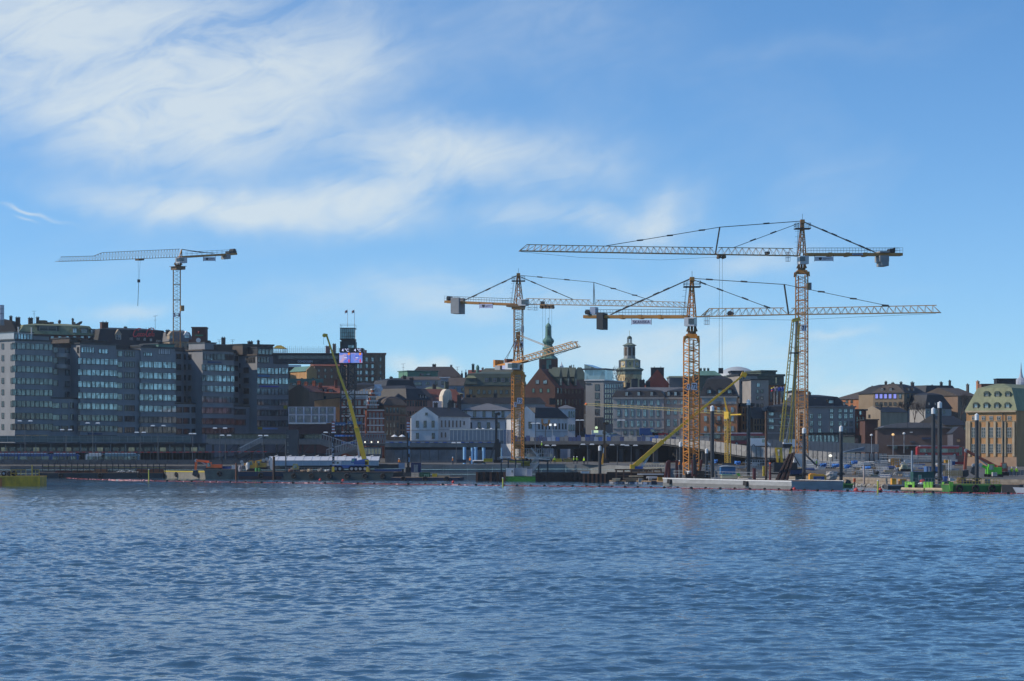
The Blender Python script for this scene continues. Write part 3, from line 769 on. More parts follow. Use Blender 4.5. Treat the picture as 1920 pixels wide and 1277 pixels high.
MB().box(-8*s+9*s,12*s,.02,.19,zz(652),zz(647)).build('window',g_cyan,t)
mb=MB(); mb.box(-14.6*s,13.5*s,-.6,6.4,zz(637)+.004,zz(635)); mb.box(-14.4*s,13.8*s,-.5,6.4,zz(616),zz(614.6)); mb.build('cabin_floor',black_metal,t)
MB().box(-13.6*s,12.8*s,-.2,6,zz(635)+.003,zz(616)-.003).build('cabin_glass',glassmat('cabin_glass',(.20,.30,.32),.45,.1),t)
mb=MB()
for x in cx(-14*s,13.3*s,8): mb.bar((x,-.3,zz(635)),(x,-.3,zz(616)),.12)
for y in (624,630.5): mb.bar((-14*s,-.3,zz(y)),(13.3*s,-.3,zz(y)),.12)
for x in (-14*s,13*s):
 for y in (-.4,6.2): mb.bar((x,y,zz(614.6)),(x,y,zz(607.5)),.07)
for y in (608,610.5): mb.bar((-14.4*s,-.4,zz(y)),(15*s,-.4,zz(y)),.06)
mb.build('cabin_frame',black_metal,t)
b=MB(); b.box(-15*s,29.5*s,-1.4,5.5,zz(660.5),zz(653)); b.build('display_band',black_metal,t)
lm=M('led_white',(.5,.5,.6),.4,var=0,emit=((.62,.66,1.0),1.0))
for xx in (-4,19): text('4 °C',t,lm,(xx*s,-1.45,zz(656.8)),FRONT,13*s,5.6*s,bold=.012)
# advertising screen: plain generic motif, flat on the screen
def screen_mat():
 m=bpy.data.materials.new('advert_screen'); m.use_nodes=True; nt=m.node_tree; b=nt.nodes['Principled BSDF']
 tc=nt.nodes.new('ShaderNodeTexCoord')
 n=nt.nodes.new('ShaderNodeTexNoise'); n.inputs['Scale'].default_value=.32; n.inputs['Detail'].default_value=1; n.inputs['Distortion'].default_value=.8
 nt.links.new(tc.outputs['Object'],n.inputs['Vector'])
 r=nt.nodes.new('ShaderNodeValToRGB'); e=r.color_ramp.elements
 e[0].position,e[0].color=.38,(.10,.17,.72,1); e[1].position,e[1].color=.62,(.36,.40,.80,1)
 x=e.new(.5); x.color=(.16,.26,.74,1); x=e.new(.57); x.color=(.55,.38,.55,1)
 nt.links.new(n.outputs['Fac'],r.inputs[0])
 nt.links.new(r.outputs[0],b.inputs['Emission Color']); b.inputs['Emission Strength'].default_value=.95
 b.inputs['Base Color'].default_value=(.02,.02,.03,1); return m
scm=screen_mat(); pk=M('screen_pink',(.1,.05,.05),.4,var=0,emit=((.75,.36,.42),.8)); orr=M('screen_orange',(.1,.05,.01),.4,var=0,emit=((.9,.28,.03),.9)); rdd=M('screen_red',(.1,.01,.01),.4,var=0,emit=((.75,.06,.12),.8)); wh=M('screen_white',(.1,.1,.1),.4,var=0,emit=((.65,.68,.95),.9))
for k,x0 in enumerate((-15,6)):
 w=19.8 if k==0 else 22
 sc_=MB().box(x0*s,(x0+w)*s,-1.7,-1.4,zz(680.6),zz(662)).build('screen',scm,t)
 mb=MB(); cxp,cz=(x0+12)*s,zz(671)
 n=14
 for i in range(n): # ring motif
  a0,a1=2*math.pi*i/n,2*math.pi*(i+1)/n
  if i in (3,10): continue
  mb.bar((cxp+6*s*math.cos(a0),-1.73,cz+7*s*math.sin(a0)),(cxp+6*s*math.cos(a1),-1.73,cz+7*s*math.sin(a1)),1.1*s,.04)
 mb.box(cxp-3*s,cxp+1*s,-1.75,-1.71,cz-3.6*s,cz-2.4*s); mb.build('ring_motif',pk,sc_)
 m2=MB(); m2.tube((cxp+6*s,-1.76,cz+7*s),(cxp+6*s,-1.71,cz+7*s),2.4*s,n=10); m2.build('dot_motif',orr,sc_)
 MB().box(cxp+5*s,cxp+7.4*s,-1.765,-1.71,zz(680),zz(674)).build('bar_motif',rdd,sc_)
 MB().box(cxp-2.5*s,cxp+2.4*s,-1.765,-1.71,cz-1*s,cz+.8*s).build('bar_motif',wh,sc_)
 for q in (-1.5,2.5): MB().tube((cxp+q*s,-1.77,cz+3*s),(cxp+q*s,-1.71,cz+3*s),1.1*s,n=8).build('dot_motif',M('screen_blue',(.02,.03,.1),.4,var=0,emit=((.07,.12,.55),.8)),sc_)
def flag(px,yb,yt,D,label,mats,w,h,dirn=-1,group=None):
 s=D/F
 t=thing('flag',label,'flag',P(px,yb,D),group=group); z=(yb-yt)*s
 MB().tube((0,0,0),(0,0,z),.09,.05,n=6).build('flagpole',off_white,t)
 n=8; k=len(mats)
 for j in range(k):
  mb=MB(); pts=[]
  for i in range(n+1):
   x=dirn*(.08+w*s*i/n); y=.25*math.sin(i*1.1); dz=-h*s*.35*(i/n) ** 1.3
   pts.append((x,y,z-.2+dz-h*s*j/k)); pts.append((x,y,z-.2+dz-h*s*(j+1)/k))
  for i in range(n): mb.add([V(pts[2*i])-V((0,.02,0)),V(pts[2*i+2])-V((0,.02,0)),V(pts[2*i+3])-V((0,.02,0)),V(pts[2*i+1])-V((0,.02,0)),V(pts[2*i])+V((0,.02,0)),V(pts[2*i+2])+V((0,.02,0)),V(pts[2*i+3])+V((0,.02,0)),V(pts[2*i+1])+V((0,.02,0))],[(0,1,2,3),(7,6,5,4),(0,4,5,1),(3,2,6,7)])
  mb.build('flag_cloth',mats[j],t)
fm=M('flag_dull_red',(.16,.06,.07),.8,var=.1)
flag(651.7,613,580,690,'left of two small reddish flags on top of the lift tower',[fm,M('flag_grey',(.2,.19,.24),.8)],4.6,5)
flag(664.6,613,580,690,'right of two small reddish flags on top of the lift tower',[fm,M('flag_grey',(.2,.19,.24),.8)],4.6,5)

# ---- houses around the lift tower
bld('yellow-brown house with stepped flat tops below the restaurant walkway',541,790,604,792,718,14,plaster_beige,('flat',8),copper_teal,'townhouse',wins=[sq([543,549.5,553],[719.5],3.5,5,g_cyan),sq([566,586.5],[713,722],4,8)])
bld('tan gable-topped house below the middle of the restaurant walkway',575,800,594,802,696,12,plaster_ochre,('gablef',10),copper_teal,'townhouse',wins=[sq([587],[712],4,8)])
bld('dark-sided stair house with a sunlit white rim below the restaurant walkway',541,812,562,814,688,10,roof_brown,('flat',4),white_paint,'townhouse')
bld('reddish brown apartment house half hidden behind the yellow telescopic boom',590,850,652,852,686,16,plaster_brown,('gable',14),tile_red,'apartment_block',wins=[sq([598,610,622,634,645],[694,706],4,6,g_mid)],chim=[(615,650,8,664,5,plaster_pink),(627,646,6,664,5,plaster_brown)])
bld('brown gable-ended house with a red tile roof above the site cabins',541,722,580,720,735,22,plaster_brown,('gablef',13),tile_red,'townhouse',chim=[(560,716,6,728,6,brick_red),(573,718,6,730,9,brick_red),(588,716,6,728,12,brick_red)])
bld('low house with a long red tile roof and copper dormers beside the lift tower',580,730,652,732,737,12,plaster_brown,('gable',15),tile_red,'townhouse',wins=[sq([585,597,609],[747],4.5,8)],chim=[(601,720,6,730,4,brick_red),(630,714,5,730,4,brick_red)],
 dorm=[(578,729.5,9,5,1,'flat',brick_red,g_dark),(589,730.5,8,5,1,'flat',brick_red,g_dark),(601,731,8,5,1,'flat',brick_red,g_dark),(610,731.5,5,5,1,'flat',brick_red,g_dark),(620,732.5,8,5,1,'flat',brick_red,g_dark)])
# ochre shed wall with slanted top
D=705; s=D/F
t=thing('shed','ochre plastered shed with a slanting top above the site cabins','shed',P(613,800,D))
mb=MB(); mb.prism([(-23.5*s,0,0),(23.5*s,0,0),(23.5*s,0,54*s),(-23.5*s,0,48.5*s)],(0,6,0)); mb.build('wall',plaster_ochre,t)
mb=MB(); mb.prism([(-24*s,-.2,48.6*s),(24*s,-.2,54.3*s),(24*s,-.2,55.3*s),(-24*s,-.2,49.6*s)],(0,6.4,0)); mb.build('roof',roof_black,t)
apt=bld('tall olive-brown apartment block with pink balconies right of the screens',650,828,722.5,829,664,18,plaster_olive,('flat',2.5),plaster_pink,'apartment_block',wins=[sq([671.5,677,687.5,698.5],[674,686.5,698.5,711],5,7.5,g_cyan),sq([713.5],[674,686.5,698.5,711],4,7,g_mid),sq([706.5],[692],5,56,M('blue_strip',(.12,.17,.26),.4))])
t,f,zb,h=apt
for r in (680,692.3,704.5):
 for x in (673,687.5,698.5):
  u,z=f.uz(x,r); sp=830/F
  MB().box(u-4*sp,u+4*sp,-.7,-.02,z-zb-.25,z-zb+.25).build('balcony',plaster_pink,t)
MB().box(X(655,830)-f.A.x,f.uz(688,663)[0],4,14,h+.5,h+1.6).build('parapet',plaster_pink,t)
bld('black mansard roof house behind the red and white gabled front',650,745,712,745,745,15,plaster_brown,('mansard',24),roof_black,'townhouse',chim=[(664,716,7,724,5,roof_black)],frac=.35)
# red and white brick front with a stepped gable
rw=bld('red brick house with white stone bands and a battlemented top behind the yellow boom',640,690,689,690,741,13,brick_red,('flat',2),roof_black,'brick_house',wins=[sq([645,653,667,674,684],[755,772],4.4,8.5,g_mid,frame=frame_white,style='cross'),sq([645,653,662,670,678,685],[788,802],4,9,g_mid,frame=frame_white,style='cross')],
     trim=[(747,3,.12),(763.5,3.4,.15),(780,3,.15),(795,2,.12),(810,3,.15)],trimm=plaster_white)
t,f,zb,h=rw
for k in range(10):
 u=f.uz(641+k*5.2,737)[0]; MB().box(u-.3,u+.3,-.15,.5,h+.3,h+1.25+(.5 if k in (4,8) else 0)).build('merlon',plaster_white,t)
MB().box(-.1,f.W+.1,-.12,.6,h-.9,h+.297).build('parapet',plaster_white,t)
for x in (657,690-2): u=f.uz(x,750)[0]; MB().box(u-.35,u+.35,-.25,-.02,h-9,h+1).build('pilaster',plaster_white,t)
rg=bld('red brick house with a stepped white-banded gable left of the dark brown houses',689,688,720,690,768,13,brick_red,('flat',2),roof_black,'brick_house',wins=[sq([694,701,708,715],[778,791,804],3.6,8.5,g_mid,frame=frame_white,style='cross')],trim=[(784.5,2,.12),(797.5,2,.12),(810,2.4,.12),(769,2.4,.14)],trimm=plaster_white)
t,f,zb,h=rg; s=688/F
for k,(w,y0,y1) in enumerate(((20,768,760),(16.5,760,752.5),(11,752.5,745),(7,745,738),(3,738,731))):
 u=f.uz(700,y0)[0]; z0,z1=f.uz(700,y0)[1]-zb,f.uz(700,y1)[1]-zb
 MB().box(u-w/2*s,u+w/2*s,.05+.01*k,1.2,z0+.3,z1).build('gable_step',brick_red,t)
 MB().box(u-w/2*s-.18,u+w/2*s+.18,-.08,1.3,z1+.003,z1+.28).build('coping',plaster_white,t)
 if k<3:
  for q in ((-.28,0,.28) if k<2 else (-.2,.2)): add_window(t,u+q*w*s,.04,z0+.5,.45,(z1-z0)*.62,'plain',g_dark,frame_white)
# wrapped white bundle on a roof
def lump(label,px,py,D,wpx,hpx,name,mat,cat,seed=1,dep=3):
 rng=random.Random(seed); s=D/F; mb=MB()
 prof=[]
 n=12; rows=6; pts=[]; fs=[]
 for k in range(rows+1):
  z=hpx*s*k/rows; r=(1-.55*abs(k/rows-.62))*wpx*s/2
  for i in range(n):
   a=2*math.pi*i/n; q=r*rng.uniform(.78,1.08); pts.append((q*math.cos(a),q*math.sin(a)*dep/(wpx*s)*2*.5+dep/2,z+rng.uniform(-.12,.12)))
 for k in range(rows):
  for i in range(n): fs.append((k*n+i,k*n+(i+1) % n,(k+1)*n+(i+1) % n,(k+1)*n+i))
 fs+=[tuple(range(n-1,-1,-1)),tuple(range(rows*n,rows*n+n))]
 mb.add(pts,fs); return tag(mb.build(name,mat,None,P(px,py,D)),label,cat)
lump('white plastic-wrapped scaffold on a dark roof right of the stepped gable',708,742,700,18,21,'wrapped_scaffold',M('wrap_white',(.62,.62,.66),.45,var=.15,scale=2),'wrapped scaffold',5)
bld('narrow dark brown house front with rust coloured bands right of the stepped gable',720,692,762,694,760,14,plaster_brown,('mansard',13),roof_brown,'townhouse',wins=[sq([726,732.5,739,745.5],[769,783,797,811],3.4,9,g_mid),sq([752,757],[771.5,788],3.2,9,g_warm),sq([752,757],[800,813],3.2,9)],trim=[(778.5,2.6,.1),(762,2,.2)],trimm=M('band_rust',(.2,.08,.045),.8),frac=.8)
bld('pink plastered house with a steep black roof and a pointed side gable',762,700,806,708,750,22,plaster_pink,('mansard',22),roof_black,'townhouse',wins=[sq([764.5,769.5,774.5,780,784.5,789.5,794.5,799],[756.5,776,794],2.7,10,g_dark)],dorm=[(788,743,3,5,1,'flat',roof_black,g_warm),(793,743.5,3,5,1,'flat',roof_black,g_warm),(798,744,3,5,1,'flat',roof_black,g_warm)],frac=.7)
bld('small pink gable facing left with one lit square window',735,716,765,706,748,8,plaster_pink,('gablef',19),roof_black,'townhouse',wins=[sq([747],[740],5,5,g_cyan)])
bld('dark cluster of roofs with tall chimneys left of the long tile roof',722,780,782,784,734,16,plaster_brown,('mansard',22),roof_black,'townhouse',chim=[(759,706,6,722,4,roof_black),(772,710,7,724,4,roof_black),(734,708,5,718,4,roof_black)],wins=[sq([726],[726],3,4,g_cyan)])
bld('hipped black-roofed building on the ridge behind the green roof box',765,905,866,905,707,22,plaster_olive,('frustum',20),M('ridge_roof',(.045,.037,.037),.8),'apartment_block',chim=[(814,684,7,688,8,roof_black),(846,686,4,692,5,roof_black)],frac=1.0)
bld('green sheet-metal roof box on the ridge',764,892,821,897,696,9,M('green_cladding',(.10,.23,.15),.6,var=.1),('flat',1.5),copper_teal,'roof_house',wins=[sq([791,803],[702],8,4,g_mid)])
bld('wide low house with a brown roof and pale blue wall under the green roof box',752,872,826,872,712,14,M('plaster_paleblue',(.28,.32,.36),.8),('gable',7),roof_brown,'townhouse',wins=[sq([781,787],[719.5],8,6,g_mid),sq([800,803,818],[719],4,6,g_mid)])
bld('pale blue-grey house with a flat white rim right of the wide low house',826,868,842,868,709,10,M('plaster_paleblue',(.28,.32,.36),.8),('flat',2),white_paint,'townhouse',wins=[sq([818,830],[718],5,6,g_dark)])
bld('house with a large brown pitched roof left of the ochre corner turret',842,850,872,850,723,14,M('plaster_paleblue',(.28,.32,.36),.8),('gable',16),roof_brown,'townhouse',wins=[sq([854,868],[730],6,7,g_dark)])
bld('green hipped roof house behind the long red tile roof',785,820,868,826,738,14,plaster_brown,('hip',14),copper,'townhouse',chim=[(815,722,6,730,3,roof_black),(838,717,7,724,3,copper_dark)])
bld('long house with a weathered red tile roof behind the museum',783,782,870,790,752,14,brick_red,('gable',24),tile_red,'townhouse')
# translucent wrapped hoarding
D=720; s=D/F
t=thing('wrapped_scaffold','arched translucent scaffold wrapping glowing in the sun behind the museum','wrapped scaffold',P(838,765,D))
pts=[(-8*s,0),(9*s,0),(9*s,22*s),(8*s,31*s),(4*s,35.5*s),(-1*s,35.5*s),(-5*s,31*s),(-8*s,22*s)]
MB().prism([(x,0,z) for x,z in pts],(-1.2,4,0)).build('sheet',M('wrap_sunlit',(.62,.54,.42),.5,var=.22,scale=.6,stretch=(1.5,1.5,.3)),t)  # warm tone paints the sun's glow into the white sheeting
MB().box(-30*s,-8.2*s,.5,4,0,13*s).build('sheet',M('wrap_white',(.62,.62,.66),.45),t)
MB().box(9.2*s,15*s,.5,4,0,9*s).build('sheet',M('wrap_sunlit',(.62,.54,.42),.5),t)
mb=MB()
for k in range(5): mb.bar((-8*s+k*4.2*s,-.06,0),(-8*s+k*4.2*s,-.06,(24+8*(k in (1,2,3)))*s),.09)
mb.build('tube_frame',galv,t)
oc=bld('ochre building with a green mansard roof and brown skylights right of the brown roofs',871,800,986,800,722.5,18,plaster_ochre,('mansard',22),copper_dark,'townhouse',wins=[sq([897.5,908,918.3,929,939.6,950.3,961],[735],5.6,7.2,g_dark,frame=frame_dark),sq([882.5],[734.5],7,9,g_dark)],trim=[(723.5,2,.3)],trimm=copper_dark,
   dorm=[(912,712,9,8,1.4,'flat',copper,M('skylight',(.12,.07,.06),.3)),(927.5,712,9,8,1.4,'flat',copper,M('skylight',(.12,.07,.06),.3)),(943,712,9,8,1.4,'flat',copper,M('skylight',(.12,.07,.06),.3)),(958,712,9,8,1.4,'flat',copper,M('skylight',(.12,.07,.06),.3))],frac=.35)
t,f,zb,h=oc; u0,u1=f.uz(871.5,722)[0],f.uz(895,722)[0]; zt=f.uz(880,709)[1]-zb; zp=f.uz(880,702)[1]-zb
mb=MB(); mb.hexa([(u0-.2,-.6,h+.36),(u1,-.6,h+.36),(u1,5,h+.36),(u0-.2,5,h+.36),(u0+.5,-.1,zt),(u1-.6,-.1,zt),(u1-.6,4.5,zt),(u0+.5,4.5,zt)])
um=(u0+u1)/2
mb.add([(u0+.2,-.5,zt+.003),(u1-.2,-.5,zt+.003),(u1-.2,5,zt+.003),(u0+.2,5,zt+.003),(um,2,zp+.4)],[(3,2,1,0),(0,1,4),(1,2,4),(2,3,4),(3,0,4)],1); mb.build('turret',[copper_dark,copper],t)
bld('broad grey-green roof rising behind the ochre building',895,850,985,850,704,20,plaster_ochre,('frustum',14),M('roof_moss',(.10,.105,.08),.8,var=.2),'townhouse',frac=1.2)
bld('brick chimney house with two small green towers left of the broad roof',879,870,902,870,703,8,brick_red,('gable',10),tile_red,'townhouse',chim=[(887,684,5,694,2,copper_dark),(905,691,4,698,2,plaster_beige)])
roof_piece('small round green copper turret on the ridge left of the ochre building','turret','turret',895.5,704,868,lambda m,s: m.lathe([(3.2*s,-1),(3.0*s,13*s),(3.6*s,13.2*s),(3.4*s,14.5*s),(2.6*s,17.5*s),(1*s,19.5*s),(.05,20*s)],12),copper_teal)
for px,yt,yb,D,lab in ((866,694,708,890,'dark chimney post on the ridge left of the green turret'),(873.5,694,706,885,'second dark chimney post left of the green turret')):
 roof_piece(lab,'chimney','chimney_post',px,yb,D,lambda m,s: (m.box(-2*s,2*s,-.4,.4,-2,8*s),m.tube((0,0,8*s),(0,0,13*s),.8*s,n=6)),roof_black)
# brick hall with a big red roof
bh=bld('dark brick building with a broad stepped gable and steep red tile roof',984,745,1041,741,728,24,brick_brown,('gablef',37),tile_red,'brick_house',wins=[sq([1007.5,1022],[716],7,7,g_cyan),sq([1000,1014,1028],[732],5,7,copper_teal)])
t,f,zb,h=bh
fr=Fac(f.B,f.B+f.back*24)
for x,r in [(a,b) for b in (733,755,775) for a in (1046,1052,1060,1066.5,1073.5,1080,1087)]:
 u,z=fr.uz(x,r)
 if .6<u<23.4: add_window(t,f.W+.01,u,z-zb-.7,1.1,1.7,'plain',g_warm if (x+r) % 3 else g_cyan,frame_dark,R(90))
for x in (1053,1067,1081):
 u,z=fr.uz(x,714)
 mb=MB(); mb.box(f.W-3.5,f.W-.3,u-1.1,u+1.1,z-zb-1.6,z-zb+1.2); mb.prism([(f.W-.2,u-1.4,z-zb+1.2),(f.W-.2,u+1.4,z-zb+1.2),(f.W-.2,u,z-zb+4.2)],(-4,0,0)); mb.build('dormer',copper_dark,t)
 add_window(t,f.W-.29,u,z-zb-1.2,.9,1.9,'plain',g_warm,frame_white,R(90))
bld('narrow green copper roofed house behind the brick building',1074,800,1100,800,712,14,plaster_brown,('mansard',20),copper_dark,'townhouse',chim=[(1069,688,4,698,3,roof_black)])
for px,yt,yb,lab in ((1072,684,700,'left of two thin flues behind the brick building'),(1075.8,684,700,'right of two thin flues behind the brick building')):
 roof_piece(lab,'flue pipe','flue_pipe',px,yb,802,lambda m,s: m.tube((0,0,-3),(0,0,16*s),.9*s,n=6),dark_metal)
roof_piece('slim pale church steeple far behind the brick roof','steeple','steeple',1053,693,1050,lambda m,s: (m.box(-3.6*s,3.6*s,-1,1,-4,7*s),m.lathe([(2.4*s,7*s),(1.6*s,9*s),(.9*s,11*s),(.2*s,15*s)],8)),plaster_white)
# modern hotel
md=bld('pale grey modern block with a glass roof storey and one column of windows',1098,738,1132,736,714,20,M('stone_pale',(.24,.238,.232),.8,var=.08),('flat',2),off_white,'office_building','office building',wins=[sq([1119.5],[726,741.6,756.8,772],8,11,g_dark),sq([1123],[796],15,27,g_dark,style='band3')])
t,f,zb,h=md; fr=Fac(f.B,f.B+f.back*20)
for k,r in enumerate((724,733,742.5,752,761.5,771,781,791)):
 for x in cx(1135.5,1170,9):
  u,z=fr.uz(x,r)
  if 0.6<u<19.3: add_window(t,f.W+.01,u,z-zb-.6,1.5,1.25,'plain',g_warm if k else g_cyan,frame_white,R(90))
gl=MB(); gl.box(-1,f.W-.3,2,10,h+.3,h+3.4); gl.build('penthouse',glassmat('penthouse_glass',(.25,.34,.37),.4),t)
mb=MB(); mb.box(-1.6,f.W+.4,1,12,h+3.404,h+3.8); mb.build('roof_canopy',dark_metal,t); MB().prism([(-1.4,3,h+3.804),(f.W*.5,3,h+3.804),(-1.4,3,h+5.2)],(0,8,0)).build('skylight',g_mid,t)
wallsign(md,1103,719.5,10,1.6,dark_metal)

# ---- churches
D=900; s=D/F; zb=hill_z(D,1029)
t=thing('church_spire','green copper onion spire on a brick tower behind the small luffing crane','church',(X(1028.5,D),D,zb))
def zz(y): return ZZ(y,D)-zb
MB().box(-17.5*s,17.5*s,0,35*s,0,zz(673)).build('tower',brick_brown,t)
MB().box(-4*s,5*s,-.12,-.01,zz(692),zz(675)).build('window',copper_teal,t)
c=(0,17.5*s,0)
MB().lathe([(19*s,zz(673)),(18.5*s,zz(671)),(13*s,zz(667)),(10*s,zz(660)),(9.6*s,zz(656.5)),(12.4*s,zz(653)),(10*s,zz(650)),(7.6*s,zz(646)),(9.5*s,zz(643.5)),(11.6*s,zz(640)),(11.2*s,zz(637)),(8*s,zz(633.4)),(6.8*s,zz(632.8)),(6.8*s,zz(631.4)),(6.0*s,zz(630.6)),(5.6*s,zz(613)),(6.2*s,zz(612.6)),(5.2*s,zz(609.4)),(3*s,zz(606.4)),(.8*s,zz(604.6)),(.2*s,zz(604))],8,c,rot=.39).build('spire',copper_teal,t)
mb=MB(); mb.tube((0,c[1],zz(605)),(0,c[1],zz(594.5)),.35*s,n=6); mb.bar((-1.6*s,c[1],zz(597)),(1.6*s,c[1],zz(597)),.5*s); mb.lathe([(.1*s,0),(.8*s,.6*s),(.1*s,1.6*s)],8,(0,c[1],zz(603.4))); mb.build('cross',dark_metal,t)
for k in range(4): MB().box(-.9*s,.9*s,c[1]-6.1*s,c[1]-5.5*s,zz(628),zz(618)).build('louvre',copper_dark,t) if k==0 else None
D=850; s=D/F; zb=hill_z(D,1181)
t=thing('church_tower','ochre stone church tower with green ledges and white clock faces','church',(X(1181.5,D),D,zb))
def zz(y): return ZZ(y,D)-zb
R8=dict(n=8,rot=math.pi/8); K=1.082*s; cy=24*s; c=(0,cy,0)
MB().lathe([(22.5*K,0),(22.5*K,zz(697))],c=c,**R8).build('tower_shaft',M('tower_ochre',(.56,.43,.23),.85,var=.35,scale=.3),t)
mb=MB(); mb.lathe([(22.9*K,zz(702)),(22.9*K,zz(696.5)),(25*K,zz(694.5)),(26.4*K,zz(692.6)),(26.4*K,zz(692)),(19*K,zz(688.4))],c=c,**R8); mb.build('ledge',M('ledge_copper',(.17,.21,.175),.75,var=.25),t)
MB().lathe([(18.4*K,zz(689)),(18.4*K,zz(675))],c=c,**R8).build('clock_stage',M('stage_ochre',(.56,.44,.22),.85,var=.15),t)
for i in range(8):
 a=2*math.pi*i/8+math.pi/8; p=V((math.cos(a),math.sin(a),0))*18.5*K+V(c)
 MB().box(p.x-.3,p.x+.3,p.y-.3,p.y+.3,zz(688.4),zz(675.8)).build('pilaster',plaster_grey,t)
for i,(xx,aa) in enumerate(((0,0),)):
 pass
cf=18.4*K*math.cos(math.pi/8)
for a in (-math.pi/2,-math.pi/2-math.pi/4,-math.pi/2+math.pi/4):
 n_=V((math.cos(a),math.sin(a),0)); p=V(c)+n_*cf+V((0,0,zz(682)))
 if abs(a+math.pi/2)<.1:
  MB().box(-1.6*s,1.6*s,p.y-.12,p.y-.01,zz(685),zz(678.5)).build('window',g_dark,t)
 else:
  MB().tube(p,p+n_*.2,3.4*s,n=16).build('clock',M('clock_pale',(.42,.42,.38),.6),t)
MB().lathe([(20.4*K,zz(675.6)),(20.4*K,zz(675)),(13*K,zz(671.8))],c=c,**R8).build('ledge',M('ledge_copper',(.17,.21,.175),.75,var=.25),t)
MB().lathe([(11*K,zz(672.4)),(11*K,zz(668)),(10.2*K,zz(667.8)),(10.2*K,zz(648.6)),(11*K,zz(648.4)),(11.2*K,zz(646.4))],c=c,**R8).build('belfry',M('belfry_grey',(.30,.30,.28),.8),t)
cf=10.2*K*math.cos(math.pi/8)
for i in range(8):
 a=math.pi/4*i-math.pi/2; n_=V((math.cos(a),math.sin(a),0)); p=V(c)+n_*(cf+.02); q=V((-n_.y,n_.x,0))
 o=MB(); w=2.3*s; o.hexa([p-q*w+V((0,0,zz(666))),p+q*w+V((0,0,zz(666))),p+q*w+n_*.1+V((0,0,zz(666))),p-q*w+n_*.1+V((0,0,zz(666))),p-q*w+V((0,0,zz(650.5))),p+q*w+V((0,0,zz(650.5))),p+q*w+n_*.1+V((0,0,zz(650.5))),p-q*w+n_*.1+V((0,0,zz(650.5)))]); o.build('louvre',M('louvre_brown',(.07,.045,.03),.8),t)
MB().lathe([(13*K,zz(647)),(13*K,zz(646.4)),(5*K,zz(642.6)),(4.6*K,zz(642))],c=c,**R8).build('ledge',M('ledge_copper',(.17,.21,.175),.75,var=.25),t)
mb=MB()
for i in range(8):
 a=2*math.pi*i/8+math.pi/8; p=V((math.cos(a)*3.9*K,cy+math.sin(a)*3.9*K,0)); mb.bar(p+V((0,0,zz(642.4))),p+V((0,0,zz(634))),1.5*s)
mb.build('lantern',M('belfry_grey',(.30,.30,.28),.8),t)
MB().lathe([(4.6*K,zz(634.4)),(4.5*K,zz(632.6)),(3.6*K,zz(630.4)),(1.6*K,zz(629)),(.3*K,zz(628.4))],c=c,**R8).build('cupola',copper_dark,t)
mb=MB(); mb.tube((0,cy,zz(629)),(0,cy,zz(618.5)),.3*s,n=6); mb.bar((-1.1*s,cy,zz(621)),(1.1*s,cy,zz(621)),.4*s); mb.build('cross',M('gilt',(.5,.36,.1),.4,.6),t)

# ---- long palace row behind the bridge
bld('red plastered gable house with a massive black chimney right of the church tower',1211,800,1254,800,721,12,M('plaster_red',(.23,.05,.03),.85),('gablef',27),roof_black,'townhouse',chim=[(1233,690,24,708,3,roof_black)])
bld('dark jumble of roofs and vents below the church tower',1165,775,1225,775,728,10,roof_grey,('flat',2),roof_black,'townhouse',chim=[(1178,719,7,728,2,roof_black),(1190,711,12,728,3,dark_metal),(1204,713,10,728,2,roof_black),(1215,716,8,728,3,roof_black)])
COLS=[1160,1173.7,1185.2,1197,1209,1221.5,1234]
bld('long pale grey palace front with seven window bays below the church tower',1149,691,1245,689.3,745.5,16,plaster_grey,('mansard',13),roof_black,'palace',wins=[sq(COLS,[755.2],5.6,9,g_cyan,style='cross'),sq(COLS,[774],5.8,13.5,g_cyan,style='cross'),sq(COLS,[794.5],5.8,12,g_cyan,style='cross'),sq([1172,1185,1210,1222,1234],[811],6,7,g_mid),sq([1197],[811.5],7,10,g_dark)],
   trim=[(746.5,2.4,.35),(764,1.2,.12),(784.5,1.4,.15),(803,2.2,.2)],trimm=plaster_grey,dorm=[(1175,738,6,7.5,.8,'flat',roof_black,g_cyan),(1197.5,738,6,7.5,.8,'flat',roof_black,g_cyan),(1222,738,6,7.5,.8,'flat',roof_black,g_cyan)],frac=.6)
bld('cream palace front behind the tower crane numbered 72',1245.5,690,1311,688.8,745.5,16,plaster_cream,('mansard',13),roof_black,'palace',wins=[sq([1253.5,1266.4,1279,1292,1304],[754.5],5.6,8,g_cyan,style='cross'),sq([1253.5,1266.4,1279,1292,1304],[771.5],5.8,12,g_cyan,style='cross'),sq([1253.5,1266.4,1292,1304],[792.6],6,13,g_cyan,style='cross'),sq([1279],[792.6],7,12,g_dark,style='arch'),sq([1256,1270,1290,1302],[811],6,8,g_mid)],
   trim=[(746.5,2.4,.35),(758,1.2,.2),(803,2,.2)],trimm=plaster_cream,dorm=[(1253.8,738,6,7.5,.8,'flat',roof_black,g_cyan),(1266.5,738,6,7.5,.8,'flat',roof_black,g_cyan),(1279,738,6,7.5,.8,'flat',roof_black,g_mid)],frac=.6)
bld('long grey-roofed attic range behind the palace fronts',1170,716,1312,716,735,14,roof_grey,('frustum',9),roof_grey,'townhouse',frac=1.6)
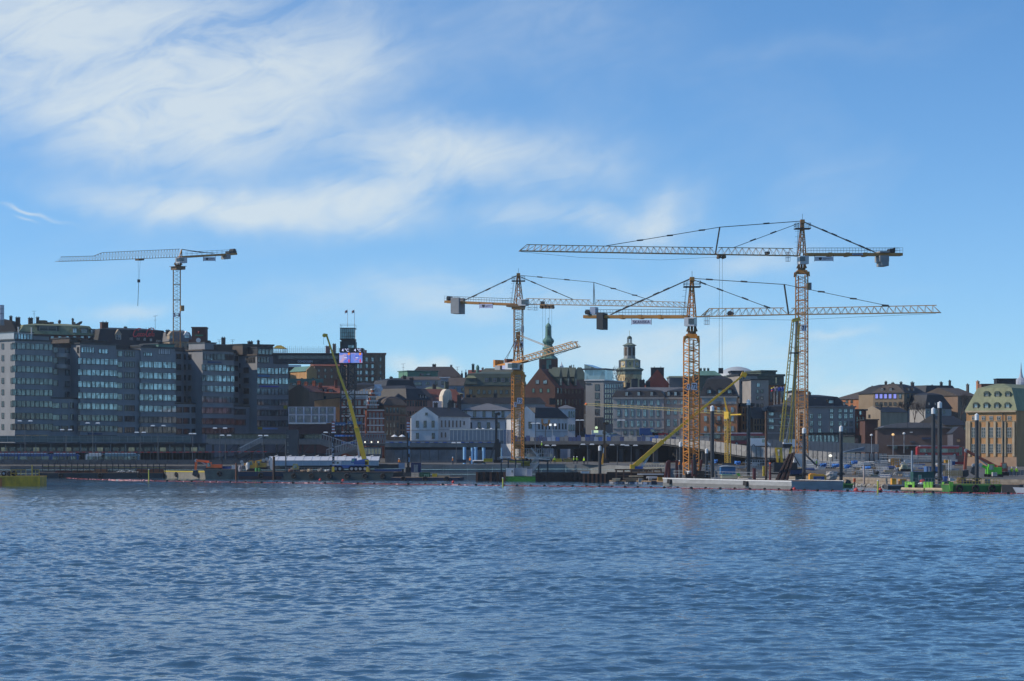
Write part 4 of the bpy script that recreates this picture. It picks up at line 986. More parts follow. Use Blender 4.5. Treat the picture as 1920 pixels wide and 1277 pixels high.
og=bld('orange corner house with a black mansard roof and two small balconies',1313,677,1382,675.8,743.5,22,plaster_orange,('mansard',33),roof_black,'townhouse',wins=[sq([1322.6,1336,1347.5,1359.6,1373],[750.6],5.4,8.5,g_cyan,style='cross',frame=frame_white),sq([1322.6,1336,1347.5,1359.6,1373],[768,784.6,803.5],5.6,9.5,g_cyan,style='cross',frame=frame_white),sq([1325,1345,1365],[818],12,8,g_mid)],
   trim=[(744.5,2.2,.35),(757.5,1,.1),(812.5,1.6,.15)],trimm=plaster_grey,dorm=[(1329.7,734.5,8.4,9.5,1.2,'arch',roof_black,g_cyan),(1350,734.5,8.4,9.5,1.2,'arch',roof_black,g_cyan),(1368,734.5,8.4,9.5,1.2,'arch',roof_black,g_cyan)],frac=.42)
t,f,zb,h=og; s=676/F
for r in (757.5,792):
 u,z=f.uz(1347.5,r); mb=MB(); mb.box(u-5.5*s,u+5.5*s,-1.1,-.02,z-zb-.5,z-zb-.3)
 for k in range(12): mb.bar((u-5.4*s+k*.98*s,-1.05,z-zb-.3),(u-5.4*s+k*.98*s,-1.05,z-zb+.6),.06)
 mb.bar((u-5.5*s,-1.05,z-zb+.6),(u+5.5*s,-1.05,z-zb+.6),.1); mb.build('balcony',black_metal,t)
fr=Fac(f.B,f.B+f.back*22)
for x in (1386,1390,1395,1400):
 for r in (750,767,784,802):
  u,z=fr.uz(x,r)
  if 0<u<21: add_window(t,f.W+.01,u,z-zb-.7,1.6,1.5,'plain',g_mid,frame_dark,R(90))
MB().box(f.uz(1316,750)[0],f.uz(1381,750)[0],-.06,-.003,h-2.0,h-.35).build('frieze',plaster_grey,t)
bld('narrow orange-brown house right of the orange corner house',1390,690,1412,691,762,12,plaster_orange,('flat',6),roof_black,'townhouse',wins=[sq([1394,1399.5,1405,1410],[770,785,800],2.6,9,g_dark)])
bld('low brown house with a sloping black roof left of the rusty steel post',1412,686,1436,687,785,10,M('plaster_tan',(.26,.17,.1),.85),('gable',22),roof_brown,'townhouse',wins=[sq([1416,1421,1426,1431],[790,802],2.4,8,g_dark)])
roof_piece('pale shallow dome on the skyline behind the orange corner house','dome','dome',1382,712,960,lambda m,s: (m.lathe([(42*s,-6),(41*s,4*s),(36*s,11*s),(28*s,17*s),(18*s,21.5*s),(8*s,24*s),(.1,24.6*s)],28),[m.bar((37.1*s*math.cos(a),37.1*s*math.sin(a),2*s),(17*s*math.cos(a),17*s*math.sin(a),18.1*s),.3) for a in np.linspace(0,6.1,22)]),[M('dome_zinc',(.40,.43,.44),.5,var=.1)])
bld('long low green roof with small vents on the skyline behind crane 72',1255,900,1345,900,708,14,roof_grey,('frustum',3),M('roof_sage',(.22,.26,.20),.7),'townhouse',chim=[])
bld('stepped green copper roof block left of the dome',1302,890,1352,890,704,14,copper_dark,('frustum',9),copper_teal,'townhouse',chim=[(1314,692,4,697,6,copper_dark),(1321,692,4,697,6,copper_dark),(1328,692,4,697,6,copper_dark)],frac=1.4)
st=bld('tall beige stepped block with few windows behind the orange corner house',1386,768,1420,769,704,14,M('plaster_greige',(.27,.245,.22),.85),('flat',3),roof_black,'apartment_block',wins=[sq([1392],[712],5,14,g_dark)])
bld('dark roof house storey at the end of the yellow boom',1371,780,1393,780,698,8,roof_grey,('flat',3),roof_black,'roof_house')
bld('beige lower step block with four windows right of the tall stepped block',1408,756,1441,757,712.5,10,M('plaster_greige',(.27,.245,.22),.85),('flat',2),roof_black,'apartment_block',wins=[sq([1422],[722],7,7,g_cyan),sq([1420.5,1428.5],[733.5,746,760],5,6.5,g_mid)])
bld('teal glass and copper office block with brick side behind the flagpoles',1420,832,1470,836,705,24,copper_dark,('flat',4),copper_dark,'office_building','office building',wins=[sq([1428],[714],24,7,g_mid,style='band6'),sq([1455],[722],3,30,g_warm)],frac=1.0)
bld('teal copper plant storey on top of the copper office block',1427,838,1455,840,697,12,copper_dark,('flat',3),copper_dark,'roof_house')
bld('orange brick lower part of the copper roofed office block',1428,822,1472,826,722,8,M('brick_orange',(.23,.1,.045),.85),('flat',3),copper_dark,'office_building','office building',wins=[sq([1446,1457,1467],[740],5,26,g_dark)])
# flags
for i,(px,lab,mats) in enumerate(((1451.5,'yellow, blue and red flag on the leftmost of the flagpoles before the copper office block',[M('flag_yellow',(.6,.45,.04),.8),M('flag_blue',(.02,.06,.35),.8),M('flag_red',(.5,.03,.03),.8)]),(1457,'pale flag on the second of the flagpoles before the copper office block',[M('flag_pale',(.4,.3,.36),.8)]),(1464.5,'deep blue flag on the third of the flagpoles before the copper office block',[M('flag_blue',(.02,.06,.35),.8)]),(1470,'deep blue flag on the rightmost of the flagpoles before the copper office block',[M('flag_blue',(.02,.06,.35),.8)]))):
 flag(px,762,724,690,lab,mats,6,7)
bld('grey-brown house with a tall arched bay window behind the yellow lattice boom',1438,682,1492,682,771,14,M('plaster_taupe',(.19,.165,.15),.85),('mansard',9),roof_black,'townhouse',wins=[sq([1446],[776],10,6,g_cyan,style='arch'),sq([1446],[788,800.5],10,8,g_cyan,style='cross'),sq([1463.5,1478],[780,792,805],5.5,6.5,g_mid)],trim=[(784.5,1.2,.1),(798,1.2,.1),(812,1.2,.1)],trimm=trim_light)
bld('dark roof and chimneys beside the tower crane mast numbered 71',1485,740,1512,740,735,14,plaster_grey,('flat',3),roof_black,'townhouse',wins=[sq([1482,1490],[745],4,8,g_mid)])
HC=[1521.5,1537,1559.3,1575,1585.8,1596]
bld('long grey-blue hotel front with paired window columns right of crane 71',1512,674,1603,674,764,16,M('hotel_grey',(.24,.225,.22),.8,var=.1),('flat',2.5),roof_grey,'hotel',wins=[sq(HC,[780,793.6,807.4],7,9,g_cyan,style='cross'),sq(HC[2:],[771.5-4],0.1,0.1) if False else sq(HC[2:],[769.5],7,7,g_cyan,style='cross'),sq(cx(1517,1599,12),[822],6,13,g_cyan)],
   trim=[(812.5,3,.5)],trimm=roof_black)
for i,x in enumerate((1529,1567)): pass
bld('black roofs with skylights and a brick chimney above the grey-blue hotel',1512,708,1592,716,765,14,plaster_grey,('mansard',22),roof_black,'townhouse',chim=[(1519,737,4,746,4,roof_black),(1528,748,4,756,2,plaster_orange)],dorm=[(1558,753,14,6,1.2,'flat',roof_black,g_cyan),(1583,757,5,5,1.2,'flat',roof_black,g_cyan)],frac=.8)
bld('narrow dark red house with one bright attic window at the end of the hotel',1604,690,1624,692,770,10,brick_red,('flat',3),roof_black,'townhouse',wins=[sq([1613],[774],5,7,g_cyan),sq([1607,1612.5,1618],[786,798],3,9,g_mid)])
bld('orange house with a wide dark hipped roof on the skyline',1563,812,1636,802,749,22,plaster_orange,('hip',20),roof_brown,'townhouse',wins=[sq([1588,1597],[753,761],4,5,g_mid)])
bld('yellow-beige gable house with a round window above the brown market hall',1619,704,1651,700,773,14,plaster_beige,('gablef',10),roof_black,'townhouse',wins=[sq([1630],[780],3,6,g_dark)],chim=[(1649,760,5,768,3,roof_black)])
bld('yellow-beige side range with dark roof above the brown market hall',1651,716,1672,730,777,12,plaster_beige,('gable',10),roof_black,'townhouse',chim=[(1668,764,4,772,3,roof_black)])
vw=[1643.8,1652,1660.4,1669,1678]
bld('large beige house on the ridge with five violet-lit windows',1637,772,1695,768,737,18,M('plaster_sand',(.27,.205,.135),.85,var=.1),('mansard',13),roof_brown,'townhouse',wins=[sq(vw,[742.6],6,9,g_lit),sq([1687.7],[742.6],5,8,g_cyan),sq(vw+[1687.7],[757],4.6,6,g_mid),sq([1677,1687.7],[769],4.6,6.5,g_mid)],chim=[(1660.5,717,4,725,5,roof_black),(1673.5,719,5,725,5,roof_black),(1689,718,4,725,5,roof_black)],dorm=[(1654,730,6,4,.8,'flat',roof_black,g_dark),(1670,730,6,4,.8,'flat',roof_black,g_dark)],frac=1.2)
bld('large beige house range right of the violet-lit windows',1695,768,1735,776,737,18,M('plaster_sand',(.27,.205,.135),.85,var=.1),('mansard',13),roof_black,'townhouse',wins=[sq([1702.7,1709.9,1716.5,1722.4,1729],[742.6],4,8,g_cyan),sq([1702.7,1709.9,1716.5,1722.4,1729],[757],4,6,g_cyan),sq([1702.7,1709.9,1716.5],[769.5],4,6,g_cyan)],chim=[(1712.5,718,6,725,5,roof_black)],dorm=[(1704,730,4,4,.8,'flat',roof_black,g_mid),(1713,730,4,4,.8,'flat',roof_black,g_mid)],frac=1.2)
bld('narrow brown house with two chimneys left of the violet-lit windows',1626,792,1640,790,739,10,plaster_brown,('gable',8),roof_brown,'townhouse',chim=[(1634,726,4,735,3,roof_brown),(1641,727,5,735,3,roof_black)])
bld('black-roofed row on the right skyline left of the green-roofed customs house',1735,800,1800,806,742,20,plaster_grey,('frustum',20),roof_black,'townhouse',chim=[(1749,724,3,731,6,roof_black),(1782,715,3,724,6,roof_black),(1766,718,4,724,6,roof_black)],frac=.6)
bld('whitish house front below the black roofs on the right',1770,786,1798,792,741,12,M('plaster_cool',(.32,.34,.37),.85),('flat',3),roof_black,'townhouse',wins=[sq([1781],[746],5,6,g_dark),sq([1781,1797],[757,768],5,6,g_mid)])
bld('steep black roof with two tiny lit dormers behind the twin black piles',1735,760,1784,764,766,14,plaster_grey,('mansard',26),roof_black,'townhouse',wins=[sq([1740,1748,1756,1770],[772],4,5,g_mid)],dorm=[(1742,757,3,4,1,'flat',roof_black,g_cyan),(1754,757.5,3,4,1,'flat',roof_black,g_cyan)],frac=.55)
bld('brown house with a dark pitched roof beside the green-roofed customs house',1796,770,1832,776,742,16,plaster_brown,('gable',16),roof_brown,'townhouse',chim=[(1816,722,4,730,4,roof_brown),(1835,716,5,728,4,plaster_orange)])
bld('dark long roof low behind the market hall',1772,668,1813,672,797,12,plaster_brown,('gable',18),roof_black,'townhouse',wins=[sq([1783,1791,1801,1809],[803],4,5,g_mid)])
# market hall
mh=bld('brown market hall with a segmented grey barrel roof',1645,642,1784,640,805,30,M('hall_brown',(.12,.082,.07),.8,var=.12),('flat',1),dark_metal,'market_hall',wins=[sq([1679,1700,1734],[839],10,7,g_mid)])
t,f,zb,h=mh
top=[(1646,804),(1660,798),(1680,794),(1702,792),(1732,792.5),(1752,795),(1770,799),(1783,803)]
for (a,ya),(b,yb) in zip(top,top[1:]):
 ua,za=f.uz(a,ya); ub,z_b=f.uz(b,yb)
 MB().prism([(ua+.03,.3,h+.4),(ub-.03,.3,h+.4),(ub-.03,.3,z_b-zb),(ua+.03,.3,za-zb)],(0,28,0)).build('roof_segment',M('hall_zinc',(.15,.15,.16),.6),t)
MB().box(f.uz(1663,835)[0],f.uz(1739,835)[0],-2.2,-.02,f.uz(1700,836.4)[1]-zb,f.uz(1700,834.4)[1]-zb).build('canopy',grey_metal,t)
wallsign(mh,1737,822,17,4,M('sign_navy2',(.025,.035,.085),.5)); wallsign(mh,1711,828.5,10,2.5,M('sign_slate',(.07,.08,.11),.5)); wallsign(mh,1708.5,810.5,5,2,off_white)
bld('dark red low block between the hotel and the market hall',1622,655,1646,655,788,10,brick_brown,('flat',2),roof_black,'townhouse')
bld('small dark kiosk house with a pitched black roof beside the customs house',1787,622,1812,622,813,8,M('kiosk_slate',(.08,.08,.10),.7),('gablef',13),roof_black,'kiosk',wins=[sq([1797],[826],8,6,g_cyan)])
bld('glass-fronted ground floor pavilion under the hotel',1603,662,1642,664,818,8,M('pavilion_teal',(.03,.05,.055),.5),('flat',1.5),dark_metal,'pavilion',wins=[sq([1606,1630],[828],7,13,g_cyan),sq([1619,1638],[828],5,13,g_mid)])

# ---- green-roofed customs house on the right
ch=bld('ochre customs house with a green copper mansard roof at the right edge',1812,612,1905.5,604.5,771,26,plaster_ochre,('mansard',43),copper,'customs_house',wins=[('f',[1826,1844,1858.5,1872.8,1892.6],[783.3],6,7,'cross',g_dark,frame_white),('f',[1826,1844,1858.5,1872.8,1892.6],[810.5],7.6,18.5,'tall',g_dark,frame_white),('f',[1826,1844,1858.5,1872.8,1892.6],[840.5],7.6,16.5,'tall',g_dark,frame_white),('f',[1893],[875],8,14,'plain',g_dark,frame_dark)],
   trim=[(771.5,3.2,.6),(789.5,1,.12)],trimm=M('trim_ochre',(.38,.31,.21),.8),dorm=[(x,739.5,8.5,6.5,3.6,'arch',copper_dark,g_mid) for x in (1850,1870,1890)]+[(x,761,8.5,7.5,.9,'arch',copper_dark,g_cyan) for x in (1829.8,1849.6,1869.4,1889)],frac=.42)
t,f,zb,h=ch; s=606/F
for x in (1813.5,1818,1835,1851.4,1865.7,1881,1884.5,1901):
 u=f.uz(x,820)[0]; za,zc=f.uz(x,856)[1]-zb,f.uz(x,790.5)[1]-zb
 MB().box(u-2.2*s,u+2.2*s,-.35,-.012,za,zc).build('pilaster',M('trim_ochre',(.38,.31,.21),.8),t)
MB().box(-.25,f.W+.25,-.42,-.014,0,f.uz(1850,857)[1]-zb).build('plinth',M('plinth_pink',(.33,.22,.145),.85,var=.15),t)
MB().tube((f.uz(1881.8,800)[0],-.5,0),(f.uz(1881.8,800)[0],-.5,h-.5),.13,n=6).build('downpipe',dark_metal,t)
for x in (1887,1901,1880+27): pass
roof_piece('dark plant room behind the customs house roof','plant room','plant_room',1887,722,650,lambda m,s: (m.box(-18*s,18*s,0,4,-3,11*s),m.box(-19*s,19*s,-.3,4.3,11*s+.004,12.4*s)),roof_black)
roof_piece('small brick roof house with a flat cap left of the customs house roof','roof house','roof_house',1853,730,690,lambda m,s: (m.box(-13*s,11*s,0,4,-6,9*s),m.box(-14*s,12*s,-.3,4.3,9*s+.004,10.4*s)),M('brick_dull',(.2,.1,.07),.8))
def dome_spire(m,s):
 m.lathe([(15*s,-20*s),(15*s,0),(14*s,4*s),(10.5*s,9*s),(5*s,12.5*s),(4*s,14*s),(3.4*s,16*s),(2*s,22*s),(1.1*s,30*s),(.4*s,39*s),(.15*s,42*s)],14)
roof_piece('white dome with a needle spire peeking over the customs house','dome','spire_dome',1914.5,721,760,dome_spire,M('dome_pale',(.33,.36,.42),.6))

# ---- white museum with gabled ends
ms=bld('white museum wing with a curved gable and three tall windows left of the fence',771,664,822,664,783.5,20,plaster_white,('gablef',19),roof_black,'museum',wins=[sq([782.5,797,812],[795],5.4,12,g_dark),sq([782.5,812.5],[817],5.4,10,g_dark),sq([799.5],[776],5,5,g_dark)],trim=[(806.5,1.2,.12)],trimm=plaster_grey,chim=[(817,757,7,766,12,roof_black),(842,757,6,766,14,roof_black)])
bld('long white museum side range with a row of narrow windows',822,668,882,676,781,12,plaster_white,('gable',18),roof_black,'museum',wins=[sq([828,835,842,849,856,863],[794.5],2.2,12,g_dark),sq([828,835],[815],2.2,9,g_dark),sq([870],[793],2.5,7,g_dark)],trim=[(806,1,.1)],trimm=plaster_grey)
bld('white museum central block with a grey tin roof behind the drill rig',866,694,962,694,769.5,16,plaster_white,('hip',14),roof_grey,'museum',wins=[sq([873,890,907.5,925,943],[776],5.2,11,g_dark),sq([882,898.5,916,934,951],[797.5],6,11,g_dark)],trim=[(784.5,2,.7),(769.8,1.4,.4)],trimm=roof_black,chim=[(846,752,10,766,6,roof_black),(861,742,8,752,9,roof_black)])
bld('dark upper roof range with chimneys behind the museum centre',862,722,1022,724,757,14,plaster_grey,('frustum',12),roof_black,'museum',chim=[(878,741,8,753,3,roof_black),(889,743,6,753,3,roof_black),(929,739,7,750,4,roof_black),(1036,748,12,766,3,roof_black)],frac=.9)
bld('white museum gable end right of the orange crane mast',972,664,1003,664,779,20,plaster_white,('gablef',16),roof_black,'museum',wins=[sq([994],[797],6,12,g_dark)])
bld('white museum side range with twelve narrow windows right of the crane mast',1003,666,1064,674,784,12,plaster_white,('mansard',20),roof_black,'museum',wins=[sq([1010.5,1017,1023.5,1030,1036.3,1042.5,1048.5,1054.8,1060.6],[799],2.4,11,g_dark)],trim=[(809.5,1,.1)],trimm=plaster_grey,frac=.75)
bld('tall white museum end block with a flat grey roof left of the brick building',1045,694,1078.5,694,766,14,plaster_white,('hip',7),roof_grey,'museum',wins=[sq([1067.2,1071.6,1076],[776.5,801.5],2.4,11,g_mid)])
# ---- lower bare trees
def bare_tree(label,px,yb,D,hpx,seed,spread=.55):
 rng=random.Random(seed); s=D/F; h=hpx*s
 t=thing('bare_tree',label,'tree',P(px,yb,D)); tr=MB(); cr=MB()
 def br(mb,p,d,L,r,lev):
  q=p+d*L; mb.tube(p,q,r,r*.62,n=5 if lev<2 else 3)
  if lev>=5: return
  for k in range(3 if lev<4 else 2):
   a=rng.uniform(0,6.28); tilt=rng.uniform(.3,.75)*spread*1.5
   u=d.cross(V((rng.uniform(-1,1),rng.uniform(-1,1),.3))).normalized()
   nd=(Matrix.Rotation(tilt,3,u) @ d); nd=(nd+V((0,0,.12))).normalized()
   br(cr,q-d*L*rng.uniform(0,.35),nd,L*rng.uniform(.6,.82),max(r*.6,.025),lev+1)
 br(tr,V((0,0,-1)),V((rng.uniform(-.1,.1),0,1)).normalized(),h*.34+1,h*.022,0)
 tr.build('trunk',M('bark',(.05,.036,.028),.9),t); cr.build('crown',M('twigs',(.075,.05,.04),.9),t)
for lab,px,yb,D,hp,sd in (('bare brown tree left of the twin black piles in front of the beige house',1716,800,745,46,3),('smaller bare tree right of the market hall roof',1735,800,735,40,4),('bare tree in front of the violet-lit house, left of the larger tree',1696,797,748,36,8),('bare tree between the black roof and the customs house',1802,792,740,52,9),('bare tree peeking out left of the church tower',1157,735,845,42,11),('dark bare tree standing against the church tower',1172,745,800,42,12)):
 bare_tree(lab,px,yb,D,hp,sd)
#= cranes
def mast(parent,base,x,y,z0,z1,w,rot,n,mat,chord=.2,lace=.1,nz=3,name='mast_section'):
 hs=(z1-z0)/n; mb=MB(); c=[V((math.cos(rot+math.pi/4+i*math.pi/2),math.sin(rot+math.pi/4+i*math.pi/2),0))*w*.7071 for i in range(4)]
 for p in c: mb.bar(p,p+V((0,0,hs)),chord,up=V((math.cos(rot),math.sin(rot),0)))
 for i in range(4):
  a,b=c[i],c[(i+1) % 4]
  mb.bar(a+V((0,0,.06)),b+V((0,0,.06)),lace*1.5)
  for k in range(nz):
   za,zb_,zm=V((0,0,hs*k/nz)),V((0,0,hs*(k+1)/nz)),V((0,0,hs*(k+.5)/nz))
   p,q=(a,b) if (k+i) % 2 else (b,a)
   mb.bar(p+za,q+zm,lace); mb.bar(q+zm,p+zb_,lace)
 # ladder inside
 l=V((0,0,0)); r=V((math.cos(rot),math.sin(rot),0))*.22
 mb.bar(l-r,l-r+V((0,0,hs)),lace*.6); mb.bar(l+r,l+r+V((0,0,hs)),lace*.6)
 for k in range(int(hs/.9)): mb.bar(l-r+V((0,0,k*.9+.3)),l+r+V((0,0,k*.9+.3)),lace*.5)
 me=mb.mesh(name,mat)
 for k in range(n): put(name,me,parent,(x,y,z0+hs*k))
def truss(mb,tops,bots,hw,nrm,nb,chord=.16,lace=.08,m=0,square=False):
 if not square: chord*=.8; lace*=.62
 """tops/bots: polylines; nb bays per piece; triangular (one top chord) or square section"""
 for (t0,t1),(b0,b1),n in zip(zip(tops,tops[1:]),zip(bots,bots[1:]),nb):
  for sgn in (-1,1):
   o=nrm*hw*sgn; ot=o if square else V((0,0,0))
   mb.bar(b0+o,b1+o,chord,m=m)
   if square or sgn>0: mb.bar(t0+ot,t1+ot,chord*(1 if square else 1.15),m=m)
   for k in range(n):
    f0,f1,fm=k/n,(k+1)/n,(k+.5)/n
    mb.bar(b0.lerp(b1,f0)+o,t0.lerp(t1,fm)+ot,lace,m=m); mb.bar(t0.lerp(t1,fm)+ot,b0.lerp(b1,f1)+o,lace,m=m)
  for k in range(n+1):
   p=b0.lerp(b1,k/n); mb.bar(p-nrm*hw,p+nrm*hw,lace,m=m)
   if square: p=t0.lerp(t1,k/n); mb.bar(p-nrm*hw,p+nrm*hw,lace,m=m)
class Crane:
 def __init__(s,label,xm,yb,D,tipl,tipr,mat,group='yellow tower cranes over the building site',name='tower_crane'):
  s.base=P(xm,yb,D); s.t=thing(name,label,'tower crane',s.base,group=group)
  s.D,s.xm,s.yb,s.mat=D,xm,yb,mat
  s.f=Fac((X(tipl[0],tipl[1]),tipl[1]),(X(tipr[0],tipr[1]),tipr[1])); s.ang=math.atan2(s.f.d.y,s.f.d.x)
  s.n=s.f.back.copy(); s.px=D/F
 def p(s,x,y,off=0): return s.f.pt(x,y,off)-s.base
 def z(s,y): return ZZ(y,s.D)-s.base.z
 def part(s,name,mb,mat): return mb.build(name,mat,s.t)
 def flatbox(s,mb,x0,x1,y0,y1,t0,t1,m=0):
  """a box lying along the jib plane between two columns and two rows, t0..t1 metres across it"""
  a,b,c,d=s.p(x0,y1),s.p(x1,y1),s.p(x1,y0),s.p(x0,y0)
  q0,q1=s.n*t0,s.n*t1
  mb.hexa([a+q0,b+q0,b+q1,a+q1,d+q0,c+q0,c+q1,d+q1],m)
 def rope(s,mb,pts,w=.09,off=0.0):
  q=[s.p(*a)+s.n*off for a in pts]
  for a,b in zip(q,q[1:]): mb.bar(a,b,w)
 def banner(s,x0,x1,y0,y1,txt=None,shield=False,mat=None):
  mb=MB(); s.flatbox(mb,x0,x1,y0,y1,-1.05,-.98); o=s.part('banner',mb,mat or M('banner_white',(.55,.55,.6),.7,var=.05))
  c=s.p((x0+x1)/2,(y0+y1)/2)-s.n*1.06; w=(x1-x0)*s.px; h=(y1-y0)*s.px
  if txt: text(txt,o,M('sign_navy3',(.01,.012,.07),.6,var=0),c,(R(90),0,s.ang),w*.9,h*.68,bold=.022)
  if shield:
   k=MB(); xs=x0+(x1-x0)*.30; q=.22*(y1-y0)
   pts=[s.p(xs+a*q*1.5,(y0+y1)/2+b*q*1.5)-s.n*1.10 for a,b in ((-1,-1),(1,-1),(1,.3),(0,1.1),(-1,.3))]
   k.prism(pts,s.n*.05); k.build('emblem',M('sign_black',(.02,.02,.03),.6,var=0),o)
   for j in range(3): # lines of small grey lettering
    b=MB(); yy=y0+(y1-y0)*(.33+.18*j); s.flatbox(b,x0+(x1-x0)*.46,x0+(x1-x0)*(.92,.8,.6)[j],yy-.35,yy+.35,-1.09,-1.055); b.build('lettering',M('sign_grey2',(.25,.25,.3),.6,var=0),o)
  mb=MB()
  for xx in (x0,x1): mb.bar(s.p(xx,y0-3)-s.n*1.0,s.p(xx,y1+1)-s.n*1.0,.09)
  mb.build('hanger',cable,o)
 def numberplate(s,x0,x1,y0,y1,txt,Dp):
  s_=Dp/F; a=P((x0+x1)/2,(y0+y1)/2,Dp)-s.base; w,h=(x1-x0)*s_,(y1-y0)*s_
  o=MB().box(a.x-w/2,a.x+w/2,a.y-.05,a.y,a.z-h/2,a.z+h/2).build('number_sign',M('plate_white',(.55,.53,.6),.6,var=.05),s.t)
  text(txt,o,M('sign_black',(.02,.02,.03),.6,var=0),a+V((0,-.065,0)),FRONT,w*.78,h*.75,bold=.02)
 def rail(s,x0,x1,y0,y1,n,off=-.9,hgt=1.1):
  mb=MB()
  for q in (off,-off):
   for k in range(n+1):
    a=s.p(x0,y0).lerp(s.p(x1,y1),k/n)+s.n*q; mb.bar(a,a+V((0,0,hgt)),.05)
   for hh in (.55,1.1): mb.bar(s.p(x0,y0)+s.n*q+V((0,0,hh)),s.p(x1,y1)+s.n*q+V((0,0,hh)),.05)
  s.part('handrail',mb,dark_metal)
 def pendant(s,pts,nodes=(),w=.14):
  mb=MB()
  for off in (-.35,.35): s.rope(mb,pts,w*.75,off)
  o=s.part('pendant',mb,cable)
  for (x,y) in nodes: a=s.p(x,y); k=MB(); d=(s.p(*pts[1])-s.p(*pts[0])).normalized(); k.bar(a-d*.65,a+d*.65,.36,.3); k.build('link',cable,o)
 def peak(s,x0,x1,yb,xt,yt,w=.22):
  mb=MB(); hw=.9; top=s.p(xt,yt)
  q=[s.p(x0,yb)-s.n*hw,s.p(x1,yb)-s.n*hw,s.p(x1,yb)+s.n*hw,s.p(x0,yb)+s.n*hw]
  tp=[top+(a-top)*.12*V((1,1,0)).length/1.414 for a in q]
  tp=[V((top.x+(a.x-top.x)*.30,top.y+(a.y-top.y)*.30,top.z-.5)) for a in q]
  for a,b in zip(q,tp): mb.bar(a,b,w)
  n=6
  for i in range(4):
   a0,b0,a1,b1=q[i],tp[i],q[(i+1) % 4],tp[(i+1) % 4]
   for k in range(n):
    mb.bar(a0.lerp(b0,k/n),a1.lerp(b1,(k+1)/n),w*.45) if k % 2 else mb.bar(a1.lerp(b1,k/n),a0.lerp(b0,(k+1)/n),w*.45)
    mb.bar(a0.lerp(b0,(k+1)/n),a1.lerp(b1,(k+1)/n),w*.4)
  mb.box(top.x-.45,top.x+.45,top.y-.6,top.y+.6,top.z-.5,top.z+.35)
  s.part('peak_frame',mb,s.mat)
  mb=MB(); z=top.z-1.6; r=1.6
  for a,b in (((-r,-r),(r,-r)),((r,-r),(r,r)),((r,r),(-r,r)),((-r,r),(-r,-r))):
   for hh in (0,.6,1.1): mb.bar((top.x+a[0],top.y+a[1],z+hh),(top.x+b[0],top.y+b[1],z+hh),.07 if hh else .16)
   mb.bar((top.x+a[0],top.y+a[1],z),(top.x+a[0],top.y+a[1],z+1.1),.07)
  mb.box(top.x-r,top.x+r,top.y-r,top.y+r,z-.05,z-.02); mb.bar(top,top+V((0,0,1.6)),.07)
  lx=q[0]-s.f.d*.7; lt=tp[0]-s.f.d*.7     # caged ladder
  for e in (-.25,.25): mb.bar(lx+s.n*e,lt+s.n*e,.05)
  for k in range(16): a=lx.lerp(lt,k/16); mb.bar(a-s.n*.25,a+s.n*.25,.04)
  for k in range(6): a=lx.lerp(lt,(k+.5)/6); mb.bar(a-s.f.d*.6-s.n*.3,a-s.f.d*.6+s.n*.3,.04); mb.bar(a-s.n*.3,a-s.f.d*.6-s.n*.3,.04)
  s.part('peak_platform',mb,dark_metal)

def collar(c,x0,x1,y0,y1,flare=True):
 a=c.p((x0+x1)/2,y0); w=(x1-x0)*c.px/2; h=(y1-y0)*c.px
 mb=MB(); z=c.z(y1)
 m_=c.z(y0)
 mb.hexa([(-w*.86,-w*.86,z+h*.45),(w*.86,-w*.86,z+h*.45),(w*.86,w*.86,z+h*.45),(-w*.86,w*.86,z+h*.45),(-w*.7,-w*.7,m_),(w*.7,-w*.7,m_),(w*.7,w*.7,m_),(-w*.7,w*.7,m_)])
 for sx in (-1,1):
  for sy in (-1,1): mb.hexa([(sx*w*1.0-.12,sy*w*.9-.12,z),(sx*w*1.0+.12,sy*w*.9-.12,z),(sx*w*1.0+.12,sy*w*.9+.12,z),(sx*w*1.0-.12,sy*w*.9+.12,z),(sx*w*.8-.3,sy*w*.8-.3,z+h*.75),(sx*w*.8+.3,sy*w*.8-.3,z+h*.75),(sx*w*.8+.3,sy*w*.8+.3,z+h*.75),(sx*w*.8-.3,sy*w*.8+.3,z+h*.75)])
 c.part('slewing_collar',mb,c.mat)
def turret(c,x0,x1,y0,y1):
 xm=((x0+x1)/2-c.xm)*c.px; w=(x1-x0)*c.px/2; z0,z1=c.z(y1),c.z(y0)
 mb=MB(); mb.tube((xm,0,z0),(xm,0,z0+.6),w*1.05,n=16)
 for sx in (-1,1):
  for sy in (-1,1): mb.hexa([(xm+sx*w*.9-.35,sy*w*.8-.35,z0+.6),(xm+sx*w*.9+.35,sy*w*.8-.35,z0+.6),(xm+sx*w*.9+.35,sy*w*.8+.35,z0+.6),(xm+sx*w*.9-.35,sy*w*.8+.35,z0+.6),(xm+sx*w*.75-.16,sy*w*.7-.16,z1),(xm+sx*w*.75+.16,sy*w*.7-.16,z1),(xm+sx*w*.75+.16,sy*w*.7+.16,z1),(xm+sx*w*.75-.16,sy*w*.7+.16,z1)])
 mb.tube((xm,0,z0+.5),(xm,0,z1),w*.3,n=8)
 return c.part('turret',mb,M('turret_brown',(.13,.075,.03),.6,var=.2))
def cab(c,x0,x1,y0,y1,glass_side):
 """white operator cab with a dark glazed end"""
 w,h=(x1-x0),(y1-y0); mb=MB()
 gx=x0+w*.45 if glass_side>0 else x0+w*.55
 c.flatbox(mb,x0,x1,y0,y1,-2.6,-.5); o=c.part('cab',mb,M('cab_white',(.5,.52,.55),.5,var=.06))
 g=MB()
 if glass_side>0: c.flatbox(g,gx,x1+.7,y0+h*.12,y1-h*.25,-2.72,-1.2)
 else: c.flatbox(g,x0-.7,gx,y0+h*.12,y1-h*.35,-2.72,-1.2)
 g.build('cab_window',g_dark,o)

